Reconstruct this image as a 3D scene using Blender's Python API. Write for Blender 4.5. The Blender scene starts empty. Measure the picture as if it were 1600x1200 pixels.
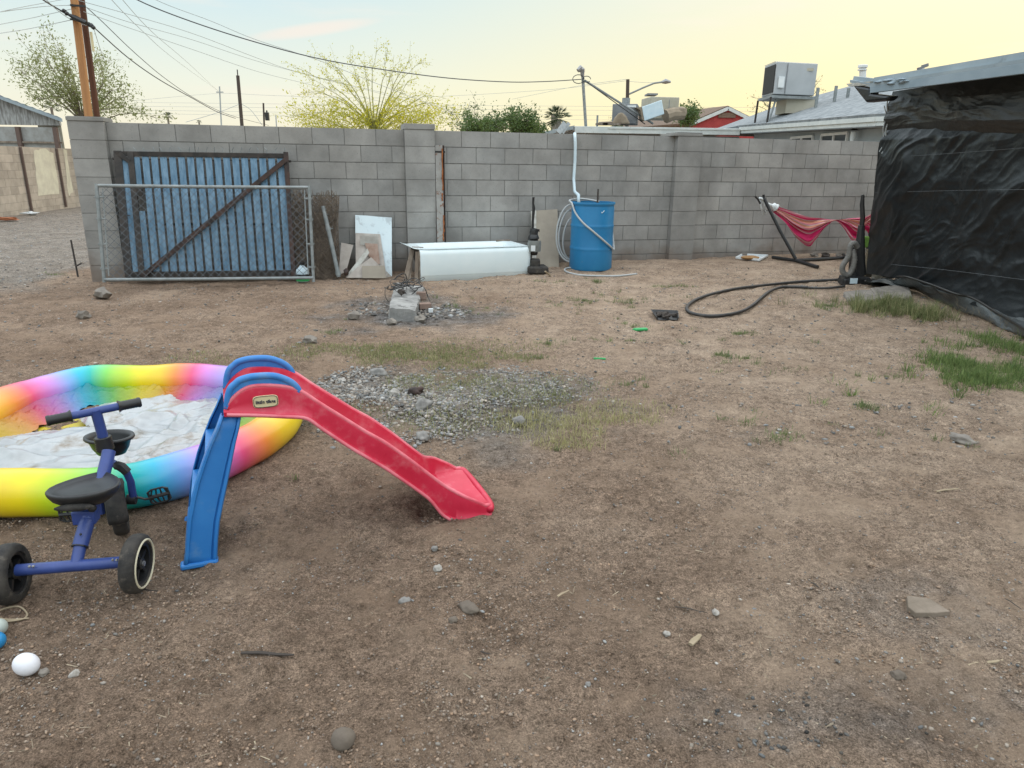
import bpy, math, random
import numpy as np
from mathutils import Vector, Matrix, noise as mn
R = math.radians
V = Vector
random.seed(7)
rng = np.random.default_rng(11)
sc = bpy.context.scene
col = sc.collection

# ------------------------------------------------------------------ camera
FPX = 1110.0; PITCH = R(17.23); ROLL = R(0.80); CAMZ = 1.40
cp, sp = math.cos(PITCH), math.sin(PITCH); cr, sr = math.cos(ROLL), math.sin(ROLL)
_R = V((1, 0, 0)); _U = V((0, sp, cp)); _F = V((0, cp, -sp))
camd = bpy.data.cameras.new("camera"); cam = bpy.data.objects.new("camera", camd); col.objects.link(cam)
xr = _R*cr + _U*sr; yu = _U*cr - _R*sr; zb = -_F
cam.matrix_world = Matrix(((xr.x, yu.x, zb.x, 0), (xr.y, yu.y, zb.y, 0), (xr.z, yu.z, zb.z, CAMZ), (0, 0, 0, 1)))
camd.sensor_width = 36; camd.lens = FPX/1600*36; camd.clip_end = 2000; camd.clip_start = 0.05
sc.camera = cam

# ------------------------------------------------------------------ sky and light
SUN_AZ = R(50); SUN_EL = R(7)
world = bpy.data.worlds.new("World"); sc.world = world; world.use_nodes = True
nt = world.node_tree; nt.nodes.clear()
def N(nt, t, **k):
    n = nt.nodes.new(t)
    for a, b in k.items(): setattr(n, a, b)
    return n
def lin(c):
    return tuple((x/255/12.92 if x/255 <= .04045 else ((x/255+.055)/1.055)**2.4) for x in c) + (1,)
wo = N(nt, 'ShaderNodeOutputWorld'); bg = N(nt, 'ShaderNodeBackground')
tc = N(nt, 'ShaderNodeTexCoord'); sx = N(nt, 'ShaderNodeSeparateXYZ')
nt.links.new(tc.outputs['Generated'], sx.inputs[0])
def ramp(nt, stops, interp='EASE'):
    r = N(nt, 'ShaderNodeValToRGB'); e = r.color_ramp; e.interpolation = interp
    while len(e.elements) < len(stops): e.elements.new(.5)
    for i, (p, c) in enumerate(stops): e.elements[i].position = p; e.elements[i].color = c
    return r
ra = ramp(nt, [(0, lin((250, 239, 212))), (.09, lin((238, 241, 226))), (.20, lin((206, 231, 239))), (.45, lin((206, 218, 226))), (1, lin((214, 218, 222)))], 'LINEAR')
rb = ramp(nt, [(0, lin((255, 234, 168))), (.08, lin((255, 240, 182))), (.20, lin((251, 244, 210))), (.45, lin((226, 224, 214))), (1, lin((214, 218, 222)))], 'LINEAR')
nt.links.new(sx.outputs['Z'], ra.inputs[0]); nt.links.new(sx.outputs['Z'], rb.inputs[0])
dotn = N(nt, 'ShaderNodeVectorMath', operation='DOT_PRODUCT'); dotn.inputs[1].default_value = (math.sin(SUN_AZ), math.cos(SUN_AZ), 0)
nt.links.new(tc.outputs['Generated'], dotn.inputs[0])
mr = N(nt, 'ShaderNodeMapRange'); mr.interpolation_type = 'SMOOTHSTEP'
mr.inputs['From Min'].default_value = .30; mr.inputs['From Max'].default_value = 1.03
nt.links.new(dotn.outputs['Value'], mr.inputs['Value'])
mix = N(nt, 'ShaderNodeMix', data_type='RGBA'); nt.links.new(mr.outputs[0], mix.inputs['Factor'])
nt.links.new(ra.outputs[0], mix.inputs[6]); nt.links.new(rb.outputs[0], mix.inputs[7])
# a faint wisp of cloud
mpw = N(nt, 'ShaderNodeMapping'); mpw.inputs['Scale'].default_value = (2.2, 2.2, 16); nt.links.new(tc.outputs['Generated'], mpw.inputs[0])
nw = N(nt, 'ShaderNodeTexNoise'); nw.inputs['Scale'].default_value = 1.7; nw.inputs['Detail'].default_value = 5
nt.links.new(mpw.outputs[0], nw.inputs['Vector'])
rw = ramp(nt, [(.56, (0, 0, 0, 1)), (.74, (.35, .35, .35, 1))]); nt.links.new(nw.outputs['Fac'], rw.inputs[0])
mixw = N(nt, 'ShaderNodeMix', data_type='RGBA'); nt.links.new(rw.outputs[0], mixw.inputs['Factor'])
nt.links.new(mix.outputs[2], mixw.inputs[6]); mixw.inputs[7].default_value = lin((253, 240, 226))
# one thin pinkish cloud streak
def _dir(px, py):
    u, v = px-800, py-600; u, v = cr*u+sr*v, -sr*u+cr*v
    return (_R*u-_U*v+_F*FPX).normalized()
c0 = _dir(490, 46); tg = (_dir(560, 38)-_dir(420, 58)).normalized(); nn0 = c0.cross(tg).normalized()
def streak(vec, off, sc_):
    d_ = N(nt, 'ShaderNodeVectorMath', operation='DOT_PRODUCT'); d_.inputs[1].default_value = vec; nt.links.new(tc.outputs['Generated'], d_.inputs[0])
    a_ = N(nt, 'ShaderNodeMath', operation='SUBTRACT'); nt.links.new(d_.outputs['Value'], a_.inputs[0]); a_.inputs[1].default_value = off
    b_ = N(nt, 'ShaderNodeMath', operation='MULTIPLY'); nt.links.new(a_.outputs[0], b_.inputs[0]); b_.inputs[1].default_value = 1/sc_
    c_ = N(nt, 'ShaderNodeMath', operation='MULTIPLY'); nt.links.new(b_.outputs[0], c_.inputs[0]); nt.links.new(b_.outputs[0], c_.inputs[1]); return c_.outputs[0]
q1 = streak(tg, c0.dot(tg), .075); q2 = streak(nn0, 0.0, .0075)
sm = N(nt, 'ShaderNodeMath', operation='ADD'); nt.links.new(q1, sm.inputs[0]); nt.links.new(q2, sm.inputs[1])
fc_ = N(nt, 'ShaderNodeMapRange'); fc_.interpolation_type = 'SMOOTHSTEP'; fc_.inputs['From Min'].default_value = 1.6; fc_.inputs['From Max'].default_value = 0; fc_.inputs['To Max'].default_value = .75; nt.links.new(sm.outputs[0], fc_.inputs['Value'])
mixs = N(nt, 'ShaderNodeMix', data_type='RGBA'); nt.links.new(fc_.outputs[0], mixs.inputs['Factor']); nt.links.new(mixw.outputs[2], mixs.inputs[6]); mixs.inputs[7].default_value = lin((250, 236, 224))
sky = N(nt, 'ShaderNodeTexSky', sky_type='NISHITA'); sky.sun_disc = False; sky.sun_elevation = SUN_EL; sky.sun_rotation = SUN_AZ
bg2 = N(nt, 'ShaderNodeBackground'); bg2.inputs[1].default_value = 0.02; nt.links.new(sky.outputs[0], bg2.inputs[0])
ms_ = N(nt, 'ShaderNodeMapRange'); ms_.interpolation_type = 'SMOOTHSTEP'
for k_, v_ in (('From Min', .20), ('From Max', .60), ('To Min', .98), ('To Max', 2.85)): ms_.inputs[k_].default_value = v_
nt.links.new(sx.outputs['Z'], ms_.inputs['Value']); nt.links.new(ms_.outputs[0], bg.inputs[1]); nt.links.new(mixs.outputs[2], bg.inputs[0])
ad = N(nt, 'ShaderNodeAddShader'); nt.links.new(bg.outputs[0], ad.inputs[0]); nt.links.new(bg2.outputs[0], ad.inputs[1])
nt.links.new(ad.outputs[0], wo.inputs[0])
sl = bpy.data.lights.new("sun", 'SUN'); sun = bpy.data.objects.new("sun", sl); col.objects.link(sun)
sl.energy = 0.5; sl.angle = R(25); sl.color = (1.0, .88, .70)
sd = V((math.sin(SUN_AZ)*math.cos(SUN_EL), math.cos(SUN_AZ)*math.cos(SUN_EL), math.sin(SUN_EL)))
sun.rotation_euler = sd.to_track_quat('Z', 'Y').to_euler(); sun.location = (20, 20, 15)
sc.view_settings.view_transform = 'Standard'; sc.view_settings.look = 'None'
sc.view_settings.exposure = 0.0; sc.view_settings.gamma = 1.0
sc.cycles.use_denoising = True
sc.cycles.max_bounces = 6; sc.cycles.transparent_max_bounces = 8

# ------------------------------------------------------------------ noise and ground height
def _h(ix, iy, seed):
    n = (ix.astype(np.int64)*374761393 + iy.astype(np.int64)*668265263 + seed*1442695041) & 0xffffffff
    n = ((n ^ (n >> 13))*1274126177) & 0xffffffff
    n = ((n ^ (n >> 16))*2246822519) & 0xffffffff
    return ((n ^ (n >> 15)) & 0xffffff)/float(0xffffff)
def vn(x, y, seed=0):
    x = np.asarray(x, float); y = np.asarray(y, float)
    ix = np.floor(x); iy = np.floor(y); fx = x-ix; fy = y-iy
    fx = fx*fx*fx*(fx*(fx*6-15)+10); fy = fy*fy*fy*(fy*(fy*6-15)+10)
    a = _h(ix, iy, seed); b = _h(ix+1, iy, seed); c = _h(ix, iy+1, seed); d = _h(ix+1, iy+1, seed)
    return (a*(1-fx)+b*fx)*(1-fy)+(c*(1-fx)+d*fx)*fy
def fbm(x, y, seed=0, o=4):
    s = 0; a = .5; t = 0
    for i in range(o):
        s = s+a*vn(x*2**i+i*17.3, y*2**i-i*9.1, seed+i*7); t += a; a *= .5
    return s/t
def ridge(x, y, seed=0, o=3):
    s = 0; a = .5; t = 0
    for i in range(o):
        s = s+a*(1-np.abs(2*vn(x*2**i+i*5.7, y*2**i+i*3.1, seed+i*5)-1)); t += a; a *= .5
    return s/t
PSI = R(14.8); WA = V((math.cos(PSI), math.sin(PSI), 0)); WN = V((-math.sin(PSI), math.cos(PSI), 0)); WD = 9.6
WTOP = 1.797; BL = .3885; CH = .2032
def sstep(a, b, x): t = np.clip((x-a)/(b-a), 0, 1); return t*t*(3-2*t)
def gsm(x, y):
    x = np.asarray(x, float); y = np.asarray(y, float)
    s = x*WA.x+y*WA.y; d = x*WN.x+y*WN.y
    w = np.interp(s, [-30, -3, 1, 4.5, 8, 30], [-.06, -.035, .02, .09, .125, .13])
    z = w*sstep(4.5, 9.0, d)
    z = z+.10*np.exp(-(((x-3.95)/.75)**2+((y-7.75)/.75)**2))+.05*np.exp(-(((x-3.6)/1.3)**2+((y-6.3)/1.2)**2))
    return z
def gz(x, y):
    z = gsm(x, y)
    far = sstep(14, 25, y)
    z = z+(1-far)*((fbm(x*.9, y*.9, 3, 3)-.5)*.055+(fbm(x*4, y*4, 5, 3)-.5)*.022)
    return z
def gh(x, y): return float(gz(x, y))

# ------------------------------------------------------------------ photo point -> place
def ray(px, py):
    u, v = px-800, py-600
    u, v = cr*u+sr*v, -sr*u+cr*v
    return _R*u-_U*v+_F*FPX
CO = V((0, 0, CAMZ))
def atY(px, py, Y):
    d = ray(px, py); return CO+d*(Y/d.y)
def atX(px, py, X):
    d = ray(px, py); return CO+d*(X/d.x)
def atZ(px, py, z):
    d = ray(px, py); return CO+d*((z-CAMZ)/d.z)
def G(px, py, dz=0.0):
    z = 0.0
    for i in range(12):
        p = atZ(px, py, z+dz)
        z = gh(p.x, p.y)
    return V((p.x, p.y, z+dz))
def W(px, py, off=0.0):
    d = ray(px, py); return CO+d*((WD-off)/d.dot(WN))
def wc(s, off, z): q = WA*s+WN*(WD-off); return V((q.x, q.y, z))
def wsz(px, py, off=0.0):
    q = W(px, py, off); return q.dot(WA), q.z
def LEAN(px, py, ob, ot, zt):
    # plane leaning on the wall: offset ob at z=0, ot at z=zt
    d = ray(px, py); k = (ot-ob)/zt
    # off(z)=ob+k z ; WN.q = WD-ob-k z
    t = (WD-ob-k*CAMZ)/(d.dot(WN)+k*d.z)
    return CO+d*t

# ------------------------------------------------------------------ objects
origins = {}
def tag(o, label, cat, group=None, kind=None):
    if label: o['label'] = label
    if cat: o['category'] = cat
    if group: o['group'] = group
    if kind: o['kind'] = kind
    return o
def thing(name, label, cat, loc, group=None):
    o = bpy.data.objects.new(name, None); col.objects.link(o)
    o.location = loc; o.empty_display_size = .1; origins[o.name] = V(loc)
    return tag(o, label, cat, group)
class MB:
    def __init__(s): s.v = []; s.f = []; s.uv = None; s.fc = None
    def add(s, vs, fs):
        b = len(s.v); s.v += [tuple(x) for x in vs]; s.f += [tuple(b+i for i in f) for f in fs]
    def box(s, c, size, rot=None):
        c = V(c); hx, hy, hz = size[0]/2, size[1]/2, size[2]/2
        vs = []
        for x, y, z in ((-1,-1,-1),(1,-1,-1),(1,1,-1),(-1,1,-1),(-1,-1,1),(1,-1,1),(1,1,1),(-1,1,1)):
            p = V((x*hx, y*hy, z*hz))
            if rot is not None: p = rot @ p
            vs.append(c+p)
        s.add(vs, [(0,3,2,1),(4,5,6,7),(0,1,5,4),(1,2,6,5),(2,3,7,6),(3,0,4,7)])
    def bar(s, a, b, w, h, up=(0, 0, 1)):
        a, b = V(a), V(b); d = (b-a).normalized(); up = V(up)
        if abs(d.dot(up)) > .98: up = V((0, 1, 0))
        sx_ = d.cross(up).normalized()*w/2; sy_ = sx_.cross(d).normalized()*h/2
        s.add([a-sx_-sy_, a+sx_-sy_, a+sx_+sy_, a-sx_+sy_, b-sx_-sy_, b+sx_-sy_, b+sx_+sy_, b-sx_+sy_],
              [(0,3,2,1),(4,5,6,7),(0,1,5,4),(1,2,6,5),(2,3,7,6),(3,0,4,7)])
    def tube(s, pts, r, n=8, closed=False, cap=True, flat=1.0):
        pts = [V(p) for p in pts]; m = len(pts)
        if m < 2: return
        rs = r if isinstance(r, (list, tuple)) else [r]*m
        ring = []; pn = None
        for i in range(m):
            if closed: t = (pts[(i+1) % m]-pts[i-1])
            else: t = pts[min(i+1, m-1)]-pts[max(i-1, 0)]
            if t.length < 1e-9: t = V((0, 0, 1))
            t.normalize()
            if pn is None:
                a = V((0, 0, 1)) if abs(t.z) < .9 else V((1, 0, 0))
                pn = (a-t*a.dot(t)).normalized()
            else:
                pn = pn-t*pn.dot(t)
                if pn.length < 1e-6: pn = t.orthogonal()
                pn.normalize()
            bn = t.cross(pn)
            ring.append([pts[i]+(pn*math.cos(2*math.pi*k/n)*flat+bn*math.sin(2*math.pi*k/n))*rs[i] for k in range(n)])
        vs = [p for rr in ring for p in rr]; fs = []
        for i in range(m if closed else m-1):
            j = (i+1) % m
            for k in range(n):
                l = (k+1) % n
                fs.append((i*n+k, j*n+k, j*n+l, i*n+l))
        if not closed and cap:
            fs.append(tuple(range(n))); fs.append(tuple((m-1)*n+n-1-k for k in range(n)))
        s.add(vs, fs)
    def lathe(s, prof, c, n=24, M=None, a0=0, a1=2*math.pi):
        c = V(c); full = abs(a1-a0-2*math.pi) < 1e-6; m = n if full else n+1
        vs = []
        for r, z in prof:
            for k in range(m):
                a = a0+(a1-a0)*k/n
                p = V((r*math.cos(a), r*math.sin(a), z))
                if M is not None: p = M @ p
                vs.append(c+p)
        fs = []
        for i in range(len(prof)-1):
            for k in range(n):
                l = (k+1) % m
                fs.append((i*m+k, i*m+l, (i+1)*m+l, (i+1)*m+k))
        if full:
            if prof[0][0] > 1e-6: fs.append(tuple(range(m))[::-1])
            if prof[-1][0] > 1e-6: fs.append(tuple((len(prof)-1)*m+k for k in range(m)))
        s.add(vs, fs)
    def prism(s, poly, ext):
        poly = [V(p) for p in poly]; e = V(ext); n = len(poly)
        s.add(poly+[p+e for p in poly], [tuple(range(n))[::-1], tuple(n+i for i in range(n))]+[(i, (i+1) % n, n+(i+1) % n, n+i) for i in range(n)])
    def grid(s, P, nu, nv, closed_u=False):
        fs = []
        for j in range(nv-1):
            for i in range(nu if closed_u else nu-1):
                k = (i+1) % nu
                fs.append((j*nu+i, j*nu+k, (j+1)*nu+k, (j+1)*nu+i))
        s.add(P, fs)
    def blob(s, c, r, sc_=(1, 1, 1), seed=0, sub=1, rough=.25, rot=None):
        vs, fs = ico(sub); c = V(c); rg = random.Random(seed)
        out = []
        o = V((rg.random()*50, rg.random()*50, rg.random()*50))
        for v in vs:
            q = v*(1+rough*mn.noise(v*1.6+o)*1.6)
            q = V((q.x*sc_[0], q.y*sc_[1], q.z*sc_[2]))*r
            if rot is not None: q = rot @ q
            out.append(c+q)
        s.add(out, fs)
    def build(s, name, mat, parent=None, smooth=False, bevel=0, seg=2, base=None, angle=35, sub=0, solid=0, fc=None):
        me = bpy.data.meshes.new(name)
        if parent is not None: org = origins[parent.name] if parent.name in origins else V((0, 0, 0))
        elif base is not None: org = V(base)
        else:
            a = np.array(s.v); lo = a.min(0); hi = a.max(0); org = V(((lo[0]+hi[0])/2, (lo[1]+hi[1])/2, lo[2]))
        vs = [(x-org.x, y-org.y, z-org.z) for x, y, z in s.v]
        me.from_pydata(vs, [], s.f); me.update()
        if fc is not None:
            at = me.color_attributes.new("Col", 'FLOAT_COLOR', 'CORNER')
            arr = np.zeros((len(me.loops), 4), np.float32); k = 0
            cnt = [len(f) for f in s.f]
            arr[:] = np.repeat(np.array(fc, np.float32), cnt, axis=0)
            at.data.foreach_set('color', arr.ravel())
        if mat is not None: me.materials.append(mat)
        o = bpy.data.objects.new(name, me); col.objects.link(o)
        if parent is not None:
            o.parent = parent; origins[o.name] = org
            if parent.type == 'MESH': pass
        else:
            o.location = org; origins[o.name] = org
        if smooth:
            me.polygons.foreach_set('use_smooth', [True]*len(me.polygons))
            if smooth != 'all':
                try: me.set_sharp_from_angle(angle=R(angle))
                except Exception: pass
        if solid:
            m = o.modifiers.new('s', 'SOLIDIFY'); m.thickness = solid; m.offset = 0
        if bevel:
            m = o.modifiers.new('b', 'BEVEL'); m.width = bevel; m.segments = seg; m.limit_method = 'ANGLE'; m.angle_limit = R(40); m.harden_normals = False
        if sub:
            m = o.modifiers.new('u', 'SUBSURF'); m.levels = sub; m.render_levels = sub
        return o
_ico = {}
def ico(sub):
    if sub in _ico: return _ico[sub]
    t = (1+5**.5)/2
    vs = [V(p).normalized() for p in ((-1,t,0),(1,t,0),(-1,-t,0),(1,-t,0),(0,-1,t),(0,1,t),(0,-1,-t),(0,1,-t),(t,0,-1),(t,0,1),(-t,0,-1),(-t,0,1))]
    fs = [(0,11,5),(0,5,1),(0,1,7),(0,7,10),(0,10,11),(1,5,9),(5,11,4),(11,10,2),(10,7,6),(7,1,8),(3,9,4),(3,4,2),(3,2,6),(3,6,8),(3,8,9),(4,9,5),(2,4,11),(6,2,10),(8,6,7),(9,8,1)]
    for _ in range(sub):
        cache = {}; nf = []
        def mid(a, b):
            k = (min(a, b), max(a, b))
            if k not in cache: vs.append(((vs[a]+vs[b])/2).normalized()); cache[k] = len(vs)-1
            return cache[k]
        for a, b, c in fs:
            x, y, z = mid(a, b), mid(b, c), mid(c, a); nf += [(a, x, z), (b, y, x), (c, z, y), (x, y, z)]
        fs = nf
    _ico[sub] = (vs, fs); return _ico[sub]
def catmull(pts, k=6, closed=False):
    pts = [V(p) if not isinstance(p, (int, float)) else p for p in pts]; n = len(pts); out = []
    rngi = range(n if closed else n-1)
    for i in rngi:
        if closed: a, b, c, d = pts[i-1], pts[i], pts[(i+1) % n], pts[(i+2) % n]
        else: a, b, c, d = pts[max(i-1, 0)], pts[i], pts[i+1], pts[min(i+2, n-1)]
        for j in range(k):
            t = j/k
            out.append(((b*2)+(c-a)*t+(a*2-b*5+c*4-d)*t*t+(b*3-a-c*3+d)*t**3)*.5)
    if not closed: out.append(pts[-1])
    return out

# ------------------------------------------------------------------ materials
def mat(name, c, rough=.7, c2=None, scale=8, bump=0.0, bscale=None, metal=0, detail=5, c3=None, s3=40, f3=(.6, .75), spec=.5, coat=0, stretch=None, lo=.35, hi=.65, trans=0, attr=False, bdist=.01, vc=0.0):
    m = bpy.data.materials.new(name); m.use_nodes = True; t = m.node_tree; b = t.nodes['Principled BSDF']
    b.inputs['Roughness'].default_value = rough; b.inputs['Metallic'].default_value = metal
    b.inputs['Specular IOR Level'].default_value = spec; b.inputs['Coat Weight'].default_value = coat
    tc_ = N(t, 'ShaderNodeTexCoord'); mp = N(t, 'ShaderNodeMapping'); t.links.new(tc_.outputs['Object'], mp.inputs[0])
    if stretch: mp.inputs['Scale'].default_value = stretch
    out = None
    if c2 is not None:
        n = N(t, 'ShaderNodeTexNoise'); n.inputs['Scale'].default_value = scale; n.inputs['Detail'].default_value = detail; n.inputs['Roughness'].default_value = .6
        t.links.new(mp.outputs[0], n.inputs['Vector'])
        r = ramp(t, [(lo, tuple(c)+(1,)), (hi, tuple(c2)+(1,))], 'LINEAR'); t.links.new(n.outputs['Fac'], r.inputs[0]); out = r.outputs[0]
        if c3 is not None:
            n3 = N(t, 'ShaderNodeTexNoise'); n3.inputs['Scale'].default_value = s3; n3.inputs['Detail'].default_value = 6; n3.inputs['Roughness'].default_value = .65
            t.links.new(mp.outputs[0], n3.inputs['Vector'])
            r3 = ramp(t, [(f3[0], (0, 0, 0, 1)), (f3[1], (1, 1, 1, 1))], 'LINEAR'); t.links.new(n3.outputs['Fac'], r3.inputs[0])
            mx = N(t, 'ShaderNodeMix', data_type='RGBA'); t.links.new(r3.outputs[0], mx.inputs['Factor']); t.links.new(out, mx.inputs[6]); mx.inputs[7].default_value = tuple(c3)+(1,); out = mx.outputs[2]
    if attr:
        a = N(t, 'ShaderNodeAttribute', attribute_name='Col')
        if out is None: out = a.outputs['Color']
        else:
            mx = N(t, 'ShaderNodeMix', data_type='RGBA', blend_type='MULTIPLY'); mx.inputs['Factor'].default_value = 1
            t.links.new(out, mx.inputs[6]); t.links.new(a.outputs['Color'], mx.inputs[7]); out = mx.outputs[2]
    if out is None: b.inputs['Base Color'].default_value = tuple(c)+(1,)
    else: t.links.new(out, b.inputs['Base Color'])
    if bump:
        n2 = N(t, 'ShaderNodeTexNoise'); n2.inputs['Scale'].default_value = bscale or scale*4; n2.inputs['Detail'].default_value = 6; n2.inputs['Roughness'].default_value = .7
        t.links.new(mp.outputs[0], n2.inputs['Vector'])
        bp = N(t, 'ShaderNodeBump'); bp.inputs['Strength'].default_value = bump; bp.inputs['Distance'].default_value = bdist
        t.links.new(n2.outputs['Fac'], bp.inputs['Height']); t.links.new(bp.outputs[0], b.inputs['Normal'])
    if trans:
        b.inputs['Subsurface Weight'].default_value = 0
        tr = N(t, 'ShaderNodeBsdfTranslucent'); ms = N(t, 'ShaderNodeMixShader'); ms.inputs[0].default_value = trans
        if out is not None: t.links.new(out, tr.inputs[0])
        else: tr.inputs[0].default_value = tuple(c)+(1,)
        mo = [x for x in t.nodes if x.type == 'OUTPUT_MATERIAL'][0]
        t.links.new(b.outputs[0], ms.inputs[1]); t.links.new(tr.outputs[0], ms.inputs[2]); t.links.new(ms.outputs[0], mo.inputs[0])
    return m
M = {}
M['block'] = mat('concrete_block', (.235, .228, .214), .95, (.345, .335, .315), 2.2, .5, 90, attr=True, c3=(.16, .158, .152), s3=60, f3=(.58, .8), bdist=.004)
M['mortar'] = mat('mortar', (.13, .127, .12), .95, (.21, .205, .19), 14)
def dirt_splash(m, z0, z1):
    t = m.node_tree; b = t.nodes['Principled BSDF']; src = b.inputs['Base Color'].links[0].from_socket
    tcx = N(t, 'ShaderNodeTexCoord'); sz = N(t, 'ShaderNodeSeparateXYZ'); t.links.new(tcx.outputs['Object'], sz.inputs[0])
    n = N(t, 'ShaderNodeTexNoise'); n.inputs['Scale'].default_value = 3.5; n.inputs['Detail'].default_value = 7; t.links.new(tcx.outputs['Object'], n.inputs['Vector'])
    m1 = N(t, 'ShaderNodeMath', operation='MULTIPLY_ADD'); m1.inputs[1].default_value = .7; t.links.new(n.outputs['Fac'], m1.inputs[0]); t.links.new(sz.outputs[2], m1.inputs[2])
    mr_ = N(t, 'ShaderNodeMapRange'); mr_.inputs['From Min'].default_value = z0+.35; mr_.inputs['From Max'].default_value = z1+.35; mr_.inputs['To Min'].default_value = .75; mr_.inputs['To Max'].default_value = 0; t.links.new(m1.outputs[0], mr_.inputs['Value'])
    mx = N(t, 'ShaderNodeMix', data_type='RGBA'); t.links.new(mr_.outputs[0], mx.inputs['Factor']); t.links.new(src, mx.inputs[6]); mx.inputs[7].default_value = (.17, .125, .095, 1); t.links.new(mx.outputs[2], b.inputs['Base Color'])
dirt_splash(M['block'], .12, .42)
M['rust'] = mat('rusty_steel', (.026, .021, .020), .8, (.075, .04, .03), 9, .3, 60, c3=(.03, .028, .03), s3=25)
M['rustpost'] = mat('rusted_orange', (.30, .10, .035), .85, (.17, .15, .13), 5, .3, 50, stretch=(3, 3, .7), c3=(.30, .29, .26), s3=9, f3=(.5, .6))
M['steel_dark'] = mat('dark_weathered_steel', (.018, .017, .016), .7, (.05, .04, .034), 12, .2, 60)
M['bluepaint'] = mat('worn_blue_boards', (.08, .165, .25), .8, (.18, .29, .39), 9, .3, 70, stretch=(2.5, 2.5, .22), c3=(.035, .07, .12), s3=34, f3=(.56, .76))
M['galv'] = mat('galvanised_steel', (.20, .22, .22), .55, (.30, .32, .32), 12, .1, 60, metal=.35)
M['mesh_rust'] = mat('old_chain_link', (.075, .058, .045), .8, (.22, .17, .125), 20)
M['mesh_grey'] = mat('dull_chain_link', (.045, .055, .065), .6, (.10, .11, .12), 20)
M['tub'] = mat('porcelain_white', (.70, .80, .82), .35, (.76, .84, .85), 3, .05, 20, c3=(.40, .38, .34), s3=16, f3=(.68, .8))
M['tubside'] = mat('bare_tub_edge', (.20, .15, .11), .9, (.50, .46, .40), 10)
M['wood'] = mat('weathered_wood', (.16, .12, .09), .9, (.30, .25, .20), 9, .3, 60, stretch=(1, 1, .25))
M['ply'] = mat('tan_board', (.27, .235, .19), .85, (.34, .30, .24), 4, .1, 60)
M['concrete'] = mat('old_concrete', (.20, .195, .185), .95, (.36, .35, .33), 7, .6, 40, c3=(.09, .085, .08), s3=10, f3=(.55, .7), bdist=.02)
M['barrel'] = mat('blue_plastic_barrel', (.016, .175, .38), .42, (.022, .21, .43), 3, .05, 30, c3=(.10, .20, .30), s3=22, f3=(.64, .8))
M['whiteplastic'] = mat('white_plastic', (.62, .66, .67), .45, (.74, .76, .76), 5)
M['paleblue'] = mat('pale_pipe', (.50, .62, .68), .5, (.60, .70, .74), 6)
M['blackplastic'] = mat('black_plastic', (.012, .012, .013), .42, (.022, .022, .022), 12, .05, 60)
M['rubber'] = mat('dusty_rubber', (.014, .013, .013), .8, (.055, .048, .040), 14, .4, 70, c3=(.15, .125, .10), s3=22, f3=(.57, .75))
M['hoseblack'] = mat('black_hose', (.02, .02, .021), .5, (.05, .046, .042), 20)
M['hosegrey'] = mat('grey_ribbed_hose', (.13, .125, .115), .7, (.19, .18, .165), 20)
M['trikeblue'] = mat('indigo_painted_tube', (.026, .050, .19), .40, (.036, .066, .24), 14, .08, 80, c3=(.16, .16, .20), s3=45, f3=(.66, .8))
M['slidered_rim'] = mat('faded_edge_highlight', (.62, .07, .11), .4, (.74, .22, .26), 7)  # worn pink of the slide edges, with their light highlight painted in
M['slideblue'] = mat('moulded_blue_plastic', (.020, .165, .48), .40, (.035, .21, .54), 4, .06, 60, c3=(.16, .30, .48), s3=9, f3=(.54, .85))
M['slidered'] = mat('moulded_red_plastic', (.50, .010, .040), .38, (.60, .026, .070), 4, .06, 60, c3=(.62, .24, .25), s3=8, f3=(.50, .92))
M['cream'] = mat('cream_badge', (.62, .54, .33), .5)
M['navy'] = mat('navy_lettering', (.01, .015, .05), .5)
M['hub'] = mat('dull_metal', (.3, .3, .3), .4, metal=.6)
M['creamring'] = mat('cream_rim_line', (.62, .57, .42), .6)
M['pole'] = mat('new_pole_wood', (.36, .17, .07), .9, (.46, .24, .10), 3, .2, 30, stretch=(4, 4, .3))
M['poledark'] = mat('creosote_pole_wood', (.075, .033, .02), .9, (.13, .055, .03), 3, .2, 30, stretch=(4, 4, .3))
M['polegrey'] = mat('far_pole_wood', (.07, .055, .045), .9)
M['wire'] = mat('cable', (.06, .065, .07), .6)
M['wirepale'] = mat('pale_cable', (.36, .39, .39), .7)
M['insul'] = mat('black_insulator', (.015, .015, .015), .4)
M['bark'] = mat('bark', (.17, .145, .115), .9, (.27, .23, .18), 8)
M['barkgreen'] = mat('green_bark', (.26, .27, .09), .9, (.38, .36, .14), 8)
M['leaf_olive'] = mat('olive_leaf', (.18, .22, .07), .6, (.32, .33, .14), 1.5, trans=.5)
M['leaf_yellow'] = mat('yellow_blossom', (.62, .56, .04), .6, (.46, .47, .05), 1.5, trans=.55)
M['leaf_green'] = mat('green_leaf', (.05, .10, .03), .55, (.13, .19, .05), 1.5, trans=.3)
M['palm'] = mat('palm_frond', (.035, .055, .02), .6, (.10, .12, .05), 2, trans=.2)
M['stucco'] = mat('grey_blue_stucco', (.28, .33, .36), .95, (.33, .38, .41), 3, .2, 60)
M['fascia'] = mat('white_fascia_paint', (.50, .54, .53), .7, (.60, .63, .61), 5, c3=(.25, .22, .18), s3=8, f3=(.62, .75), stretch=(1, 1, 1))
M['shingle'] = mat('grey_shingle', (.17, .19, .20), .9, (.30, .32, .33), 5, .5, 12, c3=(.12, .13, .14), s3=9, f3=(.5, .7), bdist=.02)
M['brownroof'] = mat('brown_shingle', (.13, .085, .06), .9, (.20, .14, .10), 14)
M['redwall'] = mat('red_painted_wall', (.30, .035, .035), .8, (.36, .05, .045), 4)
M['ac'] = mat('grey_cabinet', (.36, .38, .39), .55, (.42, .44, .45), 2)
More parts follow.
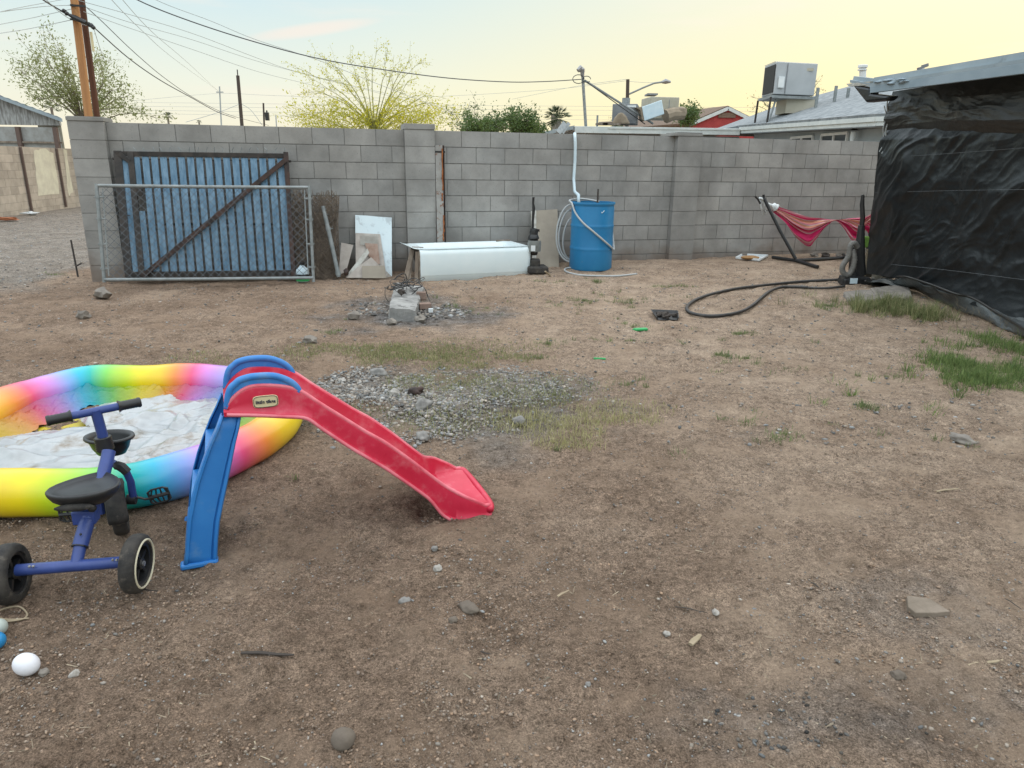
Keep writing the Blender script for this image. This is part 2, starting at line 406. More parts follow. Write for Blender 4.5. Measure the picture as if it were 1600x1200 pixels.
M['acdark'] = mat('dark_coil', (.018, .017, .016), .7)
M['beige'] = mat('beige_cabinet', (.38, .35, .27), .7, (.45, .42, .34), 3)
M['cooler'] = mat('grey_cooler', (.16, .17, .18), .6, (.24, .25, .26), 3)
M['tan'] = mat('tan_tarp', (.22, .17, .12), .8, (.30, .24, .17), 5)
M['glass'] = mat('window_glass', (.05, .06, .07), .15)
M['lampglass'] = mat('lamp_glass', (.60, .66, .68), .3)
M['roofmetal'] = mat('pale_metal_roof', (.24, .30, .34), .5, (.33, .39, .42), 2, c3=(.15, .17, .18), s3=6, f3=(.6, .75))
M['fasciablue'] = mat('blue_grey_board', (.20, .26, .30), .7, (.27, .33, .37), 3, c3=(.10, .11, .11), s3=7, f3=(.64, .74))
M['whiteboard'] = mat('white_post_paint', (.50, .50, .46), .8, (.3, .28, .24), 10)
M['tarp'] = mat('black_plastic_sheet', (.005, .006, .0065), .31, (.012, .014, .015), 3, .16, 30, coat=.0, spec=.38, bdist=.02)
M['tarpdull'] = mat('black_sheet_top_band', (.014, .013, .011), .34, (.024, .022, .019), 4, .15, 30, bdist=.02)
M['cord'] = mat('white_cord', (.42, .44, .44), .7)
M['tarpline'] = mat('grey_cord', (.16, .17, .18), .7)
M['slump'] = mat('beige_slump_block', (.38, .33, .28), .95, (.48, .42, .36), 4, .3, 50, attr=True)
M['whitewash'] = mat('cream_paint_patch', (.66, .63, .50), .9, (.56, .52, .42), 5)
M['siding'] = mat('peeling_siding', (.42, .43, .42), .9, (.16, .15, .14), 7, stretch=(2, 2, .35))
M['shedwall'] = mat('faded_panel', (.36, .37, .36), .9, (.26, .25, .23), 3)
M['brownpost'] = mat('brown_post', (.13, .09, .075), .9)
M['marble'] = mat('marble_sheet', (.55, .65, .68), .4, (.60, .69, .71), 3, c3=(.42, .48, .50), s3=9, f3=(.54, .64))
M['stone_grey'] = mat('pebble_stone', (.15, .142, .132), .9, (.28, .265, .245), 20, attr=True)
M['stone_one'] = mat('dusty_stone', (.17, .15, .13), .95, (.27, .24, .205), 12, .4, 60)
M['dirtrock'] = mat('dirt_clod', (.12, .095, .075), .95, (.17, .14, .11), 12, .4, 60)
M['palestone'] = mat('pale_stone', (.26, .235, .205), .9, (.42, .395, .36), 40)
M['straw'] = mat('dry_straw', (.20, .165, .12), .9, (.26, .22, .16), 10, attr=True)
M['grass'] = mat('grass_blade', (1, 1, 1), .7, attr=True, trans=.25)
M['stick'] = mat('stick', (.28, .22, .14), .9, (.36, .29, .2), 20)
M['stickdark'] = mat('dark_stick', (.05, .04, .033), .9)
M['silver'] = mat('silver_tarp_sheet', (.31, .32, .325), .30, (.46, .47, .475), 5, .06, 60, metal=.35, c3=(.22, .18, .14), s3=5, f3=(.52, .66), bdist=.012)
M['bread'] = mat('brown_crust', (.30, .16, .06), .8, (.38, .22, .1), 20)
M['greenplastic'] = mat('green_plastic', (.03, .35, .10), .5)
M['sponge'] = mat('green_lid', (.16, .30, .05), .6)
M['egg'] = mat('dusty_white_ball', (.66, .66, .70), .5, (.74, .74, .77), 8, c3=(.32, .30, .32), s3=14, f3=(.62, .72))
M['blueball'] = mat('blue_ball', (.02, .22, .48), .4)
M['paleball'] = mat('pale_grey_ball', (.40, .44, .40), .5)
# ------------------------------------------------------------------ ground
def pline_mask(x, y, cx, cy, rx, ry, soft=.35, seed=1, wob=.5):
    d = np.sqrt(((x-cx)/rx)**2+((y-cy)/ry)**2)+(fbm(x*2.2, y*2.2, seed, 3)-.5)*wob*2
    return 1-sstep(1-soft, 1+soft, d)
def grow(a, b, n): return a+(b-a)*((np.arange(1, n+1)/n)**3)
def build_ground():
    xs = np.concatenate([-grow(8, 700, 40)[::-1], np.arange(-8, -4, .05), np.arange(-4, 4, .018), np.arange(4, 8, .05), grow(8, 700, 40)])
    ys = np.concatenate([-grow(0, 60, 10)[::-1], np.arange(0, .9, .1), np.arange(.9, 3.2, .012), np.arange(3.2, 5.5, .02), np.arange(5.5, 9.5, .035), np.arange(9.5, 14, .07), grow(14, 900, 70)])
    X, Y = np.meshgrid(xs, ys); nx, ny = len(xs), len(ys)
    Z = gz(X, Y)
    near = 1-sstep(7, 14, Y)
    Z = Z+near*((fbm(X*14, Y*14, 21, 3)-.5)*.020+(fbm(X*40, Y*40, 22, 2)-.5)*.016)
    # clods
    cl = np.clip(fbm(X*30, Y*30, 25, 2)-.62, 0, 1)
    Z = Z+near*cl*.05*sstep(.4, .6, fbm(X*1.7, Y*1.7, 27, 2))
    ft = np.clip(fbm(X*3.4, Y*2.6, 61, 2)-.60, 0, 1); Z = Z-near*ft*.09
    far = sstep(14, 25, Y); Z = Z-far*.03
    co = np.stack([X, Y, Z], -1).reshape(-1, 3).astype(np.float32)
    i = np.arange(nx-1); j = np.arange(ny-1); I, J = np.meshgrid(i, j)
    a = (J*nx+I).ravel(); quads = np.stack([a, a+1, a+nx+1, a+nx], -1)
    me = bpy.data.meshes.new('ground')
    me.vertices.add(len(co)); me.vertices.foreach_set('co', co.ravel())
    me.loops.add(quads.size); me.loops.foreach_set('vertex_index', quads.ravel().astype(np.int32))
    me.polygons.add(len(quads)); me.polygons.foreach_set('loop_start', (np.arange(len(quads))*4).astype(np.int32))
    me.polygons.foreach_set('use_smooth', np.ones(len(quads), bool))
    me.update(calc_edges=True)
    # masks: R pale dry crust, G ash and charcoal stain, B alley gravel, A gravelly patch
    t = (X*.75+Y*.35)
    pale = sstep(1.1, 3.2, t+(fbm(X*.8, Y*.8, 31, 3)-.5)*2.4)*sstep(2.0, 3.8, Y+X*.9)
    pale = np.maximum(pale, pline_mask(X, Y, 3.2, 7.2, 2.6, 2.0, .5, 4))
    pale = np.maximum(pale, .55*pline_mask(X, Y, .9, 4.9, 1.0, .5, .5, 5))
    pale = np.maximum(pale, .6*pline_mask(X, Y, 1.45, 1.9, .8, .9, .6, 15))
    g1 = G(640, 500); g2 = G(1310, 1130)
    ash = .9*pline_mask(X, Y, g1.x, g1.y+.25, .75, .65, .45, 6, .7)
    ash = np.maximum(ash, .42*pline_mask(X, Y, g2.x+.05, g2.y, .42, .12, .6, 7, 1.2))
    gg = G(1500, 1120); ash = np.maximum(ash, .35*pline_mask(X, Y, gg.x, gg.y, .35, .14, .6, 8, 1.2))
    gg = G(1450, 960); ash = np.maximum(ash, .3*pline_mask(X, Y, gg.x, gg.y, .3, .2, .5, 9, .9))
    S = X*WA.x+Y*WA.y; D = X*WN.x+Y*WN.y
    alley = (1-sstep(-3.6, -2.9, S+(fbm(X*1.3, Y*1.3, 10, 3)-.5)*.8))*sstep(8.4, 9.8, D+(fbm(X, Y, 12, 3)-.5)*1.2)
    gp = G(720, 625); grav = .75*pline_mask(X, Y, gp.x, gp.y, 1.0, .62, .5, 13, 1.0)
    at = me.color_attributes.new("Mask", 'FLOAT_COLOR', 'POINT')
    arr = np.stack([pale, ash, alley, grav], -1).reshape(-1, 4).astype(np.float32)
    at.data.foreach_set('color', arr.ravel())
    m = bpy.data.materials.new('dirt'); m.use_nodes = True; t_ = m.node_tree; b = t_.nodes['Principled BSDF']
    b.inputs['Roughness'].default_value = .97; b.inputs['Specular IOR Level'].default_value = .15
    tc_ = N(t_, 'ShaderNodeTexCoord')
    def noise_(s, d=6, r=.65, w=None):
        n = N(t_, 'ShaderNodeTexNoise'); n.inputs['Scale'].default_value = s; n.inputs['Detail'].default_value = d; n.inputs['Roughness'].default_value = r
        if w: 
            mp = N(t_, 'ShaderNodeMapping'); mp.inputs['Scale'].default_value = w; t_.links.new(tc_.outputs['Object'], mp.inputs[0]); t_.links.new(mp.outputs[0], n.inputs['Vector'])
        else: t_.links.new(tc_.outputs['Object'], n.inputs['Vector'])
        return n.outputs['Fac']
    def rmp(src, stops, it='LINEAR'):
        r = ramp(t_, stops, it); t_.links.new(src, r.inputs[0]); return r.outputs[0]
    def mixc(f, a, bb, bt='MIX'):
        mx = N(t_, 'ShaderNodeMix', data_type='RGBA', blend_type=bt)
        if isinstance(f, float): mx.inputs['Factor'].default_value = f
        else: t_.links.new(f, mx.inputs['Factor'])
        for k, q in ((6, a), (7, bb)):
            if isinstance(q, tuple): mx.inputs[k].default_value = q
            else: t_.links.new(q, mx.inputs[k])
        return mx.outputs[2]
    base = rmp(noise_(1.1, 5), [(.34, (.225, .157, .111, 1)), (.52, (.275, .197, .142, 1)), (.68, (.335, .248, .182, 1))])
    fine = rmp(noise_(60, 9, .8), [(.38, (.36, .35, .34, 1)), (.47, (.92, .92, .92, 1)), (.56, (1.08, 1.08, 1.08, 1)), (.66, (1.7, 1.7, 1.7, 1))])
    mid = rmp(noise_(7, 6, .7), [(.32, (.82, .81, .80, 1)), (.5, (.99, .99, .99, 1)), (.66, (1.14, 1.14, 1.13, 1))])
    gran = rmp(noise_(190, 4, .8), [(.38, (.42, .42, .42, 1)), (.5, (1, 1, 1, 1)), (.64, (1.7, 1.7, 1.7, 1))])
    at_ = N(t_, 'ShaderNodeAttribute', attribute_name='Mask'); se = N(t_, 'ShaderNodeSeparateColor'); t_.links.new(at_.outputs['Color'], se.inputs[0])
    palec = rmp(noise_(2.3, 5), [(.35, (.305, .222, .160, 1)), (.65, (.405, .308, .230, 1))])
    c = mixc(se.outputs[0], base, palec)
    ashc = rmp(noise_(9, 6), [(.35, (.050, .048, .048, 1)), (.5, (.13, .125, .12, 1)), (.68, (.26, .255, .25, 1))])
    alc = rmp(noise_(3, 6), [(.35, (.20, .17, .14, 1)), (.65, (.30, .262, .225, 1))])
    c = mixc(se.outputs[2], c, alc)
    grc = rmp(noise_(20, 6), [(.35, (.11, .102, .092, 1)), (.65, (.25, .232, .208, 1))])
    c = mixc(at_.outputs['Alpha'], c, grc)
    c = mixc(1.0, c, mid, 'MULTIPLY')
    c = mixc(se.outputs[1], c, ashc)
    med = rmp(noise_(17, 8, .72), [(.36, (.66, .65, .64, 1)), (.5, (1, 1, 1, 1)), (.64, (1.28, 1.28, 1.28, 1))])
    c = mixc(.8, c, med, 'MULTIPLY')
    c = mixc(.9, c, fine, 'MULTIPLY'); c = mixc(.85, c, gran, 'MULTIPLY')
    pack = rmp(noise_(2.7, 8, .62), [(.50, (0, 0, 0, 1)), (.60, (1, 1, 1, 1))])
    soft = mixc(1.0, mixc(se.outputs[0], base, palec), (1.20, 1.20, 1.18, 1), 'MULTIPLY'); soft = mixc(.35, soft, fine, 'MULTIPLY'); soft = mixc(.5, soft, mid, 'MULTIPLY')
    pk_ = N(t_, 'ShaderNodeMath', operation='MULTIPLY'); t_.links.new(pack, pk_.inputs[0]); inv = N(t_, 'ShaderNodeMath', operation='MULTIPLY_ADD'); inv.inputs[1].default_value = -.62; inv.inputs[2].default_value = .70
    mxm = N(t_, 'ShaderNodeMath', operation='MAXIMUM'); t_.links.new(se.outputs[1], mxm.inputs[0]); t_.links.new(se.outputs[2], mxm.inputs[1]); mx2 = N(t_, 'ShaderNodeMath', operation='MAXIMUM'); t_.links.new(mxm.outputs[0], mx2.inputs[0]); t_.links.new(at_.outputs['Alpha'], mx2.inputs[1])
    t_.links.new(mx2.outputs[0], inv.inputs[0]); t_.links.new(inv.outputs[0], pk_.inputs[1]); pk_.use_clamp = True
    c = mixc(pk_.outputs[0], c, soft)
    t_.links.new(c, b.inputs['Base Color'])
    b1 = N(t_, 'ShaderNodeBump'); b1.inputs['Strength'].default_value = 1.0; b1.inputs['Distance'].default_value = .022; t_.links.new(noise_(34, 8, .75), b1.inputs['Height'])
    b2 = N(t_, 'ShaderNodeBump'); b2.inputs['Strength'].default_value = 1.0; b2.inputs['Distance'].default_value = .007; t_.links.new(noise_(160, 4, .8), b2.inputs['Height']); t_.links.new(b1.outputs[0], b2.inputs['Normal'])
    t_.links.new(b2.outputs[0], b.inputs['Normal'])
    me.materials.append(m)
    o = bpy.data.objects.new('ground', me); col.objects.link(o); o['kind'] = 'structure'; o['label'] = 'bare brown dirt yard with pale crust and an alley'
    return o
build_ground()

# ------------------------------------------------------------------ the grey block wall
def block_course_mb(s0, s1, head0, tops=WTOP, n=9, off=0.0, depth=.19, seed=0):
    # blocks of a straight section; head0 = head joint position of the top course
    mb = MB(); fc = []; rg = random.Random(seed); gap = .005
    Rw = Matrix.Rotation(PSI, 3, 'Z')
    for k in range(n):
        z1 = tops-k*CH-gap; z0 = tops-(k+1)*CH+gap
        h = head0+(BL/2 if k % 2 else 0)
        a = h+math.floor((s0-h)/BL)*BL
        while a < s1:
            l, r = max(a, s0)+gap*.8, min(a+BL, s1)-gap*.8
            a += BL
            if r-l < .02: continue
            d = depth+rg.uniform(-.0015, .0015)
            c = wc((l+r)/2, off-d/2+.0, (z0+z1)/2)
            mb.box(c, (r-l, d, z1-z0), Rw)
            g = rg.uniform(.92, 1.05); w = rg.uniform(-.01, .012)
            low = 1.0
            fc += [(g*(1+w)*low, g*low, g*(1-w)*low, 1)]*6
    return mb, fc
wall = thing('block_wall', 'long grey concrete block wall across the back of the yard', 'wall', wc(-2.7, 0, -.1))
pil = [wsz(103, 184, .1), wsz(162, 184, .1), wsz(632, 199, .1), wsz(680, 199, .1), wsz(1059, 213, .1), wsz(1099, 213, .1)]
P1a = wsz(109, 220, .1)[0]; P1b = wsz(165, 220, .1)[0]
P2a = wsz(632.5, 210, .1)[0]; P2b = wsz(679, 210, .1)[0]
P3a = wsz(1059, 225, .1)[0]; P3b = wsz(1097, 225, .1)[0]
secs = [(P1b, P2a, -2.003), (P2b, P3a, 1.812), (P3b, 13.0, 5.633)]
for i, (a, b, h0) in enumerate(secs):
    mb, fc = block_course_mb(a-.0, b, h0, seed=i)
    mb.build('wall_section', M['block'], wall, fc=fc)
    m2 = MB(); q = [wc(a-.05, -.006, -.35), wc(b+.05, -.006, -.35), wc(b+.05, -.006, WTOP-.006), wc(a-.05, -.006, WTOP-.006)]
    m2.prism(q, WN*.178); m2.build('mortar_core', M['mortar'], wall)
for i, (a, b, top) in enumerate([(P1a, P1b, .022), (P2a, P2b, .045), (P3a, P3b, .012)]):
    mb = MB(); fc = []; rg = random.Random(50+i); Rw = Matrix.Rotation(PSI, 3, 'Z')
    for k in range(9):
        z1 = WTOP-k*CH-.003; z0 = z1-CH+.006
        mb.box(wc((a+b)/2, .1-.2+rg.uniform(-.002, .002), (z0+z1)/2), (b-a, .4, z1-z0), Rw)
        g = rg.uniform(.90, 1.06)*(.93 if i == 2 and 1 <= k <= 6 else 1); fc += [(g, g, g, 1)]*6
    mb.box(wc((a+b)/2, -.1, WTOP-.9), (b-a-.012, .388, 1.9), Rw); fc += [(.6, .6, .6, 1)]*6
    p_ = mb.build('pilaster', M['block'], wall, fc=fc)
    mc = MB(); e = .0 if i < 2 else .03
    mc.box(wc((a+b)/2-e*1.3, -.1, WTOP+top/2+.012), (b-a+.012+e*2, .42, top+.022), Rw)
    mc.build('cap', M['block'], p_, bevel=.004, fc=[(.85, .85, .84, 1)]*6)

# ------------------------------------------------------------------ far alley wall, shed
def far_wall():
    t = thing('alley_wall', 'beige slump block wall across the alley with cream paint patches', 'wall', (-12.8, 18, 0))
    a = V((-12.35, 14.5, 0)); b = V((-14.2, 26.0, 0)); d = (b-a).normalized(); L = (b-a).length; nrm = V((d.y, -d.x, 0))
    ang = math.atan2(d.y, d.x); Rw = Matrix.Rotation(ang, 3, 'Z'); mb = MB(); fc = []; rg = random.Random(3)
    n = 9; z_top = 1.66
    for k in range(n):
        x = (0 if k % 2 else -.2)
        while x < L:
            c = a+d*(x+.2)+V((0, 0, z_top-(k+.5)*.2))
            dp = .2+rg.uniform(-.004, .004)
            mb.box(c, (.394, dp, .194), Rw); g = rg.uniform(.84, 1.1); fc += [(g, g*.99, g*.97, 1)]*6; x += .4
    mb.build('wall_section', M['slump'], t, fc=fc)
    m2 = MB(); m2.box(a+d*L/2+V((0, 0, .7)), (L-.02, .188, 1.9), Rw); m2.build('mortar_core', M['mortar'], t)
    def on(px, py):
        dr = ray(px, py); tt = (a+nrm*.1-CO).dot(nrm)/dr.dot(nrm); q = CO+dr*tt; return (q-a).dot(d), q.z
    for pts in ([(52, 236), (68, 231), (82, 240), (93, 302), (60, 306)], [(98, 232), (104, 234), (114, 300), (107, 306)]):
        pl = [on(*p) for p in pts]
        # jagged outline
        poly = []
        for i in range(len(pl)):
            p, q = pl[i], pl[(i+1) % len(pl)]
            for k in range(5):
                f = k/5; poly.append((p[0]+(q[0]-p[0])*f+rg.uniform(-.05, .05), p[1]+(q[1]-p[1])*f+rg.uniform(-.02, .02)))
        mb = MB(); mb.prism([a+d*s_+nrm*.1035+V((0, 0, z)) for s_, z in poly], nrm*.003); mb.build('paint_patch', M['whitewash'], t)
    for px in (33, 89):
        s_, _ = on(px, 250); mb = MB(); mb.box(a+d*s_+nrm*.14+V((0, 0, .82)), (.055, .05, 1.66), Rw); mb.build('post', M['brownpost'], t)
far_wall()
def shed():
    Y = 27.0
    t = thing('shed', 'old shed with a metal gable roof and peeling grey siding', 'shed', (atY(40, 200, Y).x, Y, 0))
    def q(px, py, y=Y): return atY(px, py, y)
    e = q(92, 186); r = q(-60, 130); zb = -.1
    el = V((2*r.x-e.x, Y, e.z))
    mb = MB(); mb.prism([V((e.x, Y, q(90, 196).z)), V((e.x, Y, e.z)), r, el, V((el.x, Y, q(90, 196).z))], V((0, .1, 0))); mb.build('gable_siding', M['siding'], t)
    mb = MB(); w0 = q(88, 199).z
    mb.prism([V((e.x-.1, Y+.02, zb)), V((e.x-.1, Y+.02, w0)), V((el.x, Y+.02, w0)), V((el.x, Y+.02, zb))], V((0, .08, 0))); mb.build('wall_panel', M['shedwall'], t)
    mb = MB(); mb.prism([V((e.x-.12, Y+.1, zb)), V((e.x-.02, Y+.1, zb)), V((e.x-.02-3.6, Y+4.6, zb)), V((e.x-.12-3.6, Y+4.6, zb))], V((0, 0, e.z-zb))); mb.build('side_wall', M['beige'], t)
    for px in (30, 88):
        p = q(px, 205); mb = MB(); mb.box((p.x, Y-.05, (w0+zb)/2), (.14, .12, w0-zb)); mb.build('post', M['brownpost'], t)
    mb = MB(); mb.box(((e.x+el.x)/2, Y-.03, w0-.52), (e.x-el.x, .05, .06)); mb.build('rail', M['wood'], t)
    mb = MB(); dz = V((0, 0, .07)); over = V((e.x-r.x, 0, e.z-r.z)).normalized()*.25
    e2 = e+over
    for rr, ee in ((r, e2), (r, V((2*r.x-e2.x, Y, e2.z)))):
        d_ = ee-rr; n_ = 26; nv = []
        for k in range(n_+1):
            for yy in (Y-.25, Y+5):
                f = k/n_; nv.append(rr+d_*f+V((-3.9 if yy > Y else 0, yy-Y, .10+(.02 if k % 2 else 0))))
        mb.add(nv, [(2*k, 2*k+1, 2*k+3, 2*k+2) for k in range(n_)])
        mb.prism([rr+V((0, -.24, -.02)), ee+V((0, -.24, -.02)), ee+V((0, -.24, .09)), rr+V((0, -.24, .09))], V((0, .04, 0)))
    mb.build('roof', M['roofmetal'], t, solid=.012)
shed()

# ------------------------------------------------------------------ neighbour's house and roof things
def house():
    t = thing('neighbour_house', 'grey blue house with a grey shingle roof behind the block wall', 'house', (8.5, 18, 0))
    ex0, ex1, y0, y1 = 6.95, 7.25, 22.6, 14.9
    z0 = atY(1156, 198, y0).z; z1 = atY(1369, 181, y1).z
    E0 = atY(1156, 198, y0); E1 = atY(1369, 181, y1); E2 = V((E1.x+1.2, E1.y-1.1, E1.z))
    Rg0 = atY(1216, 166, 31.0); Rg1 = atY(1330, 136, 24.0); Rg2 = V((11.6, 15.0, Rg1.z)); B0 = V((6.9, 27.5, E0.z-.02)); B1 = V((16, 31, E0.z))
    T1 = atY(1183, 177, 26.8)
    roof = MB()
    roof.add([E0, E1, Rg2, Rg1, Rg0, B0, E2, V((17, 15, E0.z)), B1],
             [(0, 1, 2, 3), (0, 3, 4, 5), (1, 6, 2), (2, 7, 8, 4, 3), (5, 4, 8)])
    rf = roof.build('roof', M['shingle'], t, solid=.08)
    for p, q in ((E0, E1), (E1, E2)):
        d = (q-p).normalized(); n_ = d.cross(V((0, 0, 1))); mb = MB()
        mb.bar(p+V((0, 0, -.06)), q+V((0, 0, -.06)), .035, .09); mb.build('fascia', M['fascia'], t)
        mb = MB(); mb.bar(p+V((.03, 0, -.145)), q+V((.03, 0, -.145)), .03, .075); mb.build('lower_fascia', M['fascia'], t)
    # long wall under the eave
    wx0, wx1 = E0.x+.45, E1.x+.45
    mb = MB(); mb.prism([V((wx0, E0.y, 0)), V((wx1, E1.y+.6, 0)), V((wx1, E1.y+.6, z1-.2)), V((wx0, E0.y, z0-.2))], V((.2, 0, 0))); mb.build('wall', M['stucco'], t)
    mb = MB(); mb.prism([V((wx1, E1.y+.6, 0)), V((wx1+4, E1.y-2.6, 0)), V((wx1+4, E1.y-2.6, z1-.2)), V((wx1, E1.y+.6, z1-.2))], V((.1, .2, 0))); mb.build('wall', M['stucco'], t)
    # soffit
    mb = MB(); mb.add([E0+V((.02, 0, -.185)), E1+V((.02, 0, -.185)), V((wx1+.1, E1.y, z1-.185)), V((wx0+.1, E0.y, z0-.185))], [(0, 1, 2, 3)]); mb.build('soffit', M['stucco'], t, solid=.02)
    def onw(px, py):
        dr = ray(px, py); a_ = V((wx0, E0.y, 0)); d_ = V((wx1-wx0, E1.y+.6-E0.y, 0)).normalized(); n_ = V((d_.y, -d_.x, 0))
        tt = (a_-CO).dot(n_)/dr.dot(n_); return CO+dr*tt, d_
    for xa, xb, y in ((1238, 1272, 215.5), (1286, 1326, 211)):
        pa, d_ = onw(xa, y); pb, _ = onw(xb, y); pb.z = pa.z
        outw = V((-1, 0, 0))
        mb = MB(); zt = pa.z; zb_ = zt-.9
        fr = MB()
        for zz in (zt, zb_): fr.bar(V((pa.x, pa.y, zz))+outw*.03, V((pb.x, pb.y, zz))+outw*.03, .05, .06)
        mid = (pa+pb)/2
        for p in (pa, mid, pb): fr.bar(V((p.x, p.y, zb_))+outw*.03, V((p.x, p.y, zt))+outw*.03, .05, .05)
        w_ = thing_part = fr.build('window', M['whiteplastic'], t)
        mb.bar(V((pa.x, pa.y, (zt+zb_)/2))+outw*.012, V((pb.x, pb.y, (zt+zb_)/2))+outw*.012, .015, .88); mb.build('pane', M['glass'], w_)
    p, _ = onw(1345, 212); p += V((-.16, 0, 0))
    mb = MB(); mb.lathe([(.02, .09), (.06, .08), (.065, -.02), (.045, -.14), (.015, -.15)], p, 10); lm = mb.build('wall_lamp', M['lampglass'], t, smooth=True)
    mb = MB(); mb.lathe([(.02, .20), (.06, .13), (.11, .105)], p, 10); mb.bar(p+V((0, 0, .16)), p+V((.2, 0, .16)), .03, .03); mb.build('lamp_bracket', M['blackplastic'], lm)
    # ridge pipe stubs
    for px, py, h in ((1276, 156, .30), (1305, 148, .22), (1325, 147, .15)):
        p = atY(px, py, 20.5); mb = MB(); mb.tube([p+V((0, 0, -.25)), p+V((0, 0, h))], .045, 8); mb.build('vent_stub', M['galv'], t)
    # flat wing
    Y = 22.6
    a = atY(898, 197.5, Y); b = V((E0.x, Y, a.z)); zt = a.z
    mb = MB(); mb.box(((a.x+b.x)/2, Y+3, zt-.06), (b.x-a.x+.1, 6.1, .1)); mb.build('flat_roof', M['shingle'], t)
    mb = MB(); mb.box(((a.x+b.x)/2, Y-.05, zt-.09), (b.x-a.x, .05, .19)); mb.build('fascia', M['fascia'], t, bevel=.01)
    mb = MB(); mb.box(((a.x+b.x)/2+.5, Y-.085, zt-.03), ((b.x-a.x)*.8, .025, .05)); mb.build('drip_edge', M['fascia'], t)
    mb = MB(); mb.box(((a.x+b.x)/2+.4, Y+.7, zt/2-.1), (b.x-a.x-.4, .2, zt-.2)); mb.build('wing_wall', M['stucco'], t)
    c = atY(848, 209, 24.5)
    mb = MB(); mb.add([a+V((0, 0, -.02)), V((a.x, Y+5, a.z)), V((c.x, 26, c.z+.06)), V((c.x, 24.4, c.z))], [(0, 1, 2, 3)]); mb.build('side_roof', M['roofmetal'], t, solid=.1)
    return t
house()
def solo(name, label, cat, mb, m, **k):
    g = k.pop('group', None); o = mb.build(name, m, **k); tag(o, label, cat, g); return o
def pxbox(mb, x0, y0, x1, y1, Y, depth, rotz=0, tilt=0):
    a = atY(x0, y0, Y); b = atY(x1, y1, Y); c = V(((a.x+b.x)/2, Y+depth/2, (a.z+b.z)/2))
    rt = Matrix.Rotation(R(rotz), 3, 'Z') @ Matrix.Rotation(R(tilt), 3, 'Y')
    mb.box(c, (abs(b.x-a.x), depth, abs(a.z-b.z)), rt); return c
# big rooftop unit on its platform
def rooftop_unit():
    Y = 21.0
    A = atY(1190, 150, Y); B = atY(1273, 150, Y); top = atY(1207, 98, Y).z
    t = thing('rooftop_unit', 'large grey air conditioning cabinet on a metal platform', 'air conditioner', ((A.x+B.x)/2, Y, A.z-.4))
    c0 = atY(1207, 150, Y-.2)
    L = V((atY(1190, 150, Y+.75).x, Y+.75, 0)); C = V((c0.x, Y-.25, 0)); Rr = V((B.x, Y+.05, 0)); D = L+(Rr-C)
    zb = A.z+.03
    mb = MB(); mb.prism([V((p.x, p.y, zb)) for p in (L, C, Rr, D)], V((0, 0, top-zb))); mb.build('cabinet', M['ac'], t, bevel=.02)
    d = (C-L); n_ = V((d.y, -d.x, 0)).normalized()
    if n_.x > 0: n_ = -n_
    mb = MB(); p = L+d*.10+n_*.012; q = L+d*.97+n_*.012
    mb.prism([V((p.x, p.y, zb+.05)), V((q.x, q.y, zb+.05)), V((q.x, q.y, top-.06)), V((p.x, p.y, top-.06))], n_*.01); mb.build('coil_face', M['acdark'], t)
    e = (Rr-C); m_ = V((e.y, -e.x, 0)).normalized()
    if m_.y > 0: m_ = -m_
    mb = MB(); p = C+e*.27+m_*.01; mb.bar(V((p.x, p.y, zb+.02)), V((p.x, p.y, top-.03)), .02, .02); mb.build('panel_seam', M['cooler'], t)
    mb = MB(); p = C+e*.14+m_*.03; mb.box((p.x, p.y, zb+.30), (.16, .06, .28)); mb.build('service_box', M['whiteplastic'], t, bevel=.01)
    mb = MB(); p = C+e*.80+m_*.012; mb.box((p.x, p.y, top-.16), (.22, .012, .07)); mb.build('name_plate', M['beige'], t)
    mb = MB()
    for k in range(5): mb.bar(V((C.x, C.y, top+.012))+e*.05*k+V((0, .1, 0)), V((L.x, L.y, top+.012))+e*.05*k, .02, .01)
    mb.build('top_ribs', M['ac'], t)
    mb = MB(); ext = .12
    pl = [L+(L-Rr)*.06, C+(C-D)*.07, Rr+(Rr-L)*.05, D+(D-C)*.07]
    mb.prism([V((p.x, p.y, zb-.10)) for p in pl], V((0, 0, .07))); mb.build('platform', M['galv'], t)
    for i, p in enumerate(pl):
        mb = MB(); g = .75 if i in (0, 1) else .35
        mb.bar(V((p.x, p.y, zb-.08)), V((p.x-.03, p.y, zb-.08-g)), .045, .045); mb.build('leg', M['steel_dark'], t)
    mb = MB(); p = (C+Rr+L+D)/4; mb.box((p.x+.25, p.y, zb-.28), (.8, .8, .36)); mb.build('duct', M['beige'], t)
    mb = MB(); mb.bar(V((C.x+.12, C.y+.1, zb-.12)), V((C.x-.05, C.y+.0, zb-.75)), .04, .04); mb.build('brace', M['galv'], t)
rooftop_unit()
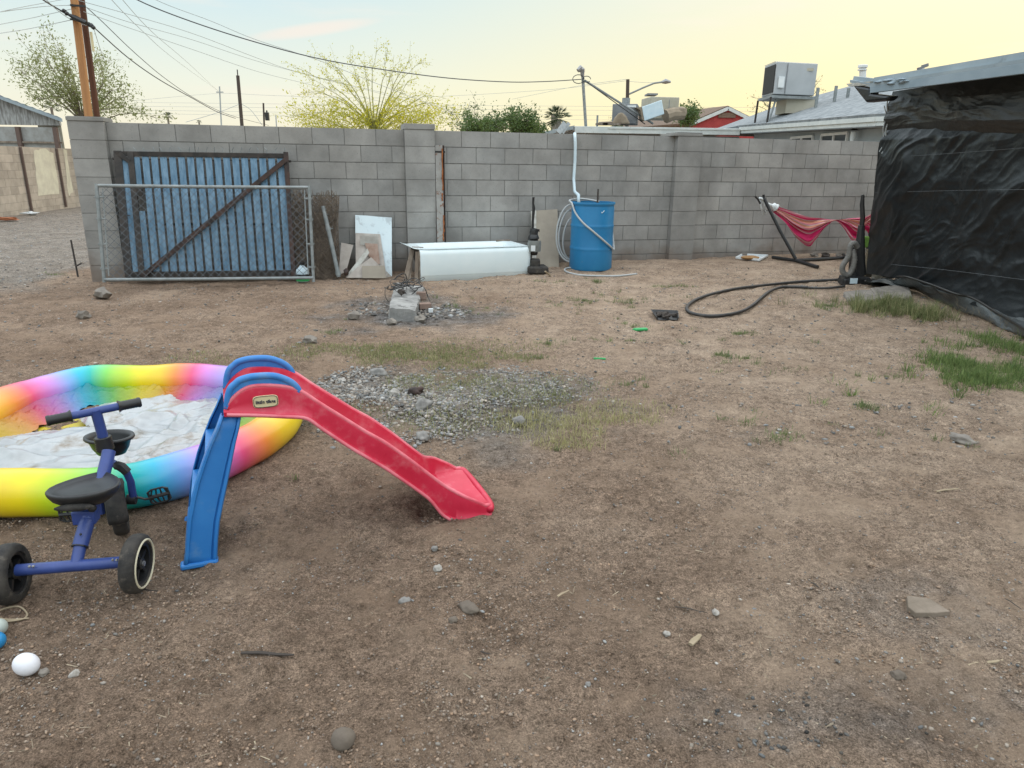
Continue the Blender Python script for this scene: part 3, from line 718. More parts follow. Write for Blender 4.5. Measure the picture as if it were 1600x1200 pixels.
# weatherhead mast
def mast():
    Y = 22.75
    b = atY(917, 197, Y); tp = atY(910.5, 120, Y)
    t = thing('service_mast', 'thin steel service mast with a weatherhead at its top', 'mast', (b.x, b.y, b.z-.1))
    mb = MB(); mb.tube([b+V((0, 0, -.3)), tp], .045, 8); mb.build('pipe', M['galv'], t, smooth=True)
    mb = MB(); h = atY(909, 112, Y); mb.tube([tp, h+V((.02, 0, .05)), h+V((-.04, -.02, .09)), h+V((-.12, -.05, .02))], [.05, .08, .09, .06], 8); mb.build('weatherhead', M['hub'], t, smooth=True)
    mb = MB(); q = atY(1020, 193, Y+1.6); mb.tube([atY(914, 126, Y), q], .035, 6); mb.build('brace_pipe', M['galv'], t)
    mb = MB(); mb.tube([atY(914, 128, Y)+V((.05, 0, 0)), q+V((-.25, 0, -.02))], .015, 5); mb.build('stay_wire', M['wire'], t)
    for k, (r, dx) in enumerate(((.17, -.12), (.12, .12))):
        mb = MB(); c = atY(910, 124, Y)+V((dx, -.05, 0)); mb.tube([c+V((r*math.cos(a), 0, r*.7*math.sin(a))) for a in np.linspace(0, 5.6, 14)], .012, 5); mb.build('cable_loop', M['wire'], t)
mast()
def rooftop_junk():
    Y = 24.3
    t = thing('rooftop_cooler', 'dark grey evaporative cooler with a short flue, left of the beige one', 'cooler', atY(980, 193, Y), 'cooler cabinets on the flat roof')
    mb = MB(); pxbox(mb, 962, 162, 999, 194, Y, .9, -12); mb.build('cabinet', M['cooler'], t, bevel=.02)
    mb = MB(); p = atY(978, 162, Y+.4); mb.tube([p+V((0, 0, -.1)), p+V((0, 0, .17))], .13, 10); mb.build('flue', M['galv'], t)
    mb = MB(); p = atY(987, 166, Y-.1); mb.box(p, (.28, .02, .06)); mb.build('label_plate', M['whiteplastic'], t)
    t = thing('rooftop_cooler', 'beige boxy cooler cabinet, tallest thing on the flat roof', 'cooler', atY(1032, 186, Y+.6), 'cooler cabinets on the flat roof')
    mb = MB(); c = pxbox(mb, 1013, 151, 1057, 186, Y+.6, 1.0, 8); mb.build('cabinet', M['beige'], t, bevel=.02)
    mb = MB(); mb.box(c+V((.2, -.56, -.05)), (.02, .02, .6)); mb.build('seam', M['cooler'], t)
    mb = MB(); mb.box(c+V((-.3, .05, .44)), (.34, .6, .05)); mb.build('lid', M['cooler'], t)
    mb = MB(); mb.tube([atY(1040, 182, Y+.3), atY(1052, 178, Y+.4), atY(1068, 178, Y+.5)], [.22, .20, .18], 10); mb.lathe([(.0, .2), (.2, .12), (.22, 0), (.15, -.2)], atY(1063, 176, Y+.5), 10); mb.build('round_duct', M['tan'], t, smooth=True)
    t = thing('cooler_panel', 'pale cooler cabinet tipped over against the beige one', 'cooler', atY(1018, 190, Y-.5), 'cooler cabinets on the flat roof')
    pts = [(1003, 167), (1034, 156), (1038, 178), (1007, 189)]
    mb = MB(); mb.prism([atY(x, y, Y-.5) for x, y in pts], V((.05, .6, .02))); mb.build('cabinet', M['paleblue'], t, bevel=.02)
    mb = MB(); mb.prism([atY(x, y, Y-.47) for x, y in ((994, 168), (1003, 167), (1007, 189), (1003, 186), (1001, 172))], V((0, .5, 0))); mb.build('open_side', M['tan'], t)
    mb = MB()
    rows = []
    poly = [(956, 194), (960, 184), (966, 177), (972, 175), (979, 182), (985, 194)]
    mb.prism([atY(x, y, Y-.7) for x, y in poly], V((.1, .7, 0))); solo('draped_bundle', 'brown tarp covered hump beside the dark cooler', 'bundle', mb, M['tan'], bevel=.05)
    mb = MB()
    a = atY(872, 208, 21.6); b = atY(883, 192, 21.9)
    mb.bar(a, b, .16, .03, (0, 1, 0)); mb.bar(a+V((.12, .1, 0)), b+V((.12, .1, 0)), .1, .03, (0, 1, 0))
    solo('metal_strip', 'bright metal strips tilted up at the roof edge by the palm', 'metal strip', mb, M['galv'])
    mb = MB(); p = atY(933, 195, 23.5); mb.tube([p+V((0, 0, -.1)), p+V((0, 0, .28))], .03, 6); solo('vent_pipe', 'short thin vent pipe on the flat roof by the mast', 'vent pipe', mb, M['galv'])
    mb = MB()
    for x in (940, 950, 960): p = atY(x, 194, 23.6); mb.box(p, (.35, .3, .06))
    mb.tube([atY(936, 193, 23.6), atY(958, 192, 23.7)], .05, 6)
    solo('scrap_boards', 'low scrap boards lying on the flat roof edge', 'boards', mb, M['wood'])
    # chimneys near the patio roof
rooftop_junk()
def red_house():
    Y = 40
    t = thing('red_house', 'far red house with brown roof and white gable trim', 'house', (atY(1110, 190, Y).x, Y, 0))
    A = atY(1075, 197, Y); P = atY(1137, 170.5, Y); B = atY(1163, 180, Y); Cc = V((2*P.x-A.x, Y, A.z))
    mb = MB(); mb.prism([V((A.x, Y, 0)), A, P, Cc, V((Cc.x, Y, 0))], V((0, .2, 0))); mb.build('wall', M['redwall'], t)
    mb = MB()
    for p, q in ((A, P), (P, Cc)): mb.bar(p+V((0, -.1, .03)), q+V((0, -.1, .03)), .1, .16)
    mb.build('gable_trim', M['fascia'], t)
    back = V((-3.2, 12, 0))
    mb = MB(); L = V((A.x, Y, A.z+.12)); mb.add([L, P+V((0, 0, .12)), P+V((-3.4, 10, .12)), L+V((-3.4, 10, -.0)), Cc+V((0, 0, .12)), Cc+V((-3.4, 10, 0))], [(0, 1, 2, 3), (1, 4, 5, 2)]); mb.build('roof', M['brownroof'], t, solid=.1)
    mb = MB(); p = atY(1136, 180, Y-.05); mb.box(p, (.9, .05, .25)); mb.build('gable_vent', M['brownroof'], t)
red_house()
for nm, lab, px, py0, py1, w in (('roof_vent', 'pale round flue with a cap behind the patio roof corner', 1348, 122, 104, .09), ('roof_vent', 'small white vent with a tilted cap above the patio roof', 1440, 112, 105, .07)):
    Y = 15; a = atY(px, py0+10, Y); b = atY(px, py1, Y); t = thing(nm, lab, 'vent', a, 'vents above the patio roof')
    mb = MB(); mb.tube([a, b], w*.7, 10); mb.build('pipe', M['whiteplastic'], t, smooth=True)
    if px < 1400:
        mb = MB(); mb.lathe([(w*1.0, -.02), (w*1.0, .02), (w*.9, .03)], b, 10); mb.lathe([(w*.95, -.07), (w*.95, -.05)], b, 10); mb.build('cap', M['whiteplastic'], t)
    else:
        mb = MB(); mb.box(b+V((.02, 0, .0)), (.17, .1, .04), Matrix.Rotation(R(-20), 3, 'Y')); mb.box(b+V((.06, 0, .03)), (.10, .08, .05), Matrix.Rotation(R(-20), 3, 'Y')); mb.build('cap', M['cooler'], t)
# ------------------------------------------------------------------ poles, wires
def utility_pole(lab, pts, Y, r, m, zb=0):
    a = atY(*pts[0], Y); b = atY(*pts[1], Y)
    d = (b-a); base = a+d*((0-a.z)/d.z) if zb is not None else a
    t = thing('utility_pole', lab, 'utility pole', base, 'utility poles')
    mb = MB(); n = 10; P = [base+(b-base)*k/n for k in range(n+1)]
    mb.tube(P, [r*(1.05-.15*k/n) for k in range(n+1)], 12); mb.build('shaft', m, t, smooth=True)
    return t, base, b
YP = 17.0
pole1, b1, t1 = utility_pole('tan wooden utility pole leaning in front of the dark one', ((138.5, 182), (108.6, -60)), YP, .086, M['pole'])
pole2, b2, t2 = utility_pole('dark stained utility pole behind the tan pole', ((151.5, 182), (119.8, -60)), YP+.30, .068, M['poledark'])
mb = MB(); mb.tube([atY(96, 17, YP-.2), atY(108, 24, YP-.2), atY(112, 27, YP-.2)], .02, 6)
mb.tube([atY(108, 23, YP-.2), atY(120, 29, YP-.2), atY(135, 36, YP-.2)], [.03, .055, .045], 8); mb.build('splice_sleeve', M['insul'], pole1, smooth=True)
mb = MB()
for x, y in ((100, 17), (104, 21), (139, 38), (143, 40), (146, 43)):
    mb = MB(); mb.blob(atY(x, y, YP-.2), .045, seed=x); mb.build('insulator', M['insul'], pole2)
mb = MB(); mb.tube([atY(142, 50, YP-.05), atY(146, 80, YP-.05)], .03, 6); mb.build('cable_guard', M['cream'], pole2)
for y in (8, 30):
    mb = MB(); mb.bar(atY(110, y, YP-.1), atY(134, y+2, YP-.1), .03, .04); mb.build('bracket', M['insul'], pole1)
t3, bb, tt = utility_pole('thin grey distant pole right of the twin poles', ((378, 195), (371.5, 118)), 42, .10, M['polegrey'])
mb = MB(); mb.tube([tt, tt+V((0, 0, .3))], .03, 5); mb.build('top_pin', M['insul'], t3)
t4, bb, tt = utility_pole('slim pole behind the flat roof carrying a street light arm', ((980, 168), (981, 124)), 40, .10, M['polegrey'])
mb = MB(); mb.tube([atY(981, 148, 40), atY(1005, 137, 40), atY(1022, 130, 40), atY(1036, 128, 40)], .045, 6); mb.build('lamp_arm', M['galv'], t4)
mb = MB(); mb.tube([atY(1034, 128.5, 40), atY(1040, 127, 40), atY(1048, 128, 40)], [.06, .13, .05], 8); mb.build('lamp_head', M['hub'], t4)
t5, bb, tt = utility_pole('slender far pole with a small black traffic signal', ((413, 200), (411.5, 161)), 55, .07, M['polegrey'])
mb = MB(); p = atY(417.5, 182, 54.9); mb.box(p, (.28, .22, .55)); mb.box(p+V((0, 0, .35)), (.1, .1, .15)); mb.build('signal_head', M['blackplastic'], t5, bevel=.03)
t6, bb, tt = utility_pole('faint tiny distant pole left of the thin grey pole', ((344, 156), (343, 135)), 90, .09, M['wirepale'])
mb = MB(); mb.bar(atY(338, 144, 89.8), atY(349, 144, 89.8), .12, .12); mb.build('crossarm', M['wirepale'], t6)
t7, bb, tt = utility_pole('bare slim far pole just right of the traffic signal', ((432, 197), (431, 180)), 60, .05, M['wirepale'])
def wire(lab, pts, r, m=None, k=6):
    # pts: (px,py,Y)
    P = [atY(x, y, Y) for x, y, Y in pts]; P = catmull(P, k)
    mb = MB(); mb.tube(P, r, 5, cap=False); o = mb.build('overhead_cable', m or M['wire'], smooth='all')
    tag(o, lab, 'overhead cable', 'overhead cables')
Ym = 22.7
wire('thick dark service cable sagging from upper left to the weatherhead', [(150, -40, 17), (215, 0, 17.3), (300, 34, 17.8), (400, 66, 18.5), (500, 92, 19.2), (600, 109, 20), (700, 122, 20.8), (790, 128, 21.6), (850, 127.5, 22.2), (908, 124, Ym)], .013, M['wire'])
wire('thin cable just above the thick service cable at upper centre', [(180, -45, 17), (240, -2, 17.5), (330, 33, 18.4), (400, 62, 19), (500, 95, 20.5), (600, 135, 22), (700, 172, 24), (780, 195, 26)], .006, M['wirepale'])
wire('dark cable dropping from the poles behind the far grey pole', [(146, 42, 17), (200, 90, 19), (250, 125, 21), (300, 153, 24), (340, 175, 28), (368, 185, 34)], .013)
wire('second cable dropping beside the dark one from the poles', [(136, 12, 17), (160, 34, 18), (210, 82, 20), (260, 124, 23), (310, 157, 27), (360, 180, 33), (420, 196, 40)], .009, M['wire'])
wire('long pale cable crossing from pole top, upper one', [(120, 0, 17), (200, 22, 18), (300, 52, 20), (400, 90, 23), (460, 111, 25), (560, 136, 28), (640, 155, 31), (740, 185, 36), (800, 195, 40)], .0065, M['wirepale'])
wire('long pale cable crossing from pole top, middle one', [(125, 8, 17), (200, 34, 18), (300, 62, 20), (400, 95, 23), (500, 122, 26), (620, 153, 30), (720, 182, 35), (790, 202, 38)], .006, M['wirepale'])
wire('long pale cable crossing from pole top, lowest one', [(130, 18, 17), (200, 43, 18.5), (300, 77, 21), (400, 111, 24), (480, 131, 27), (560, 150, 31), (660, 176, 38), (740, 198, 44)], .006, M['wirepale'])
wire('faint cable steep from top to the tiny distant pole', [(170, -5, 20), (220, 46, 26), (280, 98, 40), (343, 143, 89)], .008, M['wirepale'])
wire('faint steep cable second from the tiny distant pole', [(190, -2, 21), (240, 52, 27), (300, 104, 44), (343, 145, 89)], .008, M['wirepale'])
wire('level faint cable through the tiny distant pole', [(200, 158, 60), (343, 146, 89), (420, 149, 80), (560, 153, 80), (700, 150, 80), (860, 140, 70), (980, 126, 60)], .014, M['wirepale'])
for i, (ya, yb) in enumerate(((166, 172), (172, 180), (177, 187), (160, 166))):
    wire(['upper', 'second', 'lowest', 'topmost faint'][i]+' level distribution line low in the sky', [(210, ya, 95), (500, (ya+yb)/2, 90), (900, yb, 85), (1180, yb+2, 85)], .014, M['wirepale'])
wire('cable from left edge to the twin poles, highest', [(-40, 28, 12), (20, 14, 14), (72, 4, 16), (110, -3, 17)], .006, M['wirepale'])
wire('cable from left edge to the twin poles, second', [(-40, 24, 12), (20, 16, 14), (70, 10, 16), (112, 8, 17)], .006, M['wirepale'])
wire('cable from left edge to the twin poles, third', [(-40, 44, 12), (0, 38, 14), (50, 28, 16), (112, 14, 17)], .006, M['wirepale'])
wire('cable from left edge to the twin poles, lowest', [(-40, 58, 12), (0, 52, 14), (50, 44, 16), (112, 31, 17)], .006, M['wirepale'])
wire('dark cable from upper left into the splice sleeve', [(40, -22, 14), (68, 0, 15.5), (96, 17, 16.8), (110, 25, 16.9)], .016, M['wire'])
wire('thin cable crossing beside the splice from upper left', [(60, -14, 14), (85, 12, 16), (110, 30, 16.9), (135, 40, 17)], .0065, M['wirepale'])
wire('fine drop from the pole guard towards the alley', [(147, 46, 17), (155, 72, 18), (164, 97, 20)], .006, M['wirepale'])
wire('diagonal guy line left of the far grey pole', [(290, 191, 40), (340, 176, 41), (376, 162, 42)], .014, M['wirepale'])
wire('diagonal guy line right of the far grey pole', [(376, 162, 42), (392, 172, 42), (410, 196, 42)], .014, M['wirepale'])
wire('pale level line meeting the street light pole', [(800, 155, 60), (900, 135, 50), (978, 124, 40)], .010, M['wirepale'])
wire('short level line right of the street light pole', [(981, 127, 40), (1010, 129, 42), (1045, 129, 45)], .010, M['wirepale'])

# ------------------------------------------------------------------ trees
def tree(name, lab, cat, base, fork, tips, mleaf, mbark, r0, leafn, leafsz, sub=5, group=None, spread=.22, seed=0, bow=.15, droop=0.0, leafspread=.12, t0=.35, trunk=True):
    rg = random.Random(seed)
    t = thing(name, lab, cat, base, group)
    mb = MB(); lf = MB()
    if trunk: mb.tube([V(base)+(V(fork)-V(base))*k/4+V((rg.uniform(-.04, .04), 0, 0)) for k in range(5)], [r0*(1-.12*k) for k in range(5)], 8)
    lv = []; 
    def leaf(p):
        s_ = leafsz*rg.uniform(.6, 1.3); d = V((rg.gauss(0, 1), rg.gauss(0, 1), rg.gauss(0, 1))).normalized(); e = d.orthogonal().normalized()
        e = Matrix.Rotation(rg.uniform(0, 6.28), 3, d) @ e; f = d.cross(e)
        lf.add([p-e*s_, p-f*s_*.4, p+e*s_, p+f*s_*.4], [(0, 1, 2, 3)])
    for tp in tips:
        tp = V(tp); L = (tp-V(fork)).length; mid = V(fork)+(tp-V(fork))*.5+V((rg.uniform(-.1, .1), rg.uniform(-.1, .1), bow))*L
        f0 = V(fork)+(V(base)-V(fork))*rg.uniform(0, .15)
        pts = [(f0*(1-u)**2+mid*2*u*(1-u)+tp*u*u)+V((rg.gauss(0, .018), rg.gauss(0, .018), rg.gauss(0, .018)))*L*u for u in np.linspace(0, 1, 9)]
        rr = r0*.42
        mb.tube(pts, [max(rr*(1-.93*(k/8)**.7), .004) for k in range(9)], 5, cap=False)
        for s_ in range(sub):
            u = rg.uniform(t0, 1.0); i = min(int(u*8), 7); p = pts[i].lerp(pts[i+1], u*8-i)
            dr = (pts[i+1]-pts[i]).normalized()+V((rg.gauss(0, 1), rg.gauss(0, 1), rg.gauss(0, 1)))*.55
            ln = L*spread*rg.uniform(.5, 1.3)
            q = [p+dr.normalized()*ln*w+V((0, 0, -droop*ln*w*w))+V((rg.gauss(0, .03), rg.gauss(0, .03), rg.gauss(0, .03)))*ln for w in (0, .35, .7, 1)]
            mb.tube(q, [rr*.22, rr*.15, rr*.1, .003], 3, cap=False)
            for w in range(leafn):
                v = rg.uniform(.15, 1.05)*3; i2 = min(int(v), 2); pp = q[i2].lerp(q[i2+1], v-i2)
                leaf(pp+V((rg.gauss(0, 1), rg.gauss(0, 1), rg.gauss(0, 1)))*leafspread)
    mb.build('trunk', mbark, t, smooth='all'); lf.build('crown', mleaf, t)
    return t
def tipset(n, x0, x1, ytop, ybot, Y, dY, seed, shape=None):
    rg = random.Random(seed); out = []
    while len(out) < n:
        x = rg.uniform(x0, x1); y = rg.uniform(ytop, ybot)
        if shape and not shape((x-x0)/(x1-x0), (ybot-y)/(ybot-ytop)): continue
        out.append(atY(x, y, Y+rg.uniform(-dY, dY)))
    return out
Yt = 23
tr = tree('tree', 'sparse olive green tree behind the twin utility poles', 'tree', (atY(130, 190, Yt).x, Yt, 0), atY(128, 182, Yt),
     [atY(x, y, Yt+random.uniform(-1.3, 1.3)) for x, y in ((20, 92), (30, 112), (38, 138), (48, 80), (70, 70), (85, 60), (95, 85), (60, 105), (75, 125), (55, 150), (100, 110), (110, 130), (150, 100), (165, 95), (180, 112), (195, 130), (205, 150), (215, 170), (170, 150), (160, 130), (150, 165), (180, 175), (240, 182), (120, 150), (90, 150))],
     M['leaf_olive'], M['bark'], .08, 28, .042, sub=10, spread=.24, seed=5, group='trees beyond the wall', leafspread=.13)
Yt = 24
tips = [atY(x, y, Yt+random.uniform(-1.2, 1.2)) for x, y in ((463, 108), (480, 125), (500, 92), (506, 96), (530, 128), (545, 88), (572, 100), (588, 76), (605, 82), (618, 104), (640, 95), (657, 98), (640, 130), (625, 150), (655, 118), (672, 145), (690, 152), (700, 165), (470, 145), (490, 145), (480, 165), (455, 185), (700, 185), (510, 120), (560, 120))]
tree('tree', 'airy feathery yellow flowering tree in the middle', 'tree', (atY(588, 190, Yt).x, Yt, 0), atY(585, 196, Yt), tips, M['leaf_yellow'], M['barkgreen'], .06, 10, .034, sub=10, spread=.20, seed=8, bow=.24, group='trees beyond the wall', leafspread=.06)
tips = [atY(x, y, Yt+random.uniform(-1, 1)) for x in range(450, 712, 9) for y in (random.uniform(163, 180), random.uniform(180, 200))]
tree('flowering_bush', 'dense low yellow blossoms along the wall top under the feathery tree', 'bush', (atY(575, 190, Yt).x+.2, Yt-.3, 0), atY(580, 215, Yt-.3), tips, M['leaf_yellow'], M['barkgreen'], .05, 12, .045, sub=7, spread=.17, seed=9, bow=.02, leafspread=.14, group='trees beyond the wall', t0=.55)
Yt = 19
for lab, cx, x0, x1, yt, n, sd_, cat in (('round green bush, left of the two behind the wall', 750, 722, 785, 172, 20, 3, 'bush'), ('denser green bush, right of the two behind the wall', 818, 786, 850, 174, 22, 4, 'bush')):
    tips = tipset(n, x0, x1, yt, 206, Yt, .6, sd_, lambda u, v: (2*u-1)**2*.7+v**2 < 1.0)
    tree('green_bush', lab, cat, (atY(cx, 200, Yt).x, Yt, 0), atY(cx, 222, Yt), tips, M['leaf_green'], M['bark'], .05, 34, .038, sub=7, spread=.33, seed=sd_, leafspread=.07, group='green bushes behind the wall', t0=.3)
tips = [atY(x, y, 21+random.uniform(-.5, .5)) for x, y in ((700, 172), (712, 180), (735, 160), (742, 153), (748, 165), (775, 170), (730, 175), (705, 195), (716, 196), (832, 172))]
tree('sapling', 'thin leggy sapling rising above the green bushes', 'tree', (atY(735, 200, 21).x, 21, 0), atY(735, 215, 21), tips, M['leaf_green'], M['bark'], .05, 8, .035, sub=6, spread=.2, seed=14, group='trees beyond the wall')
tips = tipset(24, 1058, 1092, 161, 182, 33, .8, 6, lambda u, v: (2*u-1)**2+v*v < 1.1)
tree('tree', 'small bright green tree between beige cooler and red house', 'tree', (atY(1075, 190, 33).x, 33, 0), atY(1075, 200, 33), tips, M['leaf_green'], M['bark'], .1, 20, .06, sub=5, spread=.2, seed=16, group='trees beyond the wall')
tips = [atY(x, y, 34+random.uniform(-.5, .5)) for x, y in ((1175, 150), (1180, 165), (1172, 175), (1190, 160), (1275, 125), (1283, 128), (1290, 135), (1270, 150), (1285, 150), (1200, 165))]
tree('tree', 'thin bare tree showing on both sides of the large rooftop unit', 'tree', (atY(1232, 190, 34).x, 34, 0), atY(1232, 200, 34), tips, M['leaf_olive'], M['bark'], .10, 3, .04, sub=9, spread=.14, seed=18, group='trees beyond the wall')
tips = tipset(10, 955, 975, 176, 192, 30, .5, 26)
tree('tree', 'bit of green tree left of the dark grey cooler', 'tree', (atY(958, 190, 30).x, 30, 0), atY(958, 200, 30), tips, M['leaf_green'], M['bark'], .08, 14, .05, sub=4, spread=.25, seed=19, group='trees beyond the wall')
def palm(lab, px, py, Y, fl, n, seed, r=.14):
    rg = random.Random(seed); c = atY(px, py, Y)
    t = thing('palm_tree', lab, 'palm tree', (c.x, Y, 0), 'palm trees')
    mb = MB(); mb.tube([V((c.x, Y, 0)), V((c.x+.05, Y, c.z*.5)), c], [r*1.1, r, r*.8], 8); mb.build('trunk', M['bark'], t)
    lf = MB()
    for k in range(n):
        az = rg.uniform(0, 6.28); el = rg.uniform(-.5, 1.3); d = V((math.cos(az)*math.cos(el), math.sin(az)*math.cos(el), math.sin(el)))
        tip = c+d*fl*.6; base_ = c+d*.1
        lf.tube([base_, tip], .012, 3)
        for j in range(11):
            a = (j-5)/5*1.25; side = d.cross(V((0, 0, 1))).normalized() if abs(d.z) < .98 else V((1, 0, 0))
            q = d*math.cos(a)+side*math.sin(a); e = tip+q*fl*.45+V((0, 0, -.10*fl)); w = d.cross(side)*fl*.02+side*fl*.012
            lf.add([tip-w, tip+w, e], [(0, 1, 2)])
    lf.build('crown', M['palm'], t)
palm('fan palm with spiky crown behind the flat roof edge', 872, 186, 26, .52, 42, 3)
palm('smaller upright fan palm tuft beside the larger palm', 866, 178, 27, .36, 24, 4)
palm('tiny distant fan palm left of the grey pole', 262, 182, 60, .42, 36, 5, .1)
palm('very small dark palm top at the wall edge by the grey pole', 311, 191, 70, .28, 24, 6, .1)
palm('tiny dark palm crown above the shed roof', 80, 168, 50, .55, 34, 7, .1)

# ------------------------------------------------------------------ patio with the black sheet
def patio():
    t = thing('patio_shelter', 'low patio shelter with a blue grey board roof edge', 'shelter', (4.6, 7, 0))
    A = V((3.83, 8.30, 0)); B = V((4.14, 6.35, 0)); d = (B-A).normalized()
    def onp(px, py, off=0):
        n_ = V((d.y, -d.x, 0)); dr = ray(px, py); tt = (A+n_*off-CO).dot(n_)/dr.dot(n_); return CO+dr*tt
    f0t, f0b = onp(1359, 135), onp(1359, 145.5)
    f1t, f1b = onp(1600, 98), onp(1600, 115)
    k = (f1t-f0t); kb = (f1b-f0b)
    e1t = f0t+k*2.4; e1b = f0b+kb*2.4
    mb = MB(); nn = V((-d.y, d.x, 0)); nn = nn if nn.x > 0 else -nn
    mb.prism([f0b, e1b, e1t, f0t], nn*.04); mb.build('fascia_board', M['fasciablue'], t, bevel=.004)
    # roof sheet with upper edge line
    tip = onp(1328, 127); tipb = tip+V((0, 0, -.03))
    up = V((0, 0, .10))
    mb = MB()
    r0 = tip+nn*0; far = tip+nn*5.5+V((0, .9, .35)); near_ = e1t+nn*5.5+V((0, 0, .6))
    mb.add([tip, f0t+V((0, 0, .015)), e1t+V((0, 0, .015)), near_, far, tip+nn*.8+V((0, .15, .07))], [(0, 1, 2, 3, 4, 5)])
    mb.build('roof_sheet', M['roofmetal'], t, solid=.03)
    mb = MB(); g0 = f0t+V((0, 0, .05))-nn*-.05; g1 = e1t+V((0, 0, .085))+nn*.05
    mb.bar(tip+V((0, 0, .03))+nn*.06, f0t+V((0, 0, .055))+nn*.06, .05, .05); mb.bar(f0t+V((0, 0, .055))+nn*.06, e1t+V((0, 0, .06))+nn*.06, .05, .07)
    mb.build('edge_flashing', M['roofmetal'], t)
    mb = MB()
    for px, py in ((1372, 128), (1385, 126), (1392, 130), (1407, 125), (1412, 128)):
        p = onp(px, py, 0); mb.blob(p+nn*.05, .04, (2, 2.4, .5), seed=px)
    mb.build('curled_flakes', M['fasciablue'], t)
    # end rafter, dark wrapped corner under the roof tip
    mb = MB(); q = [onp(1330, 132), onp(1358, 137), onp(1359, 146), onp(1392, 150), onp(1383, 157), onp(1352, 160), onp(1344, 150)]
    mb.prism(q, nn*.12); mb.build('wrapped_corner', M['tarp'], t, bevel=.03)
    mb = MB(); mb.prism([onp(1322, 131), onp(1360, 127), onp(1358, 133), onp(1326, 135)], nn*.05); mb.build('end_flashing', M['whiteboard'], t)
    # posts
    for p in (V((4.36, 8.66, 0)), V((4.72, 6.0, 0)), V((5.1, 3.3, 0)), V((7.6, 9.2, 0)), V((8.4, 3.8, 0))):
        mb = MB(); mb.box(p+V((.06, 0, 1.08)), (.09, .09, 2.2)); mb.build('post', M['whiteboard'], t, bevel=.004)
    return onp
patio()
def sheet():
    t = thing('black_sheeting', 'wrinkled black plastic sheet hanging as the patio side wall', 'plastic sheet', (4.45, 7.4, 0))
    A = V((4.30, 8.70, 0)); B = V((4.60, 6.25, 0)); d = (B-A); L0 = d.length; d.normalize(); n_ = V((-1, 0, 0)); n_ = (n_-d*n_.dot(d)).normalized()
    L = 6.0; nu, nv = 420, 170
    U, Vv = np.meshgrid(np.linspace(0, L, nu), np.linspace(0, 1, nv))
    Zt = 2.24; Zb = .10
    split = 1.80
    def surf(z0, z1, seed, base_off, amp, diag):
        Z = z0+(z1-z0)*Vv
        # folds: tension wrinkles fanning from the top far corner
        a = U*diag[0]+Z*diag[1]; b = U*diag[2]+Z*diag[3]
        w = ridge(a*1.3+fbm(U*1.1, Z*1.1, seed+3, 3)*1.6, b*.45, seed, 3)
        w2 = ridge(a*3.1+2*fbm(U*2, Z*2, seed+5, 2), b*1.3, seed+9, 3)
        cr_ = ridge(U*7, Z*9, seed+11, 3); patch = sstep(.5, .62, fbm(U*1.4, Z*1.6, seed+13, 2))
        off = (w-.5)*amp+(w2-.5)*amp*.38+(cr_-.5)*.010*patch+(fbm(U*.6, Z*.7, seed+15, 2)-.5)*.14
        return Z, off+base_off
    Z, off = surf(Zb, split+.03, 40, .0, .11, (1.0, -.75, .7, 1.0))
    hang = np.clip((Z-.0)/1.0, 0, 1)
    off = off*np.clip(Z*1.2+.25, .25, 1)*np.clip((split+.16-Z)*4, .15, 1)
    # bottom flares outward a little
    off = off+.10*(1-np.clip(Z/.5, 0, 1))**2
    X = A.x+d.x*U+n_.x*off; Y = A.y+d.y*U+n_.y*off
    mb = MB(); mb.grid(np.stack([X, Y, Z+gsm(X, Y)*(1-Vv)], -1).reshape(-1, 3).tolist(), nu, nv); lo = mb.build('lower_sheet', M['tarp'], t, smooth='all')
    Z, off = surf(split-.05, Zt, 60, .035, .07, (.25, 1.9, .8, .1))
    off = off*np.clip((Zt-Z)*5+.2, .2, 1)*np.clip((Z-split+.07)*8, .12, 1)+.02
    X = A.x+d.x*U+n_.x*off; Y = A.y+d.y*U+n_.y*off
    Z = Z-.05*(U/L)*0+.03*np.sin(U*2.2)*(1-Vv)
    mb = MB(); mb.grid(np.stack([X, Y, Z], -1).reshape(-1, 3).tolist(), nu, nv); mb.build('upper_band', M['tarpdull'], t, smooth='all')
    # side strip wrapping round the far post
    mb = MB()
    us = np.linspace(0, 1, 14); zs = np.linspace(.12, 2.2, 60); Pg = []
    for z in zs:
        for u in us:
            fl = .30*(1-z/2.2)**1.2
            Pg.append((A.x-.02-fl*.0+.45*u+math.sin(z*9+u*3)*.012, A.y+.02+.10*u+fl*.12*math.sin(u*6)+math.sin(z*5)*.01, z))
    mb.grid(Pg, 14, 60); mb.build('end_strip', M['tarp'], t, smooth='all')
    # stretched cords across the sheet
    def ons(px, py, off=.06):
        dr = ray(px, py); a_ = A+n_*off; nn = V((d.y, -d.x, 0)); tt = (a_-CO).dot(nn)/dr.dot(nn); return CO+dr*tt
    for pts in ([(1374, 247), (1480, 240), (1600, 231)], [(1368, 301), (1480, 298), (1600, 296)], [(1392, 413), (1480, 422), (1600, 437)]):
        mb = MB(); P = catmull([ons(*p, .085) for p in pts], 8); P.append(P[-1]+(P[-1]-P[-2])*14); mb.tube(P, .0014, 4); mb.build('cord', M['tarpline'], t)
    mb = MB(); P = [ons(1388, 150, .05), ons(1386, 168, .07), ons(1389, 185, .05), ons(1384, 205, .08), ons(1386, 225, .05), ons(1378, 240, .09)]
    mb.tube(catmull(P, 6), .008, 5); P = [p+V((-.02, .03, .02)) for p in P]; mb.tube(catmull(P[1:], 6), .006, 5); mb.build('tie_cord', M['cord'], t)
    # hem folded out over the ground
    top = [G(1352, 441, .06), G(1385, 437, .05), G(1412, 434, .16), G(1450, 445, .16), G(1490, 460, .17), G(1520, 468, .16), G(1560, 492, .10), G(1610, 522, .08), G(1680, 560, .06), G(1800, 620, .05)]
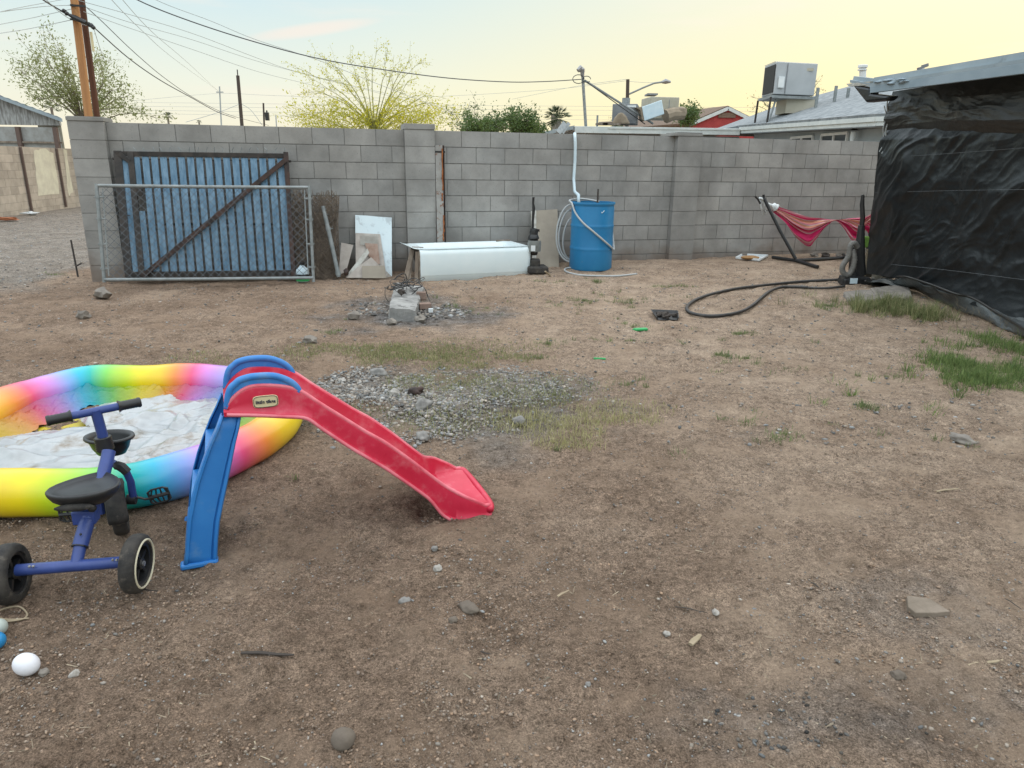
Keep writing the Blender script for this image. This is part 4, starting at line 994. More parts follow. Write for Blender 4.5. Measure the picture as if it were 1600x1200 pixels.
    bot = [G(1365, 446, .01), G(1400, 447, .01), G(1432, 455, .01), G(1465, 470, .01), G(1500, 486, .01), G(1530, 497, .01), G(1570, 515, .01), G(1612, 532, .01), G(1680, 575, .01), G(1800, 640, .01)]
    back = [V((p.x+.30, p.y+.15, p.z+.06)) for p in top]; back = [V((A.x+d.x*((p-A).dot(d))-.06, A.y+d.y*((p-A).dot(d)), .16)) for p in top]
    tpc, btc, bkc = catmull(top, 12), catmull(bot, 12), catmull(back, 12); n = len(tpc); rows = []
    K = 26
    for j in range(K):
        f = j/(K-1)
        for i in range(n):
            if f < .5: p = btc[i].lerp(tpc[i], f*2)
            else: p = tpc[i].lerp(bkc[i], f*2-1)
            z = (mn.noise(V((p.x*3, p.y*3, f*2)))*.05+mn.noise(V((p.x*9, p.y*9, f*5)))*.02)
            rows.append((p.x, p.y, max(p.z+z*(1 if 0 < j < K-1 else .2), gh(p.x, p.y)+.004)))
    mb = MB(); mb.grid(rows, n, K); mb.build('hem', mat('dusty_black_sheet', (.05, .058, .06), .40, (.11, .12, .118), 5, .4, 24, bdist=.02), t, smooth='all', solid=.003)
    mb = MB(); mb.tube([p+V((0, 0, .012)) for p in tpc], .013, 6); mb.build('hem_roll', M['tarpdull'], t, smooth='all')
sheet()
# ------------------------------------------------------------------ big blue gate leaning on the wall
def blue_gate():
    ob, ot, zt = .42, .06, 1.62
    def q(px, py, lift=0.0): p = LEAN(px, py, ob+lift, ot+lift, zt); return p
    c = q(325, 433); t = thing('metal_gate', 'large blue board and rusty steel gate leaning on the block wall', 'gate', (c.x, c.y, 0))
    tl, tr_, br, bl = (182, 240), (448, 243), (460, 427), (208, 430)
    def bar(name, a, b, w, h, m, lift=.0):
        mb = MB(); mb.bar(q(*a, lift), q(*b, lift), w, h, WN); mb.build(name, m, t, bevel=.004)
    bar('frame_post', (184, 236), (202, 433), .085, .05, M['steel_dark'])
    bar('frame_post', (204, 238), (222, 431), .065, .05, M['steel_dark'], .012)
    bar('frame_post', (446.5, 238), (459, 432), .055, .055, M['rust'], .015)
    bar('top_rail', (181, 240), (446, 243.5), .055, .05, M['steel_dark'], .004)
    bar('bottom_rail', (200, 429), (458, 426), .065, .05, M['steel_dark'], .004)
    bar('diagonal_brace', (222, 432), (446, 250), .055, .035, M['rust'], .045)
    bar('gusset', (186, 240), (203, 253), .05, .02, M['steel_dark'], .03)
    # boards
    n = 17; rg = random.Random(2)
    for k in range(-1, n):
        if k == -1: xt0, xt1, xb0, xb1 = 190, 202, 208, 222
        else:
            f0, f1 = (k+.07)/n, (k+.80)/n
            xt0, xt1 = 207+f0*(446-207), 207+f1*(446-207); xb0, xb1 = 225+f0*(459-225), 225+f1*(459-225)
        yt, yb = 245+rg.uniform(-.5, .5), 425
        mb = MB(); 
        segs = [(0, 1)]
        if k == 0: segs = [(.0, .24), (.47, 1)]
        for a_, b_ in segs:
            P = [q(xt0+(xb0-xt0)*a_, yt+(yb-yt)*a_, .0), q(xt1+(xb1-xt1)*a_, yt+(yb-yt)*a_, .0), q(xt1+(xb1-xt1)*b_, yt+(yb-yt)*b_, .0), q(xt0+(xb0-xt0)*b_, yt+(yb-yt)*b_, .0)]
            mb.prism(P, -WN*.012)
        mb.build('board', M['bluepaint'], t)
    # dark backing bars seen in the gaps, wire tips on top
    mb = MB()
    for py in (290, 350): mb.bar(q(190+(py-240)*.09, py, -.02), q(452, py, -.02), .03, .02, WN)
    mb.build('rear_rail', M['steel_dark'], t)
    mb = MB()
    for k in range(18):
        x = 213+k*13.6+rg.uniform(-1, 1); a = q(x, 241, 0); mb.tube([a, a+V((rg.uniform(-.015, .015), 0, .05)), a+V((rg.uniform(-.03, .03), .0, .08))], .0042, 4)
    mb.build('wire_tips', M['galv'], t)
    mb = MB(); p = q(218, 300, .02); mb.box(p, (.06, .04, .09), Matrix.Rotation(PSI, 3, 'Z')); mb.build('latch', M['steel_dark'], t, bevel=.005)
    mb = MB()
    for x, y in ((176, 248), (196, 337), (455, 252)): p = q(x, y, 0); mb.tube([p, p+WA*(.05 if x < 300 else -.05)], .014, 8)
    mb.build('hinge_pins', M['steel_dark'], t)
blue_gate()
def lattice(mb, Pf, u0, u1, v0, v1, step, r, clip=None, jitter=0, rg=None, wav=0):
    # diamond wires in a (u,v) frame mapped by Pf
    w, h = u1-u0, v1-v0
    for sgn in (1, -1):
        k = -h if sgn > 0 else 0
        while k < (w if sgn > 0 else w+h):
            if sgn > 0: a = (max(0, k), max(0, -k)); e = min(w-a[0], h-a[1]); b = (a[0]+e, a[1]+e)
            else: a = (min(w, k), max(0, k-w)); e = min(a[0], h-a[1]); b = (a[0]-e, a[1]+e)
            if e > step*.3:
                m = max(2, int(e/step)+1) if (jitter or wav) else 2
                pts = []
                for i in range(m):
                    f = i/(m-1); u, v = u0+a[0]+(b[0]-a[0])*f, v0+a[1]+(b[1]-a[1])*f
                    if jitter: u += rg.gauss(0, jitter); v += rg.gauss(0, jitter)
                    pts.append(Pf(u, v))
                mb.tube(pts, r, 3, cap=False)
            k += step
def chain_gate():
    ob, ot, zt = .78, .62, 1.2
    def q(px, py): return LEAN(px, py, ob, ot, zt)
    TL, TR, BR, BL_ = q(151, 290), q(483, 293), q(489.5, 434), q(162.5, 437)
    t = thing('chain_link_gate', 'low galvanised chain link gate standing in front of the blue gate', 'gate', (((BL_+BR)/2).x, ((BL_+BR)/2).y, 0))
    r = .019
    for nm, a, b in (('top_rail', TL+V((0, 0, 0)), TR), ('bottom_rail', BL_, BR), ('end_post', TL+V((0, 0, .02)), BL_-V((0, 0, .03))), ('end_post', TR+V((0, 0, .02)), BR-V((0, 0, .05)))):
        mb = MB(); mb.tube([a, (a+b)/2+V((0, 0, -.003)), b], r, 10); mb.build(nm, M['galv'], t, smooth=True)
    ux = (TR-TL).normalized(); dn = (BL_-TL)
    mb = MB(); a = TR-ux*.055; b = BR-ux*.055; mb.tube([a+V((0, 0, -.03)), b+V((0, 0, .04))], .008, 6)
    mb.build('tension_bar', M['galv'], t); mb = MB(); a = TL+ux*.055; b = BL_+ux*.055; mb.tube([a+V((0, 0, -.03)), b+V((0, 0, .04))], .007, 6); mb.build('tension_bar', M['galv'], t)
    mb = MB()
    for f in (.12, .35, .62, .88):
        for P0, P1, s_ in ((TL, BL_, 1), (TR, BR, -1)):
            p = P0.lerp(P1, f); mb.tube([p-ux*.03*s_, p+ux*.065*s_], .010, 6)
            mb.lathe([(.024, -.014), (.024, .014)], p, 10)
    for x in (290, 347, 400, 240): p = q(x, 290.5+(x-151)*.009); mb.lathe([(.022, -.009), (.022, .009)], p, 8, Matrix.Rotation(R(90), 3, 'Y'))
    mb.build('clamp', M['galv'], t)
    w = (TR-TL).length; h = dn.length
    def Pf(u, v): return TL+(TR-TL)*(u/w)+((BL_-TL).lerp(BR-TR, u/w))*(v/h)+WN*(-.004*math.sin(u*3))
    mb = MB(); lattice(mb, Pf, .03, w-.03, .02, h-.02, .085, .0030); mb.build('link_mesh', M['mesh_grey'], t)
chain_gate()
def mesh_roll(lab, px0, px1, pt, pb, off, seed, lean_=.1):
    a = W((px0+px1)/2, pb, off); tp = W((px0+px1)/2, pt, off-lean_); rad = (W(px1, pb, off)-W(px0, pb, off)).length/2
    h = tp.z-gh(a.x, a.y); g = gh(a.x, a.y); base = V((a.x, a.y, g)); ax = V((tp.x-a.x, tp.y-a.y, h))
    rg = random.Random(seed); mb = MB()
    for ly, rr in enumerate((rad, rad*.8, rad*.45)):
        circ = 2*math.pi*rr
        def Pf(u, v, rr=rr):
            a_ = u/rr; k = rr*(1+.10*math.sin(3*a_+seed)+.05*math.sin(v*7+ly)); return base+ax*(v/h)+V((math.cos(a_)*k, math.sin(a_)*k*.8, 0))
        lattice(mb, Pf, 0, circ, 0, h, .042, .0028, jitter=.007, rg=rg)
    for k in range(40):
        a_ = rg.uniform(0, 6.28); p = base+ax+V((math.cos(a_)*rad*rg.uniform(.3, 1), math.sin(a_)*rad*.6, 0)); mb.tube([p, p+V((rg.uniform(-.02, .02), 0, rg.uniform(.02, .07)))], .003, 3)
    o = mb.build('chain_link_roll', M['mesh_rust'], base=base); tag(o, lab, 'fencing roll', 'rolls of old chain link')
mesh_roll('dark rolled chain link partly behind the end post of the low gate', 457, 484, 303, 428, .35, 3)
mesh_roll('dark rolled chain link standing behind the leaning grey pipe', 488, 530, 306, 431, .38, 5)
def bottle():
    p = G(473, 434); p = LEAN(473, 432, .60, .60, 1); p.z = gh(p.x, p.y)
    t = thing('jug', 'small pale blue plastic jug with dark handle by the low gate corner', 'jug', p)
    mb = MB(); mb.lathe([(.055, .0), (.075, .01), (.078, .12), (.072, .15), (.03, .19), (.025, .21)], p, 14); mb.build('body', M['paleblue'], t, smooth=True)
    mb = MB(); mb.lathe([(.030, .205), (.032, .235), (.02, .24)], p, 10); mb.build('cap', M['blackplastic'], t)
    mb = MB(); mb.lathe([(.079, .015), (.080, .04)], p, 14); mb.build('green_band', M['greenplastic'], t)
    mb = MB(); mb.lathe([(.0795, .07), (.0795, .10)], p, 14); mb.build('dark_band', M['blackplastic'], t)
bottle()
mb = MB(); a = LEAN(505, 322, .55, .35, 1.2); b = LEAN(529, 430, .55, .35, 1.2)
t = thing('steel_pipe', 'galvanised pipe leaning diagonally against the rolled chain link', 'pipe', b)
mb.tube([b-(a-b).normalized()*.02, a], .026, 12); mb.build('tube', M['galv'], t, smooth=True)
mb = MB(); d = (b-a)
for f in (.30,): mb.tube([a+d*f, a+d*(f+.045)], .031, 12); mb.tube([a+d*(f+.02), a+d*(f+.02)+WA*.06], .006, 5)
mb.tube([b-d*.06, b+d*.0], .034, 12)
mb.tube([a+d*.12, a+d*.12+WA*.05], .006, 5)
mb.build('collar', M['galv'], t)
mb = MB(); mb.blob(W(541, 425, .55), .035, (1, 1, 1.3), seed=3); solo('end_cap', 'small rusty end fitting at the foot of the leaning pipe', 'fitting', mb, M['rust'])
M['paletile'] = mat('pale_tile_sheet', (.33, .29, .255), .85, (.45, .41, .37), 7)
# leaning boards and tile sheets
def sheetboard(name, lab, cat, pix, ob, ot, zt, th, m, group=None, **k):
    mb = MB(); mb.prism([LEAN(x, y, ob, ot, zt) for x, y in pix], WN*th)
    return solo(name, lab, cat, mb, m, group=group, **k)
sheetboard('striped_board', 'narrow pale striped board leaning beside the rolled chain link', 'board', [(533, 379), (552, 383), (541, 424), (529, 430)], .45, .25, .5, .012, M['paletile'], 'boards leaning on the wall')
o = sheetboard('marble_sheet', 'tall white veined marble effect sheet leaning on the wall', 'sheet', [(555, 336), (575, 337), (590, 338.5), (612, 340), (612.5, 434), (604, 433), (556, 431)], .42, .05, .72, .012, M['marble'])
o = sheetboard('patterned_board', 'grey brown board with a hexagon pattern in front of the marble sheet', 'board', [(555.5, 364), (594, 366), (604, 432), (556, 432)], .47, .18, .5, .012, M['paletile'], 'boards leaning on the wall')
mb = MB()
def Pf(u, v): return LEAN(563+u, 367+v, .485, .195, .5)
lattice(mb, Pf, 0, 28, 0, 16, 3.0, .0028); solo('hexagon_grid', 'pale mesh backed tile strip on top of the patterned board', 'tile strip', mb, M['whiteboard'])
sheetboard('broken_tile', 'reddish brown broken tile leaning on the patterned board', 'tile', [(570, 380), (590, 381), (594, 412), (588, 414), (576, 400)], .50, .215, .5, .01, M['rustpost'] if False else mat('red_brown_tile', (.24, .15, .11), .8, (.34, .25, .2), 14))
sheetboard('ribbed_strip', 'ribbed pale lattice strip slanting down left of the triangular board', 'strip', [(574, 388), (577, 395), (550, 432), (540, 432)], .56, .35, .4, .012, M['whiteboard'])
sheetboard('triangular_board', 'pale triangular plywood offcut lying against the tiles', 'board', [(580, 402), (594, 416), (566, 434), (541, 434), (558, 418)], .60, .45, .3, .012, M['paletile'], 'boards leaning on the wall')
sheetboard('square_tile', 'tan square tile at the front foot of the leaning pile', 'tile', [(566, 415.5), (601, 415), (604, 434.5), (566, 434.5)], .64, .55, .2, .012, M['ply'])
sheetboard('corner_tile', 'small pale tile corner at the right end of the leaning pile', 'tile', [(602, 422), (612, 432), (602, 434)], .62, .6, .2, .012, M['palestone'])
# rusty post
t = thing('rusty_post', 'tall rust streaked steel post leaning upright on the wall', 'post', W(690, 386, .14))
a, b = LEAN(686.5, 227, .16, .035, 1.75), LEAN(690, 392, .16, .035, 1.75)
mb = MB(); w = .115
for s_ in (-1, 1): mb.bar(a+WA*w/2*s_+WN*.012, b+WA*w/2*s_+WN*.012, .008, .03, WN)
mb.bar(a+WN*.02, b+WN*.02, w, .006, WN); mb.build('channel', M['rust'], t)
mb = MB(); o_ = -WN*.024
mb.bar(a-WA*.012+o_, b-WA*.012+o_, w*.82, .006, WN); mb.build('face', mat('chalky_paint', (.26, .25, .23), .9, (.36, .35, .33), 6, c3=(.20, .09, .05), s3=16, f3=(.55, .65)), t)
mb = MB()
for y0, y1, dx in ((232, 296, .030), (300, 312, .02), (335, 362, .032), (362, 376, .024)):
    f0, f1 = (y0-227)/165, (y1-227)/165; p, q_ = a.lerp(b, f0), a.lerp(b, f1)
    mb.tube([p.lerp(q_, k/8)+WA*(dx+.003*math.sin(k*2))-WN*.026 for k in range(9)], [.021+.006*math.sin(k*1.7+y0) for k in range(9)], 6, flat=.4)
mb.build('rust_streak', mat('bright_rust', (.26, .075, .02), .9, (.34, .12, .035), 18), t)
mb = MB(); p = a.lerp(b, .06); mb.bar(p-WA*w*.6-WN*.03, p+WA*w*.6-WN*.03, .006, .02); mb.tube([p-WA*.03-WN*.03, p+WA*.03-WN*.03], .008, 6); mb.build('wire_tie', M['insul'], t)
# bathtub
def tub():
    A = W(657.5, 437, .98); A = V((A.x, A.y, gh(A.x, A.y)-.02)); B = atZ(828, 428, .045); d = V((B.x-A.x, B.y-A.y, 0)); L = d.length; d.normalize(); n_ = V((-d.y, d.x, 0)); z0 = A.z; H = .40
    t = thing('bathtub', 'white bathtub with a long apron sitting on the dirt by the wall', 'bathtub', (A+d*L/2))
    def P(u, v, z): q = A+d*u+n_*v; return V((q.x, q.y, z0+z))
    D = .70; mb = MB()
    # apron with stepped foot and rounded top
    prof = [(.008, -.05), (.008, .075), (.004, .08), (.0, .09), (.0, .33), (.006, .365), (.025, .39), (.055, .40)]
    us = np.linspace(0, L, 40); rg = random.Random(1); rows = []
    for v, z in prof:
        for u in us: rows.append(P(u, v, z-(.0 if z > .05 else .0)))
    mb.grid(rows, 40, len(prof)); mb.build('apron', M['tub'], t, smooth='all', solid=.006)
    # rim and basin
    mb = MB(); 
    def loop(inset, z, rad, n=48, du=0):
        pts = []
        for k in range(n):
            a_ = 2*math.pi*k/n; cx = math.cos(a_); sy = math.sin(a_); e = rad
            sxp = math.copysign(abs(cx)**e, cx); syp = math.copysign(abs(sy)**e, sy)
            pts.append(P(L/2+du+sxp*(L/2-inset), D/2+.02+syp*(D/2-inset*.9+.02)*.97, z))
        return pts
    rings = [loop(.0, .40, .12), loop(.07, .405, .3), (loop(.09, .398, .4)), loop(.12, .33, .5), loop(.17, .12, .55), loop(.26, .06, .6), loop(.36, .055, .6)]
    Pg = [p for r_ in rings for p in r_]; mb.grid(Pg, 48, len(rings), closed_u=True); mb.f.append(tuple(range(len(mb.v)-48, len(mb.v)))); mb.build('basin', M['tub'], t, smooth=True, angle=50)
    mb = MB(); mb.prism([P(-.002, .05, .0), P(-.002, .012, .1), P(-.002, .0, .33), P(-.002, .03, .385), P(-.002, .08, .38), P(-.002, .07, .0)], d*.01); mb.build('raw_edge', M['tubside'], t)
    # chipped lip flaring at the near left corner
    mb = MB(); rows = []
    for j, (e, z) in enumerate(((0, .40), (-.03, .402), (-.055, .408), (-.075, .42))):
        for v in np.linspace(.02+j*.05, D, 12): rows.append(P(e, v, z+.0))
    mb.grid(rows, 12, 4); mb.build('end_lip', M['tub'], t, smooth='all', solid=.006)
    mb = MB(); mb.prism([P(.16, .10, -.02), P(.16, D-.02, -.02), P(.05, D-.02, .38), P(.05, .06, .38)], d*.006); mb.build('end_panel', M['stickdark'], t)  # dark colour stands in for the shade inside the hollow tub end
    mb = MB(); mb.prism([P(L-.01, .04, -.02), P(L-.01, D, -.02), P(L-.01, D, .39), P(L-.01, .03, .39)], -d*.006); mb.build('end_panel', M['tub'], t)
    mb = MB(); mb.tube([P(L-.22, D-.06, .41), P(L-.02, D-.05, .412)], .012, 6); solo('metal_rod', 'short brown rod lying on the far right rim of the bathtub', 'rod', mb, M['wood'])
    for lab, u0, v0, u1, v1, w in (('brown plank leaning under the left lip of the bathtub', -.20, .02, -.04, .22, .05), ('darker plank right behind the plank under the tub lip', -.15, .05, -.02, .30, .05), ('short upright plank tight against the tub end', -.05, .03, -.015, .08, .04)):
        mb = MB(); a_, b_ = P(u0, v0, .0), P(u1, v1, .37); mb.bar(a_, b_, w, .016, n_); o = solo('plank', lab, 'plank', mb, M['wood'], group='planks at the end of the bathtub')
    mb = MB(); a_ = P(-.07, -.005, .385); mb.bar(P(-.08, .06, .43), P(.05, .03, .425), .03, .008); solo('splinter', 'thin brown splinter on the left corner of the tub rim', 'splinter', mb, M['wood'])
tub()
# tan board and sprayer
sheetboard('tan_board', 'plain tan rectangular board leaning on the wall behind the pump', 'board', [(838, 329), (871, 327), (873.5, 419), (838, 421)], .40, .04, .75, .012, M['ply'], 'boards leaning on the wall')
mb = MB(); mb.prism([LEAN(x, y, .415, .055, .75) for x, y in ((829.5, 330), (838, 329), (838, 421), (832, 421))], WN*.01); solo('white_strip', 'thin white edge strip beside the plain tan board', 'strip', mb, M['whiteboard'])
def pump():
    b = G(836, 426); b = V((b.x, b.y, gh(b.x, b.y))); 
    t = thing('upright_cleaner', 'dusty black upright cleaner with a clear cup beside the bathtub', 'vacuum cleaner', b)
    def q(px, py, dy=0): return atY(px, py, b.y+dy)
    mb = MB(); mb.tube([q(833.5, 308), q(833, 318), q(834, 325), q(832.5, 345), q(832, 365)], [.016, .014, .020, .016, .018], 8); mb.build('handle', M['blackplastic'], t, smooth=True)
    mb = MB(); c = q(833, 396); hgt = q(833, 366).z-c.z
    mb.lathe([(.03, hgt+.02), (.06, hgt-.01), (.075, hgt-.05), (.075, .19), (.06, .18), (.06, .0), (.05, -.02)], c, 16); mb.build('body', M['blackplastic'], t, smooth=True)
    mb = MB(); mb.lathe([(.085, .0), (.09, .10), (.085, .14)], c+V((.01, -.02, .03)), 16, a0=-2.8, a1=.2); mb.build('dust_cup', mat('smoky_cup', (.14, .15, .14), .35, (.22, .23, .22), 8), t, smooth=True)
    mb = MB(); p = q(833, 388, -.12); mb.box(p, (.055, .006, .07)); mb.build('label_patch', M['whiteplastic'], t)
    mb = MB(); mb.lathe([(.05, 0), (.055, .05), (.045, .09), (.0, .10)], q(834, 366)-V((0, 0, .02)), 12); mb.box(q(840, 360), (.05, .04, .03)); mb.build('cap', M['blackplastic'], t, smooth=True)
    mb = MB(); mb.tube([q(828, 372), q(825, 385), q(826, 400), q(830, 410)], .014, 6); mb.build('side_hose', M['blackplastic'], t)
    mb = MB(); c2 = V((b.x+.02, b.y-.02, b.z+.05)); mb.box(c2, (.26, .30, .09), Matrix.Rotation(.15, 3, 'Z')); mb.box(c2+V((-.02, 0, .07)), (.12, .16, .12)); mb.build('floor_head', M['rubber'], t, bevel=.02)
    mb = MB(); mb.bar(G(852, 424, .08), G(860, 431, .01), .02, .015); solo('stick', 'pale stick resting beside the dusty upright cleaner', 'stick', mb, M['stick'])
pump()
def barrel():
    b = atZ(923, 424, gh(*(G(923, 424).xy))); b = V((b.x+.02, b.y+.27, 0)); b.z = gh(b.x, b.y)-.01
    t = thing('plastic_barrel', 'blue plastic drum barrel standing on the dirt by the wall', 'barrel', b)
    r = .285; H = .865
    prof = [(.0, 0), (r*.94, .0), (r*.985, .03), (r*.975, .24), (r*.985, .262), (r*1.0, .275), (r*.985, .288), (r*.975, .31), (r*.975, .53), (r*.985, .552), (r*1.0, .565), (r*.985, .578), (r*.97, .60), (r*.975, .78), (r*.96, .81), (r*.955, .825), (r*1.0, .835), (r*1.01, .85), (r*1.0, H), (r*.95, H), (r*.94, .84), (r*.93, .5)]
    mb = MB(); mb.lathe(prof, b, 40); mb.build('drum', M['barrel'], t, smooth=True, angle=60)
    mb = MB(); mb.lathe([(0, .80), (r*.93, .80)], b, 30); mb.build('lid', M['barrel'], t)
    mb = MB(); p = b+V((.10, -.255, .75)); mb.tube([p+V((-.03, 0, .02)), p+V((-.01, -.01, -.01)), p+V((.02, -.0, .02))], .006, 5); mb.build('scratch_mark', M['paleblue'], t)
    # white hose, coiled on the wall side and round the barrel
    def cyl(a, z, rr=r+.014): return b+V((math.cos(a)*rr, math.sin(a)*rr, z))
    mb = MB()
    P = [cyl(R(60), .86, .2), cyl(R(120), .89, .24), cyl(R(165), .88, .30), cyl(R(185), .86), cyl(R(200), .84), cyl(R(215), .74), cyl(R(240), .62), cyl(R(270), .50), cyl(R(300), .38), cyl(R(325), .30), cyl(R(345), .26), cyl(R(362), .30), cyl(R(375), .42), cyl(R(385), .55), cyl(R(390), .66)]
    mb.tube(catmull(P, 6), .0125, 8)
    h1 = mb.build('white_hose', M['cord'], smooth='all'); tag(h1, 'white hose draped diagonally round the blue barrel', 'hose', 'white hoses')
    mb = MB()
    for k, (rx, rz, cx, cz) in enumerate(((.19, .37, .27, .45), (.17, .33, .26, .43), (.13, .28, .24, .37))):
        c = b+V((-cx, .08+.03*k, cz)); mb.tube([c+V((rx*math.cos(a_)*(1+.05*math.sin(a_*2)), .03*math.sin(a_+k), rz*math.sin(a_))) for a_ in np.linspace(R(35+8*k), R(330-6*k), 30)], .012, 7)
    h2 = mb.build('hose_coil', M['cord'], smooth='all'); tag(h2, 'coiled white hose loops on the left of the blue barrel', 'hose', 'white hoses')
    mb = MB(); P = [G(902, 418, .012), G(885, 419, .012), G(884, 424, .012), G(905, 429.5, .012), G(935, 431, .012), G(965, 431, .012), G(995, 428, .012)]
    mb.tube(catmull(P, 6), .011, 7); h3 = mb.build('ground_hose', M['cord'], smooth='all'); tag(h3, 'white hose end lying flat on the dirt before the barrel', 'hose', 'white hoses')
    # pale downpipe bent over the wall
    mb = MB(); P = [W(898, 208, .02), W(898.5, 216, .06), W(899, 225, .06), W(898.5, 250, .06), W(896.5, 280, .07), W(898, 300, .18), b+V((-.20, -.06, .95)), b+V((-.19, -.06, .80))]
    mb.tube(P, .021, 8); o = solo('drain_pipe', 'pale plastic pipe running down the wall into the barrel', 'pipe', mb, M['paleblue'], smooth='all')
    mb = MB(); mb.tube([b+V((.06, .06, .7)), b+V((.07, .12, 1.02))], .012, 5); solo('thin_stick', 'dark stick poking out of the back of the barrel', 'stick', mb, M['stickdark'])
barrel()
# hammock on its black steel stand
def hammock():
    def q(px, py, off): return W(px, py, off)
    ft = G(1278, 416, .03); fb = G(1207, 402, .03); mid = G(1243, 407, .035); top = q(1184.5, 306, .45); t2 = q(1193, 311, .50)
    t = thing('hammock_stand', 'black tubular steel hammock stand with one raised arm', 'hammock stand', mid)
    mb = MB(); mb.tube([mid+V((0, 0, .02)), mid.lerp(t2, .5), t2+V((0, 0, .02))], .024, 8)
    mb.build('arm', M['blackplastic'], t, smooth=True)
    mb = MB(); hk = q(1180, 306, .5); mb.tube([q(1180, 307, .5), q(1184, 311, .5), q(1188, 318, .5)], .014, 6); mb.tube([t2+V((0, 0, .0)), t2+V((-.005, 0, .06))], .018, 6); mb.build('hook', M['blackplastic'], t)
    mb = MB(); mb.tube([fb, mid, ft], .024, 8); mb.build('foot_bar', M['blackplastic'], t, smooth=True)
    far_ = G(1345, 401, .04); mb = MB(); mb.tube([mid, far_, G(1420, 400, .04)], .024, 8); mb.build('base_bar', M['blackplastic'], t, smooth=True)
    mb = MB(); mb.tube([G(1318, 398, .06), G(1326, 404, .04)], .024, 8); mb.build('joint', M['blackplastic'], t)
    # cloth: striped, bunched at its ends
    tc_ = mat('striped_cloth', (1, 1, 1), .85, trans=.25); nt_ = tc_.node_tree; bs = nt_.nodes['Principled BSDF']
    uv = N(nt_, 'ShaderNodeUVMap'); s_ = N(nt_, 'ShaderNodeSeparateXYZ'); nt_.links.new(uv.outputs[0], s_.inputs[0])
    mm = N(nt_, 'ShaderNodeMath', operation='FRACT'); m0 = N(nt_, 'ShaderNodeMath', operation='MULTIPLY'); m0.inputs[1].default_value = 1.15
    nt_.links.new(s_.outputs[1], m0.inputs[0]); nt_.links.new(m0.outputs[0], mm.inputs[0])
    red, pink, orange, cream_ = (.58, .02, .12, 1), (.68, .20, .28, 1), (.66, .30, .20, 1), (.70, .50, .50, 1)
    rr = ramp(nt_, [(0, red), (.14, pink), (.17, cream_), (.20, pink), (.28, red), (.34, cream_), (.38, orange), (.48, pink), (.52, cream_), (.56, orange), (.64, pink), (.68, cream_), (.72, red), (.78, pink), (.83, cream_), (.86, red)], 'CONSTANT')
    nt_.links.new(mm.outputs[0], rr.inputs[0]); nt_.links.new(rr.outputs[0], bs.inputs['Base Color'])
    for n_ in nt_.nodes:
        if n_.type == 'BSDF_TRANSLUCENT': nt_.links.new(rr.outputs[0], n_.inputs[0])
    # boundary curves (top edge, bottom edge) in wall plane pixels
    top_ = [(1205, 321), (1222, 325), (1245, 333), (1263, 339), (1282, 341), (1298, 343), (1312, 343), (1330, 341), (1350, 339), (1364, 333), (1372, 330)]
    bot_ = [(1206, 330), (1226, 347), (1243, 370), (1263, 385), (1274, 375), (1290, 355), (1305, 345), (1318, 356), (1334, 377), (1352, 360), (1366, 388)]
    nu = 80; T = catmull([V((a, b, 0)) for a, b in top_], 8); B = catmull([V((a, b, 0)) for a, b in bot_], 8); nu = len(T); nv = 26; rows = []; uvs = []
    for j in range(nv):
        f = j/(nv-1)
        for i in range(nu):
            p = T[i].lerp(B[i], f); wv = (T[i]-B[i]).length/50
            off = .50+.05*math.sin(f*14+i*.12)*min(1, wv)+.025*math.sin(f*31+i*.3)*wv+.03*mn.noise(V((i*.15, f*6, 1)))
            rows.append(W(p.x, p.y, off)); uvs.append((i/nu, f*.95+.0+.25*math.sin(i/nu*3.1)))
    mb = MB(); mb.grid(rows, nu, nv); o = mb.build('hammock_cloth', tc_, smooth='all')
    ul = o.data.uv_layers.new(name='UVMap')
    for lp in o.data.loops: ul.data[lp.index].uv = uvs[lp.vertex_index]
    tag(o, 'red and orange striped hammock cloth sagging from the black stand', 'hammock')
    mb = MB(); mb.tube(catmull([q(1186, 310, .5), q(1192, 311, .5), q(1198, 318, .5), q(1208, 322, .5), q(1213, 326, .5)], 5), [.012]*5+[.016]*5+[.022]*5+[.05]*3+[.065, .05, .04], 8)
    mb.tube([q(1187, 308, .48), q(1189, 322, .47), q(1193, 335, .46), q(1196, 334, .46), q(1194, 320, .46), q(1190, 309, .48)], .012, 6); r_ = mb.build('knotted_end', M['whiteplastic'], o, smooth='all')
hammock()
def tray():
    p = G(1174, 405)
    t = thing('white_tray', 'shallow white tray on the dirt near the wall', 'tray', p)
    a, b, c, d = G(1150, 405), G(1160, 400), G(1199, 402), G(1186, 409)
    mb = MB(); P = [V((q.x, q.y, q.z+.005)) for q in (a, d, c, b)]; mb.prism(P, V((0, 0, .008))); 
    for i in range(4): mb.bar(P[i]+V((0, 0, .02)), P[(i+1) % 4]+V((0, 0, .02)), .02, .03)
    mb.build('dish', M['whiteplastic'], t, bevel=.004)
    mb = MB(); mb.blob(G(1172, 402.5, .045), .07, (2.0, .8, .42), 3, 2, .12); solo('crust', 'brown bread like lump in the white tray', 'food', mb, M['bread'], smooth='all')
    for i, (x, y, r_, lab) in enumerate(((1272, 398, .05, 'small grey stone at the wall foot behind the hammock base'), (1290, 399, .06, 'dark clod at the wall foot right of the small grey stone'), (1311, 398, .045, 'pale stone at the wall foot nearest the vacuum'))):
        mb = MB(); mb.blob(G(x, y, .02), r_, (1.2, 1, .7), i+20, 1, .4); solo('stone', lab, 'stone', mb, M['stone_one'] if i != 1 else M['stickdark'], group='loose stones')
tray()
